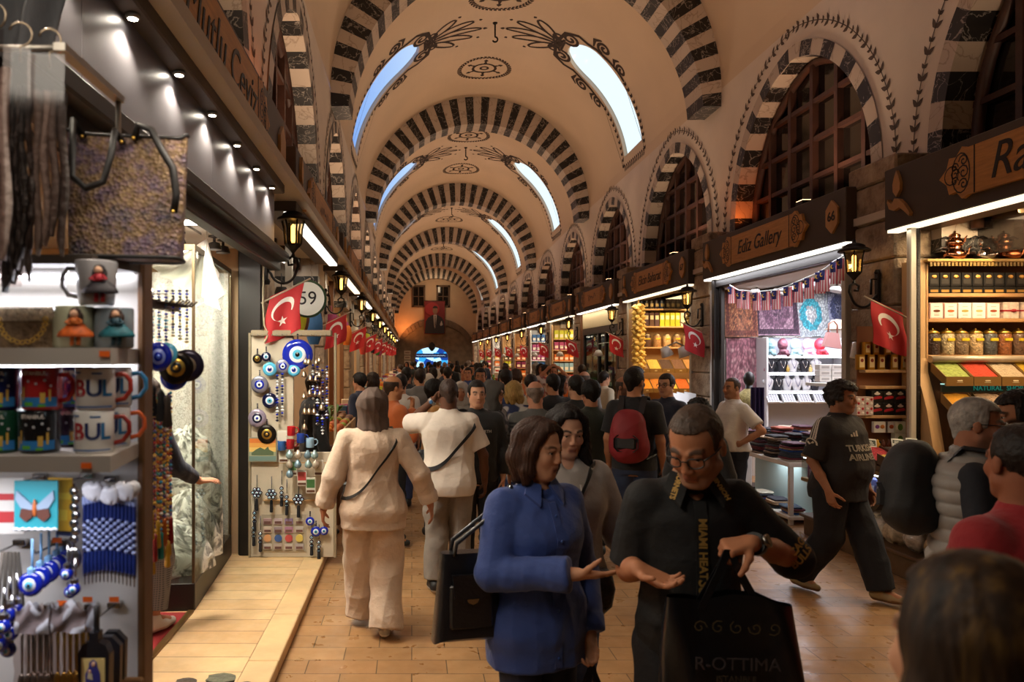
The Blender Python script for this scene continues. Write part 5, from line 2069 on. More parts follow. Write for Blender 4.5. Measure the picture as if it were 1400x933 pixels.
prof= [(0, 1.95), (0, 1.0), (-.03, .85), (-.16, .5), (-.25, .1), (-.25, 0), (.2, 0), (.2, 1.95)]
mb.add([(-w-.11, a, b)for a, b in prof]+[(-w-.005, a, b)for a, b in prof], [tuple(range(8)), tuple(range(15, 7, -1))]+[(i, (i+1)%8, 8+(i+1)%8, 8+i)for i in range(8)])
mb.build('curved_side', OAKP, t)
def teapot(label, x, y, m, s, hm=None, handle='wood', tall=1):
 hm = hm or m
 t = thing('double_teapot', label, 'teapot', (x, y, 2.862), .0, 'teapots on the cornice')
 z = 0
 def pot(r, h, z, nm, top):
  mb = MB()
  mb.smooth = True
  mb.lathe([(r*.7, z), (r*.95, z+h*.15), (r, z+h*.38), (r*.9, z+h*.62), (r*.62, z+h*.82), (r*.6, z+h*.9), (r*.66, z+h)], 22)
  o = mb.build(nm, m, t)
  mb = MB()
  mb.tube([(r*.85, 0, z+h*.35), (r*1.25, 0, z+h*.5), (r*1.4, 0, z+h*.85), (r*1.62, 0, z+h*1.05)], [r*.22, r*.16, r*.1, r*.08], 8)
  mb.build('spout', m, t)
  mb = MB()
  mb.tube([(-r*.6, 0, z+h*.85), (-r*1.2, 0, z+h*.95), (-r*1.9, 0, z+h*.75)], [r*.08, r*.12, r*.1], 8)
  mb.build('handle', mat('1d1512', .4), t)
 pot(.1*s, .13*s, 0, 'lower_pot', False)
 pot(.075*s, .105*s*tall, .13*s, 'upper_pot', True)
 mb = MB()
 mb.smooth = True
 zz = (.13+.105*tall)*s
 mb.lathe([(.052*s, zz), (.045*s, zz+.015*s), (.02*s, zz+.03*s), (.006*s, zz+.035*s), (.012*s, zz+.045*s), (0, zz+.058*s)], 16)
 mb.build('lid', m, t)
 return t
POL= mat('d08a64', .12, 1, name='bright_copper')
teapot('bright copper double teapot with dark handles, first on the cornice', 5.33, 7.18, POL, 1.0)
teapot('polished silver double teapot on the cornice, right of the bright copper one', 5.62, 7.18, SILV, .95, tall=1.2)
teapot('matt copper double teapot on the cornice, right of the silver one', 5.87, 7.18, COPPER, .95)
teapot('silver engraved squat teapot on the cornice, right of the matt copper one', 6.1, 7.18, mat('b8aca0', .2, 1, bump=.3, bs=60), .85)
teapot('copper teapot cut off by the right edge of the picture', 6.32, 7.18, COPPER, .9)
TIN= item_box('tea_tin', .1, .09, .135, '1a1816', '2c2620', 'b8863a', .3)
FLAT= item_box('flat_tin', .104, .09, .065, '1d1a16', 'a87c34', None, .3)
for i in range(10):
 x = 5.075+.106*i
 place('flat_tin', FLAT, (x, 7.15, 2.53), '%s flat black and gold box from the left under the black tins'%ORD[i], 'box', 'flat boxes under the tins')
 place('tea_tin', TIN, (x, 7.15, 2.598), '%s black tin with gold emblem from the left on the top shelf'%ORD[i], 'tin', 'black tins on the top shelf')
WB= {}
for i, (c, b)in enumerate((('6a3a1c', 'd8b8b4'), ('b8602c', 'd8a898'), ('a89a50', 'e6e2da'), ('c8b070', 'e0dcd2'), ('9a4a28', 'd8a898'))):
 mb = MB()
 mb.box(-.065, .065, -.045, .045, 0, .155, .004)
 mb.m = 1
 mb.box(-.056, .056, -.047, -.045, .01, .145)
 mb.m = 2
 mb.loft([[(.034*math.cos(a), y, .075+.013*math.sin(a))for a in np.linspace(0, 2*PI, 15)[:-1]]for y in(-.047, -.049)])
 mb.m = 3
 for z in(.03, .04, .115):
  mb.box(-.025, .025, -.048, -.047, z, z+.004)
 o = mb.build('spice_carton', [mat(b, .5), mat('e9e4da', .5), mat(c, .5), mat('9a8a78', .5)], loc=(5.105+.138*i, 7.16, 2.285))
 tag(o, 'white carton with a %s heap pictured, %s from the left on the second shelf'%(['dark brown', 'rust', 'olive', 'straw', 'red brown'][i], ORD[i]), 'carton', 'white cartons on the second shelf')
for i in range(2):
 t = thing('gift_box', 'patterned gift box tied with red ribbon, %s on the second shelf'%['nearer the white cartons', 'at the picture edge'][i], 'gift box', (5.83+.17*i, 7.16, 2.285))
 mb = MB()
 mb.box(-.075, .075, -.05, .05, 0, .16, .005)
 mb.build('box_body', mat('d8c4b4', .6, var=.25, vs=30), t)
 mb = MB()
 mb.box(-.077, .077, -.052, .052, .07, .085)
 mb.ell((.02, -.055, .078), (.03, .01, .016), 10, 6)
 mb.build('ribbon', mat('a01c22', .5), t)
for i, (c, nm)in enumerate((('3a241a', 'dark tea'), ('c8b48a', 'pale powder'), ('8a7458', 'brown seed'), ('c8a878', 'pistachio shell'), ('4a4a48', 'grey seed'), ('9a5a2c', 'cinnamon stick'), ('6a4a30', 'brown leaf'), ('7a6a4a', 'dry herb'))):
 me = item_jar('glass_jar', .063, .265, c)
 place('glass_jar', me, (5.1+.14*i, 7.165, 1.931), 'glass jar of %s with brass lid, %s from the left'%(nm, ORD[i]), 'jar', 'glass jars with brass lids')
def spice_m(c, grain=90, var=.25):
 return mat(c, .85, bump=.9, bs=grain, var=var, vs=grain, name='spice')
def spice_tray(label, x0, x1, yb, yf, zb, zf, m, group, face=True, front='7a5a2c'):
 t = thing('spice_tray', label, 'spice tray', ((x0+x1)/2, yf, zf), 0, group)
 w, d, h = (x1-x0)/2-.004, yb-yf, zb-zf
 mb = MB()
 mb.box(-w, w, -.012, .0, -.075, .012)
 for sx in(-1, 1):
  mb.add([(sx*w, 0, -.075), (sx*w, d, h-.075), (sx*w, d, h+.02), (sx*w, 0, .015), (sx*(w-.006), 0, -.075), (sx*(w-.006), d, h-.075), (sx*(w-.006), d, h+.02), (sx*(w-.006), 0, .015)], [(0, 1, 2, 3), (7, 6, 5, 4), (3, 2, 6, 7)])
 mb.add([(-w, 0, -.07), (w, 0, -.07), (w, d, h-.07), (-w, d, h-.07)], [(0, 1, 2, 3)])
 mb.build('tray_body', mat(front, .4), t)
 mb = MB()
 for sx in(-.3, 0, .3):
  mb.ell((sx*.05, -.014, -.028), (.012, .002, .008), 8, 5)
 mb.box(-.03, .03, -.0145, -.012, -.045, -.041)
 mb.build('label_mark', mat('d8c8a0', .5), t)
 mb = MB()
 mb.grid(lambda u, v:(-w+.005+(2*w-.01)*u, d*v, h*v+.012*math.sin(PI*u)+.006*math.sin(u*17+v*5)*math.sin(v*9)), 12, 8)
 mb.build('spice', m, t)
 return t
mb= MB()
mb.box(4.9, 6.5, 6.7, 7.1, .12, .9, .01)
t= tag(mb.build('spice_counter', WALN), 'walnut base cabinet below the rows of spice trays', 'counter')
ROW1= [('8f9a4a', 'green pistachio', 40), ('b83a1e', 'red pepper flake', 110), ('b09a7c', 'pale grey brown spice', 90), ('d8ac20', 'yellow turmeric', 200), ('b8a04c', 'olive seed', 60)]
ROW2= [('d8941c', 'bright orange curry', 160), ('a8886a', 'brown spice', 80), ('d07018', 'orange saffron', 120), ('d8c48a', 'pale ginger', 160), ('b8481c', 'brick red spice', 120)]
ROW3= [('9c5a20', 'brown spice', 90), ('d87a1c', 'orange spice', 120), ('a89096', 'mauve spice', 90), ('d8c020', 'yellow spice', 120), ('c8501c', 'red spice', 120)]
for ri, (row, z, y0)in enumerate(((ROW1, 1.715, 6.86), (ROW2, 1.42, 6.72), (ROW3, 1.13, 6.58))):
 for i, (c, nm, g)in enumerate(row):
  x0 = 5.0+.262*i+.03*ri*(1 if i else 0)
  spice_tray('sloping tray of %s, %s from the left in the %s row'%(nm, ORD[i], ['top', 'middle', 'lower'][ri]), x0, x0+.262, y0+.2, y0, z+.135, z, spice_m(c, g), 'spice trays in three sloping rows')
TEAL= mat('19786e', .3, emit=.35, name='teal_strip')
for ri, (z, y)in enumerate(((1.615, 6.9), (1.33, 6.76))):
 t = thing('shelf_sign_strip', '%s teal lit strip with lettering between the spice tray rows'%['upper', 'lower'][ri], 'sign', (5.7, y, z))
 mb = MB()
 mb.box(-.7, .8, 0, .02, -.035, .035)
 mb.build('strip_body', mat('0e2a28', .4), t)
 mb = MB()
 mb.box(-.7, .8, -.03, .02, .036, .046)
 mb.build('glass_edge', mat('a8e0d8', .2, emit=.8), t)
 if ri==0:
  text('NATURAL  SHOP  HANDMADE', .062, TEAL, 'lettering', t, (0.02, -.004, 0))
 else:
  text('NATURAL  SHOP', .062, TEAL, 'lettering', t, (-.1, -.004, 0))
for i, (x, y)in enumerate(((5.33, 6.7), (5.5, 6.2), (5.3, 5.2))):
 t = thing('recessed_downlight', 'round recessed ceiling light over the teapots, %s from the shelves'%ORD[i], 'lamp', (x, y, 3.27), 0, 'recessed lights of the teapot shop')
 mb = MB()
 mb.lathe([(.11, 0), (.115, -.012), (.09, -.01)], 20)
 mb.build('rim', mat('8a6a44', .4), t)
 mb = MB()
 mb.lathe([(0, -.008), (.09, -.0085)], 20)
 mb.build('lens', mat('fff4e0', .4, emit=12), t)
 lamp('AREA', (x, y, 3.24), 15, 'ffe0b0', .2)
mb= MB()
mb.lathe([(.0, 0), (.03, -.005), (.035, -.03), (.03, -.06), (.0, -.07)], 12)
tag(mb.build('ceiling_spot', mat('e0c8a0', .4), loc=(5.47, 6.55, 3.27)), 'small cream spotlight between the recessed lights', 'lamp')
mb= MB()
mb.box(5.2, 7.5, 7.36, 7.4, 2.95, 3.3)
struct(mb.build('wall_teapot_alcove', mat('7d4a26', .5, var=.1, vs=3)))
TX0, TX1, TY = 4.46, 4.98, 7.22
t= shelf_unit('tin_shelves', 'light wooden shelves of golden tins and black boxes beside the rope edging', TX0, TX1, TY, 7.34, (1.785, 1.625, 1.335), 2.22, .95, OAKP, .03, mat('8a5a3c', .6))
for o in t.children:
 if o.name.startswith('side_panel')and o.data.vertices[0].co.x<0:
  bpy.data.objects.remove(o)
  break
mb= MB()
mb.smooth = True
def sq_tin(u, v):
 a = 2*PI*u
 return(.034*math.copysign(abs(math.cos(a))**.5, math.cos(a)), .034*math.copysign(abs(math.sin(a))**.5, math.sin(a)), .13*v)
mb.grid(sq_tin, 20, 2)
mb.add([sq_tin(i/20, 1)for i in range(20)], [tuple(range(20))])
mb.m = 1
mb.box(-.022, .022, -.036, -.034, .02, .11)
mb.m = 2
mb.loft([[(.014*math.cos(a), y, .08+.016*math.sin(a))for a in np.linspace(0, 2*PI, 11)[:-1]]for y in(-.0362, -.038)])
GT= mb.mesh('golden_tin', [mat('b8862c', .3, .7), mat('e0c890', .4), mat('8a2c1c', .5)])
for i in range(5):
 place('golden_tin', GT, (4.46+.1*i+.03*(i>2), 7.28, 1.786), 'golden tin on the tin shelf, %s from the left in the lower layer'%ORD[i], 'tin', 'golden tins', 0, (1.1, 1, 1.15))
for i in range(3):
 place('golden_tin', GT, (4.52+.085*i+.03*(i>1), 7.28, 1.937), 'golden tin on the tin shelf, %s from the left in the upper layer'%ORD[i], 'tin', 'golden tins', .0, (1, 1, .95))
mb= MB()
mb.box(-.055, .055, -.05, .05, 0, .12, .003)
mb.m = 1
mb.prism([(-.045, .03), (.045, .045), (.05, .06), (.03, .07), (-.02, .062), (-.045, .05)], -.052, -.05)
mb.m = 2
mb.ell((0, -.052, .09), (.03, .002, .013), 10, 6)
mb.ell((0, -.052, .1), (.014, .002, .014), 8, 5)
CB= mb.mesh('candy_box', [BLACKP, mat('b02430', .4), mat('e8dcd0', .4)])
for j in range(2):
 for i in range(4):
  place('candy_box', CB, (4.6+.115*i, 7.28, 1.626-.29+.122*j+.0), 'black sweet box with red and white print, %s from the left in the %s layer'%(ORD[i], ['lower', 'upper'][j]), 'box', 'black sweet boxes')
mb= MB()
mb.box(-.04, .04, -.04, .04, 0, .09, .002)
for a in(-.02, .02):
 for b in(.025, .065):
  mb.m = 1+((a>0)!=(b>.04))
  mb.ell((a, -.041, b), (.013, .002, .013), 8, 5)
RB= mb.mesh('candy_box', [mat('c8b8b0', .4), mat('b02430', .4), mat('e8e4e0', .4)])
for j in range(2):
 for i in range(2):
  place('candy_box', RB, (4.42+.085*i, 7.24, 1.337+.092*j), 'small red and white checked sweet box, %s of the %s layer'%(['left', 'right'][i], ['lower', 'upper'][j]), 'box', 'checked sweet boxes')
for i, (x, c)in enumerate(((4.66, '7a3a8a'), (4.74, 'c8602c'))):
 mb = MB()
 mb.box(-.06, .06, -.02, .02, 0, .11, .003)
 mb.m = 1
 mb.ell((-.025, -.021, .06), (.022, .002, .02), 10, 6)
 mb.m = 2
 mb.ell((.025, -.021, .06), (.022, .002, .02), 10, 6)
 tag(mb.build('soap_box', [WHITE, mat(c, .5), mat('c8782c', .5)], loc=(x-.02+.06*i, 7.27-.06*0, 1.16)), 'white box with coloured fruit print under the black sweet boxes, %s'%['left one', 'right one'][i], 'box')
for i in range(4):
 mb = MB()
 mb.box(-.055, .055, -.03, .03, 0, .115, .002)
 mb.m = 1
 mb.ell((.0, -.031, .06), (.026, .002, .034), 10, 6)
 tag(mb.build('tea_box', [mat('d8dcc8', .5), mat('5a8a3a', .5)], loc=(4.83+.118*(i%2), 7.26, 1.04+.118*(i//2))), 'pale box with a green leaf picture, %s one of the %s pair'%(['left', 'right'][i%2], ['lower', 'upper'][i//2]), 'box', 'green leaf boxes')
mb= MB()
mb.smooth = True
mb.lathe([(.022, 0), (.024, .06), (.01, .075), (.012, .09), (.0, .1)], 10)
BO= mb.mesh('small_bottle', mat('5a2c20', .2, coat=.5))
for i in range(7):
 o = place('small_bottle', BO, (4.42+.055*i, 7.2, 1.0), 'small dark bottle on the lower tin shelf, %s from the left'%ORD[i], 'bottle', 'small bottles on the lower tin shelf')
 if i in(3, 6):
  o.material_slots[0].link = 'OBJECT'
  o.material_slots[0].material = mat('c89a2c', .3)
mb= MB()
mb.box(4.36, 4.98, 7.14, 7.34, .97, 1.0)
tag(mb.build('tin_counter_board', OAKP), 'light wooden board under the small bottles', 'board')
t= thing('spot_lamp', 'white cylinder spotlight under the nearest right flag', 'lamp', P(1171, 480, 7.4))
mb= MB()
mb.at((0, 0, 0), ry=.15)
mb.lathe([(.0, .085), (.045, .08), (.052, -.07), (.05, -.075)], 14)
mb.build('lamp_head', WHITE, t)
mb= MB()
mb.at((0, 0, 0), ry=.15)
mb.lathe([(0, -.07), (.046, -.071)], 14)
mb.build('lens', mat('fff6e0', .4, emit=10), t)
mb= MB()
mb.tube([(0, 0, .08), (.03, 0, .14), (.25, .0, .16)], .01, 6)
mb.build('arm', ALU, t)
t= thing('aisle_counter', 'long wooden counter with glass front and low shelf of wrapped gifts', 'counter', (4.2, 6.75, 0))
mb= MB()
mb.box(.03, .645, -1.6, 1.15, 0, .2, .01)
mb.box(-.02, .645, -1.6, 1.15, .2, .235, .008)
mb.build('plinth', mat('5a4028', .5, var=.2, vs=4, bump=.1, bs=20), t)
mb= MB()
mb.box(.5, .645, -1.6, 1.15, .235, .62)
mb.box(-.0, .645, -1.6, 1.15, .58, .62, .006)
mb.box(-.0, .645, -1.6, 1.15, .84, .875, .006)
mb.box(.3, .645, -1.6, 1.15, .62, .84)
mb.build('counter_body', mat('8a6a3c', .45), t)
mb= MB()
mb.box(.0, .004, -1.58, 1.13, .62, .84)
mb.build('glass_front', glass('f0f4f0', .08), t)
mb= MB()
mb.box(.02, .05, -1.58, 1.13, .825, .84)
mb.build('led_strip', mat('f6f8ff', .4, emit=7), t)
lamp('AREA', (4.32, 6.7, .825), 5, 'f6f4ff', .1, 2.4)
for i in range(9):
 y = 5.4+.29*i
 mb = MB()
 mb.box(-.05, .05, -.11, .11, 0, .16, .006)
 mb.m = 1
 mb.box(-.052, -.05, -.08, .08, .03, .1)
 mb.m = 2
 mb.box(-.053, -.051, -.05, .05, .11, .135)
 c = [('b86a9a', 'e8c8d8'), ('4a5a9c', 'c8d0e8'), ('3a7aa8', 'd8e8f0'), ('a8446a', 'f0d8d8')][i%4]
 tag(mb.build('sweets_pack', [mat(c[0], .3), mat(c[1], .4), WHITE], loc=(4.3, y, .621), rz=.25), '%s sweets pack behind the counter glass, %s from the front'%(['pink', 'indigo', 'sky blue', 'crimson'][i%4], ORD[i]), 'packet', 'sweets packs behind the glass')
for i in range(9):
 y = 5.5+.26*i
 rn = random.Random(i+70)
 t2 = thing('wrapped_basket', '%s wrapped gift on the low shelf of the aisle counter, counted from the front'%ORD[i], 'gift', (4.34, y, .236), rn.uniform(-.5, .5), 'wrapped gifts on the low shelf')
 mb = MB()
 mb.smooth = True
 if i in(0, 1):
  mb.box(-.1, .1, -.11, .11, 0, .1, .004)
  mb.m = 1
  for a in range(2):
   for b in range(3):
    mb.box(-.09+.1*a, -.02+.1*a, -.1+.07*b, -.045+.07*b, .1, .115)
  mb.build('gift_tray', [mat('d0ccc0', .3), mat('4a3428', .4)], t2)
 else:
  ph = rn.uniform(0, 6)
  mb.grid(lambda u, v:((.1+.015*math.sin(u*31+ph))*math.sin(PI*(.05+.95*v))*math.cos(2*PI*u), (.12+.015*math.sin(u*25+ph))*math.sin(PI*(.05+.95*v))*math.sin(2*PI*u), .1-.1*math.cos(PI*(1-v))*(1+.1*math.sin(u*19))+.0), 28, 10)
  mb.build('wrap', mat(['b8a488', 'c8bca8', 'a88a60', 'b0a090'][i%4], .2, var=.5, vs=14, bump=.8, bs=22, coat=.8, name='cellophane'), t2)
  mb = MB()
  mb.ell((0, 0, .2), (.03, .03, .02), 10, 6)
  for k in range(3):
   mb.ell((.03*math.cos(k*2.1), .03*math.sin(k*2.1), .215), (.025, .012, .015), 8, 5)
  mb.build('bow', mat(['c8a030', 'b8342c', 'd8d0c0'][i%3], .4), t2)
AT= [('4a2a20', 'dark dried fruit', 30), ('d0701c', 'orange powder', 150), ('8a1424', 'red rose buds', 40), ('2c1c18', 'dark prunes', 26), ('a89a3c', 'green and yellow tea', 36), ('6a4a28', 'mixed nuts', 30), ('a8541c', 'dried apricots', 26), ('7a1c24', 'dried cranberries', 40), ('c8a860', 'chickpeas', 30), ('3a2a1c', 'black raisins', 36)]
for i, (c, nm, g)in enumerate(AT):
 cx_, cy_ = (4.28, 4.6)[i%2], 0
 y0 = 7.05-.42*(i//2)
 z = 1.0-.02*(i//2)
 spice_tray('open counter tray of %s, %s row from the back'%(nm, ORD[i//2]), 4.2+.3*(i%2), 4.5+.3*(i%2), y0+.4, y0, z+.06, z-.02, spice_m(c, g, .5), 'open trays on the aisle counter', front='4a3420')
mb= MB()
mb.box(4.2, 4.8, 5.3, 7.1, .876, .93)
tag(mb.build('tray_riser', mat('4a3420', .5)), 'dark riser under the open trays of the aisle counter', 'riser')
for i, (x, y)in enumerate(((4.3, 6.85), (4.55, 6.85), (4.72, 6.9), (4.3, 6.45), (4.55, 6.5))):
 mb = MB()
 mb.box(-.055, .055, -.003, .003, 0, .075, .001)
 mb.m = 1
 mb.box(-.045, .045, -.0045, -.003, .012, .063)
 mb.m = 0
 for k in range(3):
  mb.box(-.03, .03-.01*k, -.0052, -.0045, .02+.014*k, .026+.014*k)
 mb.tube([(0, 0, 0), (0, .01, -.08)], .003, 4)
 o = mb.build('price_card', [mat('d8dcd8', .4), mat('3a4640', .5)], loc=(x, y, 1.07))
 o.rotation_euler = (-.3, .1, 0)
 tag(o, 'small white framed price card stuck in the open trays, %s from the back'%ORD[i], 'price card', 'price cards in the trays')
for i in range(4):
 mb = MB()
 mb.smooth = True
 mb.lathe([(.045, 0), (.055, .04), (.045, .13), (.02, .17), (.022, .2), (0, .21)], 12)
 tag(mb.build('dark_vase', mat('14110f', .25), loc=(4.5+.13*i, 7.24, 1.0-.2+.07)), 'dark vase on the back of the aisle counter, %s from the left'%ORD[i], 'vase', 'dark vases')
FZ= 11.82
mb= MB()
mb.box(4.9, 7.65, 8.1, 12.2, 3.0, 3.04)
struct(mb.build('ceiling_rug_shop', mat('b8b2aa', .7)))
mb= MB()
mb.box(4.84, 7.65, FZ, FZ+.05, 0, 3.0)
struct(mb.build('wall_rug_shop', mat('b3aca4', .8)))
mb= MB()
mb.box(4.8, 4.88, 8.1, 8.18, 0, 3.2, .008)
mb.m = 1
mb.box(4.8, 4.9, 11.62, 11.72, 0, 3.2, .008)
mb.box(4.86, 4.92, 11.5, 11.58, 0, 3.1, .006)
mb.box(4.82, 4.92, 8.1, 11.7, 3.02, 3.14, .008)
NTRIM+=1
struct(mb.build('trim_%d'%NTRIM, [mat('b8b2a6', .35, .5), DARKF]))
def rug_mat(c, kind):
 t = NT('rug_pattern')
 tcn = t.n('ShaderNodeTexCoord').outputs['Generated']
 sp = t.n('ShaderNodeSeparateXYZ')
 t.l(tcn, sp.inputs[0])
 def M(op, a, b=None):
  n = t.n('ShaderNodeMath', _operation=op)
  for i, q in enumerate((a, b)):
   if q is None:
    continue
   if isinstance(q, (int, float)):
    n.inputs[i].default_value = q
   else:
    t.l(q, n.inputs[i])
  return n.outputs[0]
 dx = M('ABSOLUTE', M('SUBTRACT', sp.outputs[0], .5))
 dz = M('ABSOLUTE', M('SUBTRACT', sp.outputs[2], .5))
 edge = M('MAXIMUM', dx, dz)
 v = t.n('ShaderNodeTexVoronoi', Scale=16.0)
 t.l(tcn, v.inputs[0])
 nz = t.n('ShaderNodeTexNoise', Scale=9.0, Detail=5.0)
 t.l(tcn, nz.inputs[0])
 rad = M('ADD', M('MULTIPLY', M('POWER', M('MULTIPLY', dx, 2.4), 2), 1), M('POWER', M('MULTIPLY', dz, 2.0), 2))
 rad = M('ADD', rad, M('MULTIPLY', M('SUBTRACT', nz.outputs[0], .5), .5))
 if kind=='medallion':
  base = t.ramp(rad, [(0, c[2]), (.04, c[1]), (.1, c[2]), (.16, c[0]), (.5, c[0]), (.55, c[1])])
 else:
  base = t.ramp(nz.outputs[0], [(.35, c[1]), (.5, c[0]), (.65, c[2])])
 brd = t.ramp(edge, [(0, '000000'), (.36, '000000'), (.37, 'ffffff'), (.46, 'ffffff'), (.47, '404040'), (1, '404040')], 'CONSTANT')
 m1 = t.n('ShaderNodeMix', _data_type='RGBA')
 t.l(brd, m1.inputs[0])
 t.l(base, m1.inputs[6])
 m1.inputs[7].default_value = lin(c[3])+[1]
 m2 = t.n('ShaderNodeMix', _data_type='RGBA', _blend_type='MULTIPLY')
 m2.inputs[0].default_value = .8
 t.l(m1.outputs[2], m2.inputs[6])
 t.l(t.ramp(v.outputs['Distance'], [(0, 'ffffff'), (.35, 'd8d0d0'), (.6, '807880')]), m2.inputs[7])
 t.l(m2.outputs[2], t.b.inputs['Base Color'])
 t.b.inputs['Roughness'].default_value = .9
 t.b.inputs['Sheen Weight'].default_value = .2
 return t.m
def rug(label, x0, y0, x1, y1, m, Z=None, nm='hanging_rug', skew=0):
 Z = Z or FZ-.03
 a, b = P(x0, y0, Z), P(x1, y1, Z)
 mb = MB()
 def fn(u, v, o=0):
  return(a.x+(b.x-a.x)*u+skew*v, Z+.02*math.sin(u*9+v*2)*(.3+v)-.04*v+o, a.z+(b.z-a.z)*v)
 mb.grid(fn, 16, 14)
 mb.grid(lambda u, v:fn(u, v, .008), 16, 14, True, True)
 return tag(mb.build(nm, m), label, 'rug', 'rugs hanging in the rug shop')
rug('rust and ochre patterned rug hanging at the left of the rug shop', 991, 392, 1034, 461, rug_mat(('a86a4c', '6a4a3c', 'c08a60', '7a4438'), 'all'))
rug('purple rug with a small central medallion, second from the left', 1030, 390, 1087, 459, rug_mat(('7a5a70', 'a8889a', '5a4058', '4a3448'), 'medallion'), skew=.05)
rug('turquoise and white faded rug, third from the left', 1083, 400, 1130, 461, rug_mat(('3fb0c4', 'b8c8cc', 'c8d0d0', 'a8b8bc'), 'medallion'), skew=.04)
rug('navy and white rug, right-most of the hanging rugs', 1127, 396, 1163, 448, rug_mat(('3a4468', '8a94ac', '1c2850', '6a748c'), 'medallion'))
rug('large pink floral rug hanging low on the left wall of the rug shop', 993, 462, 1042, 575, rug_mat(('b07a84', '8a5460', 'c8a0a0', '9a6470'), 'all'))
mb= MB()
for i in range(4):
 mb.tube([P(992, 391, FZ-.02), P(1165, 391, FZ-.02)], .012, 6)
 break
mb.tube([P(1042, 461, FZ-.06), P(1122, 461, FZ-.06)], .015, 6)
tag(mb.build('rug_rail', CHROME), 'chrome rails from which the shop rugs hang', 'rail')
SHW= mat('d8d8da', .4, name='shelf_white')
zsh= [P(0, yy, 11.6).z for yy in(486, 509, 534, 548)]
xl, xr = P(1043, 0, 11.6).x, P(1150, 0, 11.6).x
t= shelf_unit('jewellery_shelves', 'white lit shelves of scarf heads and necklace busts in the rug shop', xl, xr, 11.45, 11.8, zsh, P(0, 462, 11.6).z, .6, SHW, .03, mat('a8aab4', .6))
for i, z in enumerate(zsh[:3]):
 mb = MB()
 mb.box(-(xr-xl)/2+.03, (xr-xl)/2-.03, .0, .012, z-.6-.042, z-.6-.032)
 mb.build('led_strip', mat('f4f6ff', .4, emit=5), t)
lamp('AREA', ((xl+xr)/2, 11.4, 2.2), 6, 'f0f4ff', 1.0, .1, rot=(R(30), 0, 0))
SC= [('7aa0a8', 'teal and gold patterned'), ('5a2a38', 'dark plum patterned'), ('a8ccd4', 'pale blue'), ('d8a0b8', 'pink'), ('b8283c', 'red')]
for i, (c, nm)in enumerate(SC):
 p = P(1053+17*i, 486, 11.55)
 mb = MB()
 mb.smooth = True
 mb.ell((0, 0, .17), (.075, .085, .1), 14, 10)
 mb.tube([(0, 0, .1), (0, 0, .05), (0, 0, 0)], [.05, .05, .095], 12)
 mb.ell((.01, -.045, .06), (.07, .05, .04), 12, 8)
 mb.tube([(.02, -.06, .06), (.05, -.08, .02), (.06, -.075, .0)], [.03, .03, .035], 8)
 tag(mb.build('scarf_head', mat(c, .6, var=.45 if i<2 else .12, vs=28, bump=.4, bs=30), loc=p, rz=.2*(i-2)), '%s headscarf on a display head in the rug shop'%nm, 'scarf display', 'scarf heads on the top white shelf')
def bust(label, p, dark):
 t = thing('necklace_bust', label, 'display bust', p, 0, 'necklace busts in the rug shop')
 mb = MB()
 mb.smooth = True
 prof = [(.05, .03, 0), (.06, .035, .04), (.085, .045, .12), (.095, .045, .155), (.06, .035, .18), (.032, .03, .2), (.03, .03, .245), (.02, .02, .25)]
 mb.loft([[(a*math.cos(q), b*math.sin(q), z)for q in np.linspace(0, 2*PI, 17)[:-1]]for a, b, z in prof], True, True, True)
 mb.build('bust_form', mat('1c1c26', .7)if dark else mat('d0d0d4', .6), t)
 mb = MB()
 mb.tube([(.03, -.02, .2), (.035, -.042, .15), (.015, -.052, .09), (0, -.05, .075), (-.015, -.052, .09), (-.035, -.042, .15), (-.03, -.02, .2)], .004, 5)
 mb.ell((0, -.05, .07), (.01, .005, .012), 8, 6)
 mb.build('necklace', SILV if dark else mat('6a6a90', .3), t)
for r_, (yy, xs, dk)in enumerate(((509, (1053, 1069, 1084, 1099, 1115), (1, 1, 0, 1, 0)), (534, (1050, 1063, 1076, 1089, 1102, 1114), (0, 1, 0, 0, 0, 1)))):
 for i, x in enumerate(xs):
  bust('%s bust with a necklace, %s from the left on the %s white shelf'%(['white', 'black'][dk[i]], ORD[i], ['middle', 'lower'][r_]), P(x, yy, 11.55), dk[i])
for i, (x, c)in enumerate(((1047, 'c87a90'), (1077, 'a88a3c'), (1092, '1c1c20'), (1108, 'c8b070'))):
 mb = MB()
 mb.smooth = True
 mb.lathe([(.02, 0), (.03, .03), (.024, .07), (.01, .09), (.012, .11), (0, .115)], 10)
 tag(mb.build('perfume_bottle', mat(c, .2, coat=.6), loc=P(x, 509, 11.52)), 'small %s perfume bottle between the busts'%['pink', 'golden', 'black', 'pale gold'][i], 'bottle')
for i in range(4):
 mb = MB()
 mb.box(-.09, .09, -.02, .02, 0, .17)
 mb.m = 1
 for a in range(4):
  for b in range(5):
   mb.box(-.075+.04*a, -.045+.04*a, -.023, -.02, .015+.03*b, .035+.03*b)
 o = mb.build('ring_tray', [mat('d0d0d4', .5), mat('5a5a66', .4)], loc=P(1058+22*i, 551, 11.4))
 o.rotation_euler.x = -.7
 tag(o, 'tilted jewellery tray on the lowest white shelf, %s from the left'%ORD[i], 'tray', 'jewellery trays')
BUN= [(998, 390), (1010, 397), (1023, 398), (1034, 399), (1048, 398), (1062, 396), (1077, 391), (1091, 385), (1105, 379), (1117, 374), (1130, 366), (1141, 357), (1152, 351), (1159, 347)]
bp_= [P(x, y, 4.78*1000/(x-563))for x, y in BUN]
mb= MB()
mb.tube(bp_, .008, 5)
tag(mb.build('bunting_string', EWH), 'white string of the little flags across the rug shop opening', 'string')
mb= MB()
w_, h_ = .105, .25
for i in range(7):
 mb.m = i%2
 mb.grid(lambda u, v:(-w_/2+w_*(i+u)/7, .012*math.sin(((i+u)/7)*5+v*3), -.012-h_*v), 1, 5)
mb.m = 2
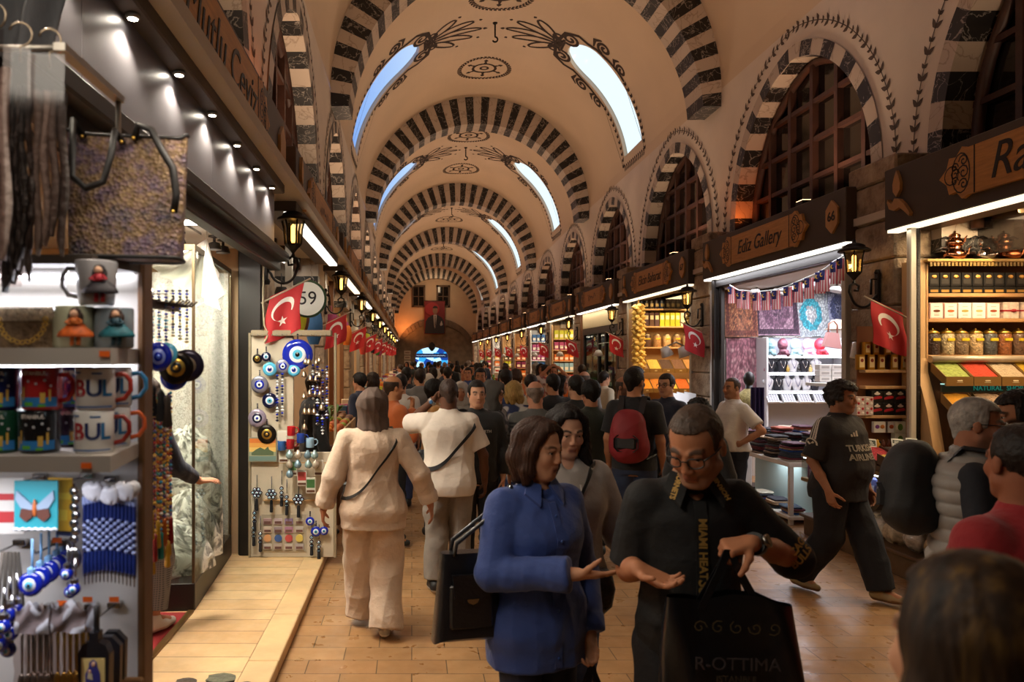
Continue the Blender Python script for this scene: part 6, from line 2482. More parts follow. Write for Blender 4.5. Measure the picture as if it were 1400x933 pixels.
mb.grid(lambda u, v:(-w_/2+w_*.55*u, -.003+.012*math.sin(.55*u*5+v*1.4), -.012-h_*.46*v), 3, 3)
mb.grid(lambda u, v:(-w_/2+w_*.55*u, .003+.012*math.sin(.55*u*5+v*1.4), -.012-h_*.46*v), 3, 3)
mb.m = 3
mb.add([(-.03+.016*math.cos(a), -.009, -.065+.024*math.sin(a))for a in np.linspace(0, 2*PI, 13)[:-1]], [tuple(range(12))])
mb.m = 2
mb.add([(-.024+.012*math.cos(a), -.011, -.062+.018*math.sin(a))for a in np.linspace(0, 2*PI, 13)[:-1]], [tuple(range(12))])
BF= mb.mesh('malaysian_flag', [mat('d0606a', .7), mat('ead8d4', .7), mat('1c1c58', .7), mat('e0b820', .6)])
for i, (x, y)in enumerate([(1000, 391), (1012, 397), (1020, 398), (1034, 399), (1047, 398), (1061, 396), (1077, 391), (1091, 385), (1106, 379), (1121, 371), (1127, 368), (1142, 357), (1151, 352)]):
 place('malaysian_flag', BF, P(x, y, 4.78*1000/(x-563)), 'small Malaysian flag on the bunting string, %s from the left'%ORD[i], 'flag', 'little flags on the bunting', -.75)
for i, (x, y, Z)in enumerate(((1065, 385, 11.2), (1145, 388, 10.8), (1103, 378, 10.6), (1035, 390, 11.3))):
 p = P(x, y, Z)
 t = thing('shop_spotlight', 'white cone spotlight on the rug shop ceiling, %s counted'%ORD[i], 'lamp', (p.x, p.y, 3.0), 0, 'cone spotlights of the rug shop')
 mb = MB()
 mb.at((0, 0, 0), ry=.3)
 mb.lathe([(.015, 0), (.02, -.03), (.05, -.04), (.1, -.12), (.095, -.12)], 14)
 mb.build('lamp_head', mat('a8a4a0', .4), t)
 mb = MB()
 mb.at((0, 0, 0), ry=.3)
 mb.lathe([(0, -.112), (.092, -.114)], 14)
 mb.build('lens', mat('fafcff', .4, emit=10), t)
t= thing('straw_hat', 'pale straw hat hanging near the right post of the rug shop', 'hat', P(1144, 449, 10.6))
mb= MB()
mb.smooth = True
mb.lathe([(.17, -.02), (.12, 0), (.1, .06), (.07, .12), (0, .13)], 20)
mb.build('hat_body', mat('c0b09a', .8, bump=.4, bs=80), t)
t= thing('pink_handbag', 'dusty pink handbag hanging on the post beside the straw hat', 'bag', P(1137, 462, 10.4))
mb= MB()
mb.prism([(-.13, -.12), (.12, -.16), (.08, .06), (-.06, .08)], -.04, .04)
mb.build('bag_body', mat('a87a78', .6), t)
mb= MB()
mb.tube([(-.05, 0, .07), (-.04, 0, .2), (.03, 0, .24), (.08, 0, .18), (.08, 0, .06)], .012, 6)
mb.build('strap', mat('8a5c50', .6), t)
for j in range(3):
 for i in range(2):
  p = P(1125+17*i, 522-8.0*j, 9.6)
  mb = MB()
  mb.box(-.075, .075, -.06, .06, 0, .072, .003)
  mb.m = 1
  mb.box(-.05, .05, -.061, -.06, .02, .05)
  tag(mb.build('white_gift_box', [mat('e6e4e0', .5), mat('b8b4b0', .5)], loc=p), 'white gift box in the stack near the right post, %s layer, %s'%(['bottom', 'middle', 'top'][j], ['left', 'right'][i]), 'box', 'stack of white gift boxes')
mb= MB()
p0, p1 = P(1115, 524, 9.6), P(1160, 524, 9.6)
mb.box(p0.x, p1.x+.1, 9.35, 9.85, p0.z-.04, p0.z)
mb.box(p1.x-.1, p1.x, 9.4, 9.6, 0, p0.z-.04)
tag(mb.build('side_table', mat('c8c4bc', .4)), 'narrow pale table carrying the stack of white gift boxes', 'table')
mb= MB()
mb.smooth = True
mb.tube([(0, 0, 0), (.0, 0, .25), (.02, 0, .36)], [.07, .06, .02], 10)
tag(mb.build('black_pouch', mat('1c1a1c', .6), loc=P(1163, 524, 9.2)), 'black pouch standing beside the white gift boxes', 'pouch')
t= thing('shawl_mannequin', 'dark mannequin bust with a gold embroidered shawl, behind the man in the white polo', 'mannequin', P(1024, 575, 10.6))
mb= MB()
mb.smooth = True
prof= [(.12, .1, 0), (.17, .12, .2), (.19, .12, .33), (.1, .08, .42), (.05, .05, .46), (.05, .05, .52)]
mb.loft([[(a*math.cos(q), b*math.sin(q), z)for q in np.linspace(0, 2*PI, 17)[:-1]]for a, b, z in prof], True, True, True)
mb.ell((0, 0, .6), (.075, .09, .11), 12, 8)
mb.build('bust_form', mat('1c1a1a', .4), t)
mb= MB()
mb.smooth = True
mb.loft([[(a*math.cos(q)*1.12, b*math.sin(q)*1.2-.01, z)for q in np.linspace(PI*.75, PI*2.25, 17)]for a, b, z in prof[:5]], False, False, True)
mb.build('shawl', mat('a89a60', .6, var=.4, vs=40, bump=.4, bs=40), t)
mb= MB()
mb.box(-.03, .03, -.03, .03, -.95, 0)
mb.box(-.2, .2, -.2, .2, -.97, -.93)
mb.build('stand', DARKF, t)
mb= MB()
def pc(u, v):
 p = P(1027+18*u, 530+70*v, 10.3)
 return(p.x, p.y+.05*math.sin(u*20), p.z)
mb.grid(pc, 20, 6)
tag(mb.build('purple_shawl', mat('2c1c44', .7)), 'dark purple shawl hanging beside the mannequin bust', 'shawl')
t= thing('textile_table', 'white table stacked with folded scarves in front of the rug shop', 'table', (4.7, 9.0, 0))
mb= MB()
mb.box(-.42, .55, -.7, .9, .66, .71, .006)
mb.build('table_top', WHITE, t)
mb= MB()
mb.box(-.42, .55, -.7, .9, .06, .1, .006)
mb.build('lower_shelf', WHITE, t)
for x, y in((-.4, -.68), (-.4, .85), (.5, -.68), (.5, .85)):
 mb = MB()
 mb.box(x, x+.045, y, y+.045, 0, .66)
 mb.build('leg', WHITE, t)
mb= MB()
mb.box(-.1, .5, -.6, .8, .1, .66)
mb.build('cabinet', mat('a8bcb8', .4), t)
lamp('AREA', (4.6, 8.9, .64), 4, 'eef4ff', .5)
FOLD= []
rn= random.Random(9)
FC= ['2c2a34', '6a2c38', '3a4a5c', '8a7a6a', 'b89a7a', '1c1c22', '5a3a4a', '7a8a94', 'a85a48', '38302c', 'c8bca8', '44505a', '2c5aa8']
def folded(seed):
 mb = MB()
 ph = seed
 n = 18
 rr = []
 for k in range(5):
  z = .02*k/4
  ins = .008*(1-math.sin(PI*k/4))
  rr.append([((.13-ins)*math.copysign(abs(math.cos(a))**.35, math.cos(a))+.006*math.sin(3*a+ph), (.1-ins)*math.copysign(abs(math.sin(a))**.35, math.sin(a))+.005*math.sin(5*a+ph), z+.003*math.sin(4*a+ph)*(k>0))for a in np.linspace(0, 2*PI, n+1)[:-1]])
 mb.loft(rr, True, True, True)
 return mb.mesh('folded_scarf', mat('808080', .8))
for s_ in range(3):
 FOLD.append(folded(s_))
FM= [mat(c, .8, var=.5 if i%3==0 else .15, vs=30, bump=.3, bs=40, name='scarf_cloth')for i, c in enumerate(FC)]
def pile(x, y, z, n, nm, group):
 for k in range(n):
  o = place('folded_scarf', FOLD[k%3], (x+rn.uniform(-.02, .02), y+rn.uniform(-.02, .02), z+.0215*k), 'folded scarf %s from the bottom, %s'%(ORD[k], nm), 'scarf', group, PI/2+rn.uniform(-.12, .12))
  o.material_slots[0].link = 'OBJECT'
  o.material_slots[0].material = FM[rn.randrange(len(FM))]
for i in range(3):
 for j in range(4):
  if i<3:
   pile(4.42+.25*i, 8.5+.36*j, .711, 10+(i*3+j*2)%4+2*i, '%s pile of the %s row on the white table'%(ORD[j], ['aisle', 'middle', 'inner'][i]), 'piles of folded scarves on the white table')
for j in range(4):
 pile(4.42, 8.5+.36*j, .101, 4+j%3, '%s low pile under the white table'%ORD[j], 'piles under the white table')
t= thing('jewellery_counter', 'white glass topped counter before the man in the white polo', 'counter', (4.35, 11.3, 0))
mb= MB()
mb.box(-.35, .49, -.9, 1.3, 0, .72, .01)
mb.build('counter_body', mat('c8ccd0', .4), t)
mb= MB()
mb.box(-.35, .49, -.9, 1.3, .74, .98)
mb.build('glass_case', glass('eef4f8', .1), t)
mb= MB()
mb.box(-.36, .5, -.91, 1.31, .98, 1.0, .003)
mb.build('counter_rim', ALU, t)
for i in range(6):
 for j in range(2):
  mb = MB()
  mb.box(-.11, .11, -.12, .12, 0, .03)
  mb.m = 1
  for a in range(4):
   for b in range(4):
    mb.box(-.095+.05*a, -.06+.05*a, -.1+.052*b, -.065+.052*b, .03, .045)
  tag(mb.build('jewellery_tray', [mat('d8dce0', .5), SILV], loc=(4.18+.26*j, 10.6+.34*i, .745)), 'silver jewellery tray in the glass counter, %s along, %s row'%(ORD[i], ['aisle', 'inner'][j]), 'tray', 'trays in the glass counter')
lamp('AREA', (4.4, 11.4, 1.9), 5, 'f4f8ff', .6)
for i in range(3):
 mb = MB()
 mb.box(-.1, .1, -.01, .01, 0, .34)
 o = mb.build('leaning_board', mat('dcdcdc', .4), loc=(4.25+.16*i, 11.9+.1*i, 1.0))
 o.rotation_euler = (-.25, .2, 0)
 tag(o, 'white board leaning on the glass counter, %s from the left'%ORD[i], 'board', 'leaning white boards')
def far_shop(k, rows, n, seed, wood, detail=True):
 Yp = 7.75+4.6*k
 y = Yp+4.18
 rn = random.Random(seed)
 x0, x1 = 4.9, 6.4
 zs = [1.05+.38*i for i in range(rows)]
 shelf_unit('goods_shelves', 'lit shelf unit of packed goods inside the '+RN[k], x0, x1, y-.3, y, zs, 3.05, .7, wood, .03, None, 'shelf units inside the right side shops', 'shelf unit')
 for r_ in range(rows):
  w = (x1-x0-.1)/n
  ci = rn.randrange(len(PAL))
  for i in range(n):
   if i%max(2, n//2)==0:
    ci = rn.randrange(len(PAL))
   h = (.22, .27, .3)[(r_+seed)%3]
   place('goods_pack', pack(ci, w*.86, h), (x0+.05+w*(i+.5), y-.22, zs[r_]), '%s pack, %s from left on the %s shelf up, %s'%(CN[ci], ORD[i], ORD[r_], RN[k]), 'packaged goods', 'packs on the shelves of the '+RN[k])
def right_counter(k, y0, y1, n):
 rn = random.Random(k*17+3)
 yc, L = (y0+y1)/2, (y1-y0)/2
 t = thing('shop_counter', 'goods counter in front of the '+RN[k], 'counter', (4.25, yc, 0), 0, 'counters along the right side')
 mb = MB()
 mb.box(0, .58, -L, L, 0, .62, .01)
 mb.build('counter_body', [WALN, OAK, WHITE][k%3], t)
 mb = MB()
 mb.box(-.03, .6, -L-.02, L+.02, .62, .66, .006)
 mb.build('counter_top', OAKP if k%2 else WHITE, t)
 mb = MB()
 mb.box(.0, .006, -L, L, .66, .9)
 mb.build('glass_front', glass('eef4f0', .1), t)
 for i in range(n):
  for j in range(2):
   ci = rn.randrange(len(PAL))
   place('goods_pack', pack(ci, .2, .2 if j==0 else .3), (4.42+.25*j, y0+.2+(y1-y0-.4)*i/(n-1), .661), '%s pack %s along the %s row on the counter, %s'%(CN[ci], ORD[i], ['aisle', 'inner'][j], RN[k]), 'packaged goods', 'packs on the counter of the '+RN[k], PI/2)
Y2= 16.82
zs= [P(0, yy, 16.5).z for yy in(452, 430, 472, 415-14)]
gz0= [P(0, yy, 16.5).z for yy in(475, 447, 423.5)]
shelf_unit('spice_shop_shelves', 'wooden shelves of tins and jars inside the shop with garlic strings', 4.9, 6.3, 16.2, 16.54, gz0, 3.0, 1.2, OAKP, .035, mat('c8a070', .6), None)
for i in range(11):
 c = ['3a2f3c', '2c3c5c', '1f2426', '4a3a2c'][i%4]
 mb = MB()
 mb.smooth = True
 mb.lathe([(.048, 0), (.05, .01), (.05, .2), (.048, .215), (.0, .22)], 12)
 mb.m = 1
 mb.box(-.03, .03, -.055, -.045, .05, .12)
 tag(mb.build('dark_tin', [mat(c, .3), mat('b8a06a', .4)], loc=(4.99+.115*i, 16.3, gz0[2])), '%s dark round tin from the left on the top shelf beyond the garlic'%ORD[i], 'tin', 'dark tins beyond the garlic')
for i in range(11):
 dark = i<5
 mb = MB()
 mb.box(-.05, .05, -.05, .05, 0, .3, .004)
 mb.m = 1
 mb.box(-.035, .035, -.053, -.05, .15, .24)
 c = ['4a2c34', '5a3a2c'][i%2]if dark else('b8b41c' if i<9 else 'd8c8c0')
 tag(mb.build('tea_carton', [mat(c, .4), mat('e0d8b0', .4)], loc=(4.99+.115*i, 16.3, gz0[1])), '%s %s carton from the left on the middle shelf beyond the garlic'%(ORD[i], 'dark' if dark else('lime yellow' if i<9 else 'pale')), 'carton', 'cartons beyond the garlic')
for i in range(6):
 me = item_jar('glass_jar', .085, .32, ['a8784c', '5a3a2c', 'c09060', 'd8b88a', '9a7a5a', 'b8a080'][i], 'b8a890')
 place('glass_jar', me, (5.03+.22*i, 16.32, gz0[0]), '%s glass jar from the left on the lower shelf beyond the garlic'%ORD[i], 'jar', 'jars beyond the garlic')
for ri in range(2):
 for i, (c, nm)in enumerate([(('8a6a4c', 'brown'), ('c8a850', 'straw'), ('4a342c', 'dark'), ('6a4a3a', 'russet'), ('a87a4a', 'tan')), (('d8841c', 'orange'), ('c8782c', 'amber'), ('d8a840', 'golden'), ('b8581c', 'rust'), ('c89a5c', 'sand'))][ri]):
  spice_tray('sloping tray of %s spice, %s from the left in the %s row beyond the garlic'%(nm, ORD[i], ['upper', 'lower'][ri]), 4.9+.27*i, 5.17+.27*i, 16.2-.25*ri, 15.9-.25*ri, 1.86-.42*ri, 1.66-.42*ri, spice_m(c, 60), 'spice trays beyond the garlic')
mb= MB()
mb.smooth = True
mb.lathe([(0, -.055), (.035, -.045), (.055, -.01), (.05, .02), (.02, .05), (.012, .075), (0, .08)], 10)
GA= mb.mesh('garlic_bulb', mat('d8b45c', .6, bump=.2, bs=40, var=.15, vs=10))
for sx, (x, y0, y1, Z, nm)in enumerate(((873, 420, 503, 15.6, 'left'), (948, 428, 448, 12.9, 'right'))):
 k = 0
 rn = random.Random(sx)
 y = y0
 nb = int((y1-y0)*Z/1000/.062)
 a, b = P(x, y0, Z), P(x, y1, Z)
 mb = MB()
 mb.tube([(a.x, a.y, a.z+.3), a, b], .02, 5)
 tag(mb.build('garlic_rope', mat('8a6a3a', .8)), 'cord of the %s garlic string'%nm, 'cord')
 for r_ in range(nb):
  for q in range(4):
   an = q*PI/2+r_*.8+rn.uniform(-.3, .3)
   p = a.lerp(b, r_/max(1, nb-1))
   o = place('garlic_bulb', GA, (p.x+.085*math.cos(an), p.y+.085*math.sin(an), p.z+rn.uniform(-.02, .02)), 'yellow bulb on the %s garlic string, %s ring from the top, %s round'%(nm, ORD[r_], ORD[q]), 'garlic', 'bulbs of the %s garlic string'%nm, an, (1.1, 1.1, 1))
   o.rotation_euler = (rn.uniform(1.2, 1.9), 0, an+PI/2)
t= thing('counter_lamps', 'pair of white spot heads over the garlic shop counter', 'lamp', P(912, 484, 12.6))
for i in range(2):
 mb = MB()
 mb.at((.0+.3*i, 0, 0), ry=-.4)
 mb.lathe([(0, .14), (.07, .12), (.11, -.04), (.1, -.04)], 14)
 mb.m = 1
 mb.lathe([(0, -.03), (.1, -.032)], 14)
 mb.build('lamp_head', [WHITE, mat('fafcff', .4, emit=9)], t)
mb= MB()
mb.tube([(0, 0, .13), (.15, 0, .2), (.3, 0, .13)], .015, 5)
mb.build('bar', ALU, t)
right_counter(1, 12.75, 16.2, 7)
mb= MB()
y0, y1 = 17.25, 20.75
n= 44
for i in range(n):
 y = y0+(y1-y0)*i/n
 mb.box(4.84, 4.87+.0, y, y+(y1-y0)/n*.55, 2.72, 3.2)
mb.box(4.87, 4.9, y0, y1, 2.72, 3.2)
NTRIM+=1
struct(mb.build('trim_%d'%NTRIM, mat('c0ae8c', .5)))
t= thing('shop_glass_front', 'dark framed glass shop front under the ribbed cream panel', 'shop window', (4.9, 19, 0))
mb= MB()
for y in(-1.75, -.6, .1, 1.7):
 mb.box(-.04, .04, y-.05, y+.05, 0, 2.72)
mb.box(-.05, .05, -1.75, 1.75, 2.55, 2.72)
mb.build('frame', DARKF, t)
for i, (a, b)in enumerate(((-1.7, -.65), (-.55, .05), (.15, 1.65))):
 mb = MB()
 mb.box(-.004, .004, a, b, .02, 2.55)
 mb.build('pane', glass('9fb4b0', .14, .02, .8), t)
far_shop(2, 4, 7, 5, WALN)
t= thing('belt_rack', 'metal rack hung with coloured belts before the dark glass shop front', 'rack', (4.25, 17.9, 0))
mb= MB()
mb.tube([(0, -.7, 0), (0, -.7, 1.2), (0, 1.2, 1.2), (0, 1.2, 0)], .02, 6)
mb.build('rack_frame', mat('a8823c', .4, .7), t)
for i in range(22):
 ci = [11, 7, 0, 2, 1, 9, 11, 4, 5, 7, 11][i%11]
 mb = MB()
 mb.grid(lambda u, v:(.03*math.sin(v*4+i), -.018+.036*u, -.75*v-.02), 2, 8)
 mb.tube([(.0, 0, 0), (.0, 0, -.03)], .012, 5)
 tag(mb.build('leather_belt', mat(PAL[ci], .5), loc=(4.24+.03*(i%2), 17.24+.085*i, 1.18)), '%s belt, %s from the near end of the belt rack'%(CN[ci], ORD[i]), 'belt', 'belts on the rack')
for k in range(3, 10):
 far_shop(k, 5 if k<5 else 4, 8 if k<5 else(6 if k<7 else 4), k*3+1, [OAKP, WHITE, OAK][k%3])
 right_counter(k, 7.75+4.6*k+.5, 7.75+4.6*k+4.1, 7 if k<5 else 4)
for k in range(1, 11):
 mb = MB()
 Yp = 7.75+4.6*k
 for y in(Yp+.42, Yp+4.15):
  mb.box(4.86, 4.94, y-.04, y+.04, 0, 3.2)
 NTRIM+=1
 struct(mb.build('trim_%d'%NTRIM, mat('c2bdb2', .35, .4)if k%2 else WALN))
for k in range(2, 8):
 p = (4.55, 7.75+4.6*k+.9, 1.95)
 t = thing('counter_lamp', 'white cone lamp over the counter of the '+RN[k], 'lamp', p, 0, 'cone lamps over the right counters')
 mb = MB()
 mb.lathe([(0, .16), (.06, .14), (.14, 0), (.13, 0)], 14)
 mb.build('lamp_shade', WHITE, t)
 mb = MB()
 mb.lathe([(0, .02), (.12, .018)], 12)
 mb.build('lens', mat('fafcff', .4, emit=8), t)
 mb = MB()
 mb.tube([(0, 0, .15), (0, 0, .3), (.33, 0, .34)], .012, 5)
 mb.build('arm', ALU, t)
def V3(*a):
 return np.array(a, dtype=np.float64)
def unit(v):
 return v/max(1e-9, np.linalg.norm(v))
class Field:
 def __init__(s, lo, hi, h):
  s.lo = np.array(lo, float)
  s.h = h
  s.n = np.ceil((np.array(hi)-s.lo)/h).astype(int)+1
  s.F = np.full(s.n, .2, np.float32)
  s.ax = [(s.lo[i]+h*np.arange(s.n[i])).astype(np.float32)for i in range(3)]
 def box(s, lo, hi):
  a = np.clip(np.floor((np.array(lo)-s.lo)/s.h).astype(int), 0, s.n-1)
  b = np.clip(np.ceil((np.array(hi)-s.lo)/s.h).astype(int)+1, 1, s.n)
  sl = tuple(slice(a[i], b[i])for i in range(3))
  return sl, s.ax[0][sl[0]][:, None, None], s.ax[1][sl[1]][None, :, None], s.ax[2][sl[2]][None, None, :]
 def mix(s, sl, d, k, sub=False):
  F = s.F[sl]
  if sub:
   hh = np.clip(.5-.5*(F+d)/k, 0, 1)
   s.F[sl] = F*(1-hh)+(-d)*hh+k*hh*(1-hh)
  else:
   hh = np.clip(.5+.5*(F-d)/k, 0, 1)
   s.F[sl] = F*(1-hh)+d*hh-k*hh*(1-hh)
 def cone(s, a, b, ra, rb, k=.02, cut=None, flat=None):
  a, b = np.array(a, float), np.array(b, float)
  m = max(ra, rb)+k+.03
  sl, X, Y, Z = s.box(np.minimum(a, b)-m, np.maximum(a, b)+m)
  d = b-a
  L = max(1e-9, d@d)
  px, py, pz = X-a[0], Y-a[1], Z-a[2]
  t = np.clip((px*d[0]+py*d[1]+pz*d[2])/L, 0, 1)
  qx, qy, qz = px-t*d[0], py-t*d[1], pz-t*d[2]
  if flat is not None:
   u, f = flat
   w = qx*u[0]+qy*u[1]+qz*u[2]
   g = (f-1)
   qx, qy, qz = qx+w*g*u[0], qy+w*g*u[1], qz+w*g*u[2]
  D = np.sqrt(qx*qx+qy*qy+qz*qz)-(ra+(rb-ra)*t)
  if cut is not None:
   c, n = cut
   D = np.maximum(D, (X-c[0])*n[0]+(Y-c[1])*n[1]+(Z-c[2])*n[2])
  s.mix(sl, D, k)
 def chain(s, pts, rs, k=.02):
  for i in range(len(pts)-1):
   s.cone(pts[i], pts[i+1], rs[i], rs[i+1], k)
 def ell(s, c, r, Rm=None, k=.02, sub=False, extra=None):
  c, r = np.array(c, float), np.array(r, float)
  m = r.max()+k+.03
  sl, X, Y, Z = s.box(c-m, c+m)
  px, py, pz = X-c[0], Y-c[1], Z-c[2]
  if Rm is not None:
   px, py, pz = [px*Rm[0][i]+py*Rm[1][i]+pz*Rm[2][i]for i in range(3)]
  k0 = np.sqrt((px/r[0])**2+(py/r[1])**2+(pz/r[2])**2)
  k1 = np.sqrt((px/r[0]**2)**2+(py/r[1]**2)**2+(pz/r[2]**2)**2)+1e-6
  D = k0*(k0-1)/k1
  if extra is not None:
   D = np.maximum(D, extra(px, py, pz))
  s.mix(sl, D, k, sub)
 def torso(s, lv, off=0, k=.02, z0=None, z1=None, pw=2.3, fade=False):
  lv = np.array(lv)
  z0 = lv[0, 0]if z0 is None else z0
  z1 = lv[-1, 0]if z1 is None else z1
  m = k+.04+off
  amax = (np.abs(lv[:, 1])+np.maximum(lv[:, 3], lv[:, 4])).max()+m
  bmax = (np.abs(lv[:, 2])+np.maximum(lv[:, 3], lv[:, 4])).max()+m
  sl, X, Y, Z = s.box((-amax, -bmax, z0-m), (amax, bmax, z1+m))
  z = Z.ravel()
  f = lambda j:smooth_interp(z, lv[:, 0], lv[:, j])[None, None, :].astype(np.float32)
  cx, cy, a, b = f(1), f(2), f(3)+(off*np.clip(1-.75*(Z/z1-.9)/.1, .25, 1)if fade else off), f(4)+(off*np.clip(1-.75*(Z/z1-.9)/.1, .25, 1)if fade else off)
  x, y = X-cx, Y-cy
  if lv.shape[1]>5:
   w = f(5)
   x, y = x*np.cos(w)+y*np.sin(w), -x*np.sin(w)+y*np.cos(w)
  D = ((np.abs(x)/a)**pw+(np.abs(y)/b)**pw)**(1/pw)
  D = (D-1)*np.minimum(a, b)*.95
  D = np.maximum(D, np.maximum(z0-Z, Z-z1-off*.5))
  s.mix(sl, D.astype(np.float32), k)
 def clip(s, c, n):
  X, Y, Z = s.ax[0][:, None, None], s.ax[1][None, :, None], s.ax[2][None, None, :]
  s.F = np.maximum(s.F, ((X-c[0])*n[0]+(Y-c[1])*n[1]+(Z-c[2])*n[2]).astype(np.float32))
 def surf(s):
  F = s.F
  F[0] = F[-1] = .2
  F[:, 0] = F[:, -1] = .2
  F[:, :, 0] = F[:, :, -1] = .2
  I = F<0
  c = np.zeros(np.array(F.shape)-1, np.int8)
  offs = [(i, j, k)for i in(0, 1)for j in(0, 1)for k in(0, 1)]
  n = F.shape
  for i, j, k in offs:
   c+=I[i:n[0]-1+i, j:n[1]-1+j, k:n[2]-1+k]
  act = (c>0)&(c<8)
  ids = np.argwhere(act)
  idx = np.full(act.shape, -1, np.int32)
  idx[act] = np.arange(len(ids))
  val = {o:F[ids[:, 0]+o[0], ids[:, 1]+o[1], ids[:, 2]+o[2]].astype(np.float64)for o in offs}
  acc = np.zeros((len(ids), 3))
  cnt = np.zeros(len(ids))
  for a in offs:
   for ax in range(3):
    if a[ax]:
     continue
    b = list(a)
    b[ax] = 1
    va, vb = val[a], val[tuple(b)]
    m = (va<0)!=(vb<0)
    t = np.where(m, va/np.where(m, va-vb, 1), 0)
    for q in range(3):
     acc[:, q]+=m*(a[q]+(t if q==ax else 0))
    cnt+=m
  v = s.lo+s.h*(ids+acc/cnt[:, None])
  quads = []
  for ax in range(3):
   sa = [slice(None)]*3
   sb = [slice(None)]*3
   sa[ax] = slice(0, -1)
   sb[ax] = slice(1, None)
   A, B = I[tuple(sa)], I[tuple(sb)]
   e = np.argwhere(A!=B)
   fl = A[tuple(e.T)]
   u, w = [(1, 2), (2, 0), (0, 1)][ax]
   def cell(du, dw):
    q = e.copy()
    q[:, u]-=du
    q[:, w]-=dw
    return idx[tuple(q.T)]
   Q = np.stack([cell(1, 1), cell(0, 1), cell(0, 0), cell(1, 0)], 1)
   Q[~fl] = Q[~fl][:, ::-1]
   quads.append(Q)
  return v, np.concatenate(quads)
def smooth_interp(x, xp, fp):
 xp, fp = np.asarray(xp, float), np.asarray(fp, float)
 d = np.diff(fp)/np.diff(xp)
 m = np.concatenate([[d[0]], np.where(d[:-1]*d[1:]>0, (d[:-1]+d[1:])/2, 0), [d[-1]]])
 x = np.clip(x, xp[0], xp[-1])
 i = np.clip(np.searchsorted(xp, x)-1, 0, len(xp)-2)
 h = xp[i+1]-xp[i]
 t = (x-xp[i])/h
 return(2*t**3-3*t**2+1)*fp[i]+(t**3-2*t**2+t)*h*m[i]+(-2*t**3+3*t**2)*fp[i+1]+(t**3-t**2)*h*m[i+1]
def vnormals(v, q):
 n = np.zeros_like(v)
 fn = np.cross(v[q[:, 2]]-v[q[:, 0]], v[q[:, 3]]-v[q[:, 1]])
 for i in range(4):
  np.add.at(n, q[:, i], fn)
 return n/(np.linalg.norm(n, axis=1)[:, None]+1e-12)
def relax(v, q, it=1, f=.5):
 for _ in range(it):
  a = np.zeros_like(v)
  c = np.zeros(len(v))
  for i in range(4):
   np.add.at(a, q[:, i], v[q[:, (i+1)%4]])
   np.add.at(a, q[:, (i+1)%4], v[q[:, i]])
   np.add.at(c, q[:, i], 1)
   np.add.at(c, q[:, (i+1)%4], 1)
  v = v+f*(a/c[:, None]-v)
 return v
def folds(v, seed, f=9.0, st=(1, 1, .55)):
 r = np.random.RandomState(seed)
 p = v*np.array(st)
 w = np.zeros(len(v))
 for i in range(6):
  d = unit(r.randn(3))
  g = f*(1.0+.8*i)
  ph = 1.6*np.sin(p@unit(r.randn(3))*f*.9+r.rand()*6)+.8*np.sin(p@unit(r.randn(3))*f*2.1+r.rand()*6)
  w+=(1-np.abs(np.sin(p@d*g+ph+r.rand()*6))**.8)/(1+.45*i)
 return w/1.2-.6
def to_obj(name, v, q, m, parent, col=None):
 me = bpy.data.meshes.new(name)
 me.vertices.add(len(v))
 me.vertices.foreach_set('co', v.astype(np.float32).ravel())
 me.loops.add(len(q)*4)
 me.loops.foreach_set('vertex_index', q.astype(np.int32).ravel())
 me.polygons.add(len(q))
 me.polygons.foreach_set('loop_start', np.arange(0, len(q)*4, 4, dtype=np.int32))
 me.polygons.foreach_set('loop_total', np.full(len(q), 4, np.int32))
 me.polygons.foreach_set('use_smooth', np.ones(len(q), bool))
 me.update(calc_edges=True)
 if col is not None:
  a = me.color_attributes.new('Col', 'FLOAT_COLOR', 'POINT')
  a.data.foreach_set('color', np.concatenate([col, np.ones((len(v), 1))], 1).astype(np.float32).ravel())
 me.materials.append(m)
 o = bpy.data.objects.new(name, me)
 COL.objects.link(o)
 if parent:
  o.parent = parent
 return o
SKIN= mat('c08a68', .62, spec=.25, attr=True, name='skin', bump=.06, bs=260, var=.05, vs=30)
SHOE_M= mat('808080', .55, attr=True, name='shoe')
MALE= [(.80, 0, 0, .15, .10), (.88, 0, -.005, .168, .118), (.96, 0, 0, .162, .113), (1.06, 0, .005, .148, .106), (1.15, 0, .005, .15, .108), (1.27, 0, .0, .168, .118), (1.35, 0, -.005, .176, .115), (1.405, 0, -.012, .158, .096), (1.44, 0, -.015, .118, .078), (1.468, 0, -.014, .08, .064), (1.50, 0, -.01, .058, .056)]
FEM= [(.80, 0, -.005, .162, .11), (.88, 0, -.01, .178, .125), (.96, 0, -.005, .165, .115), (1.06, 0, 0, .135, .098), (1.15, 0, .003, .135, .1), (1.27, 0, .015, .152, .122), (1.35, 0, .0, .154, .108), (1.405, 0, -.01, .138, .088), (1.44, 0, -.012, .102, .07), (1.468, 0, -.012, .068, .056), (1.50, 0, -.008, .048, .047)]
def rot3(yaw, pitch, roll):
 e = Euler((-R(pitch), R(roll), R(yaw)), 'XYZ').to_matrix()
 return np.array(e)
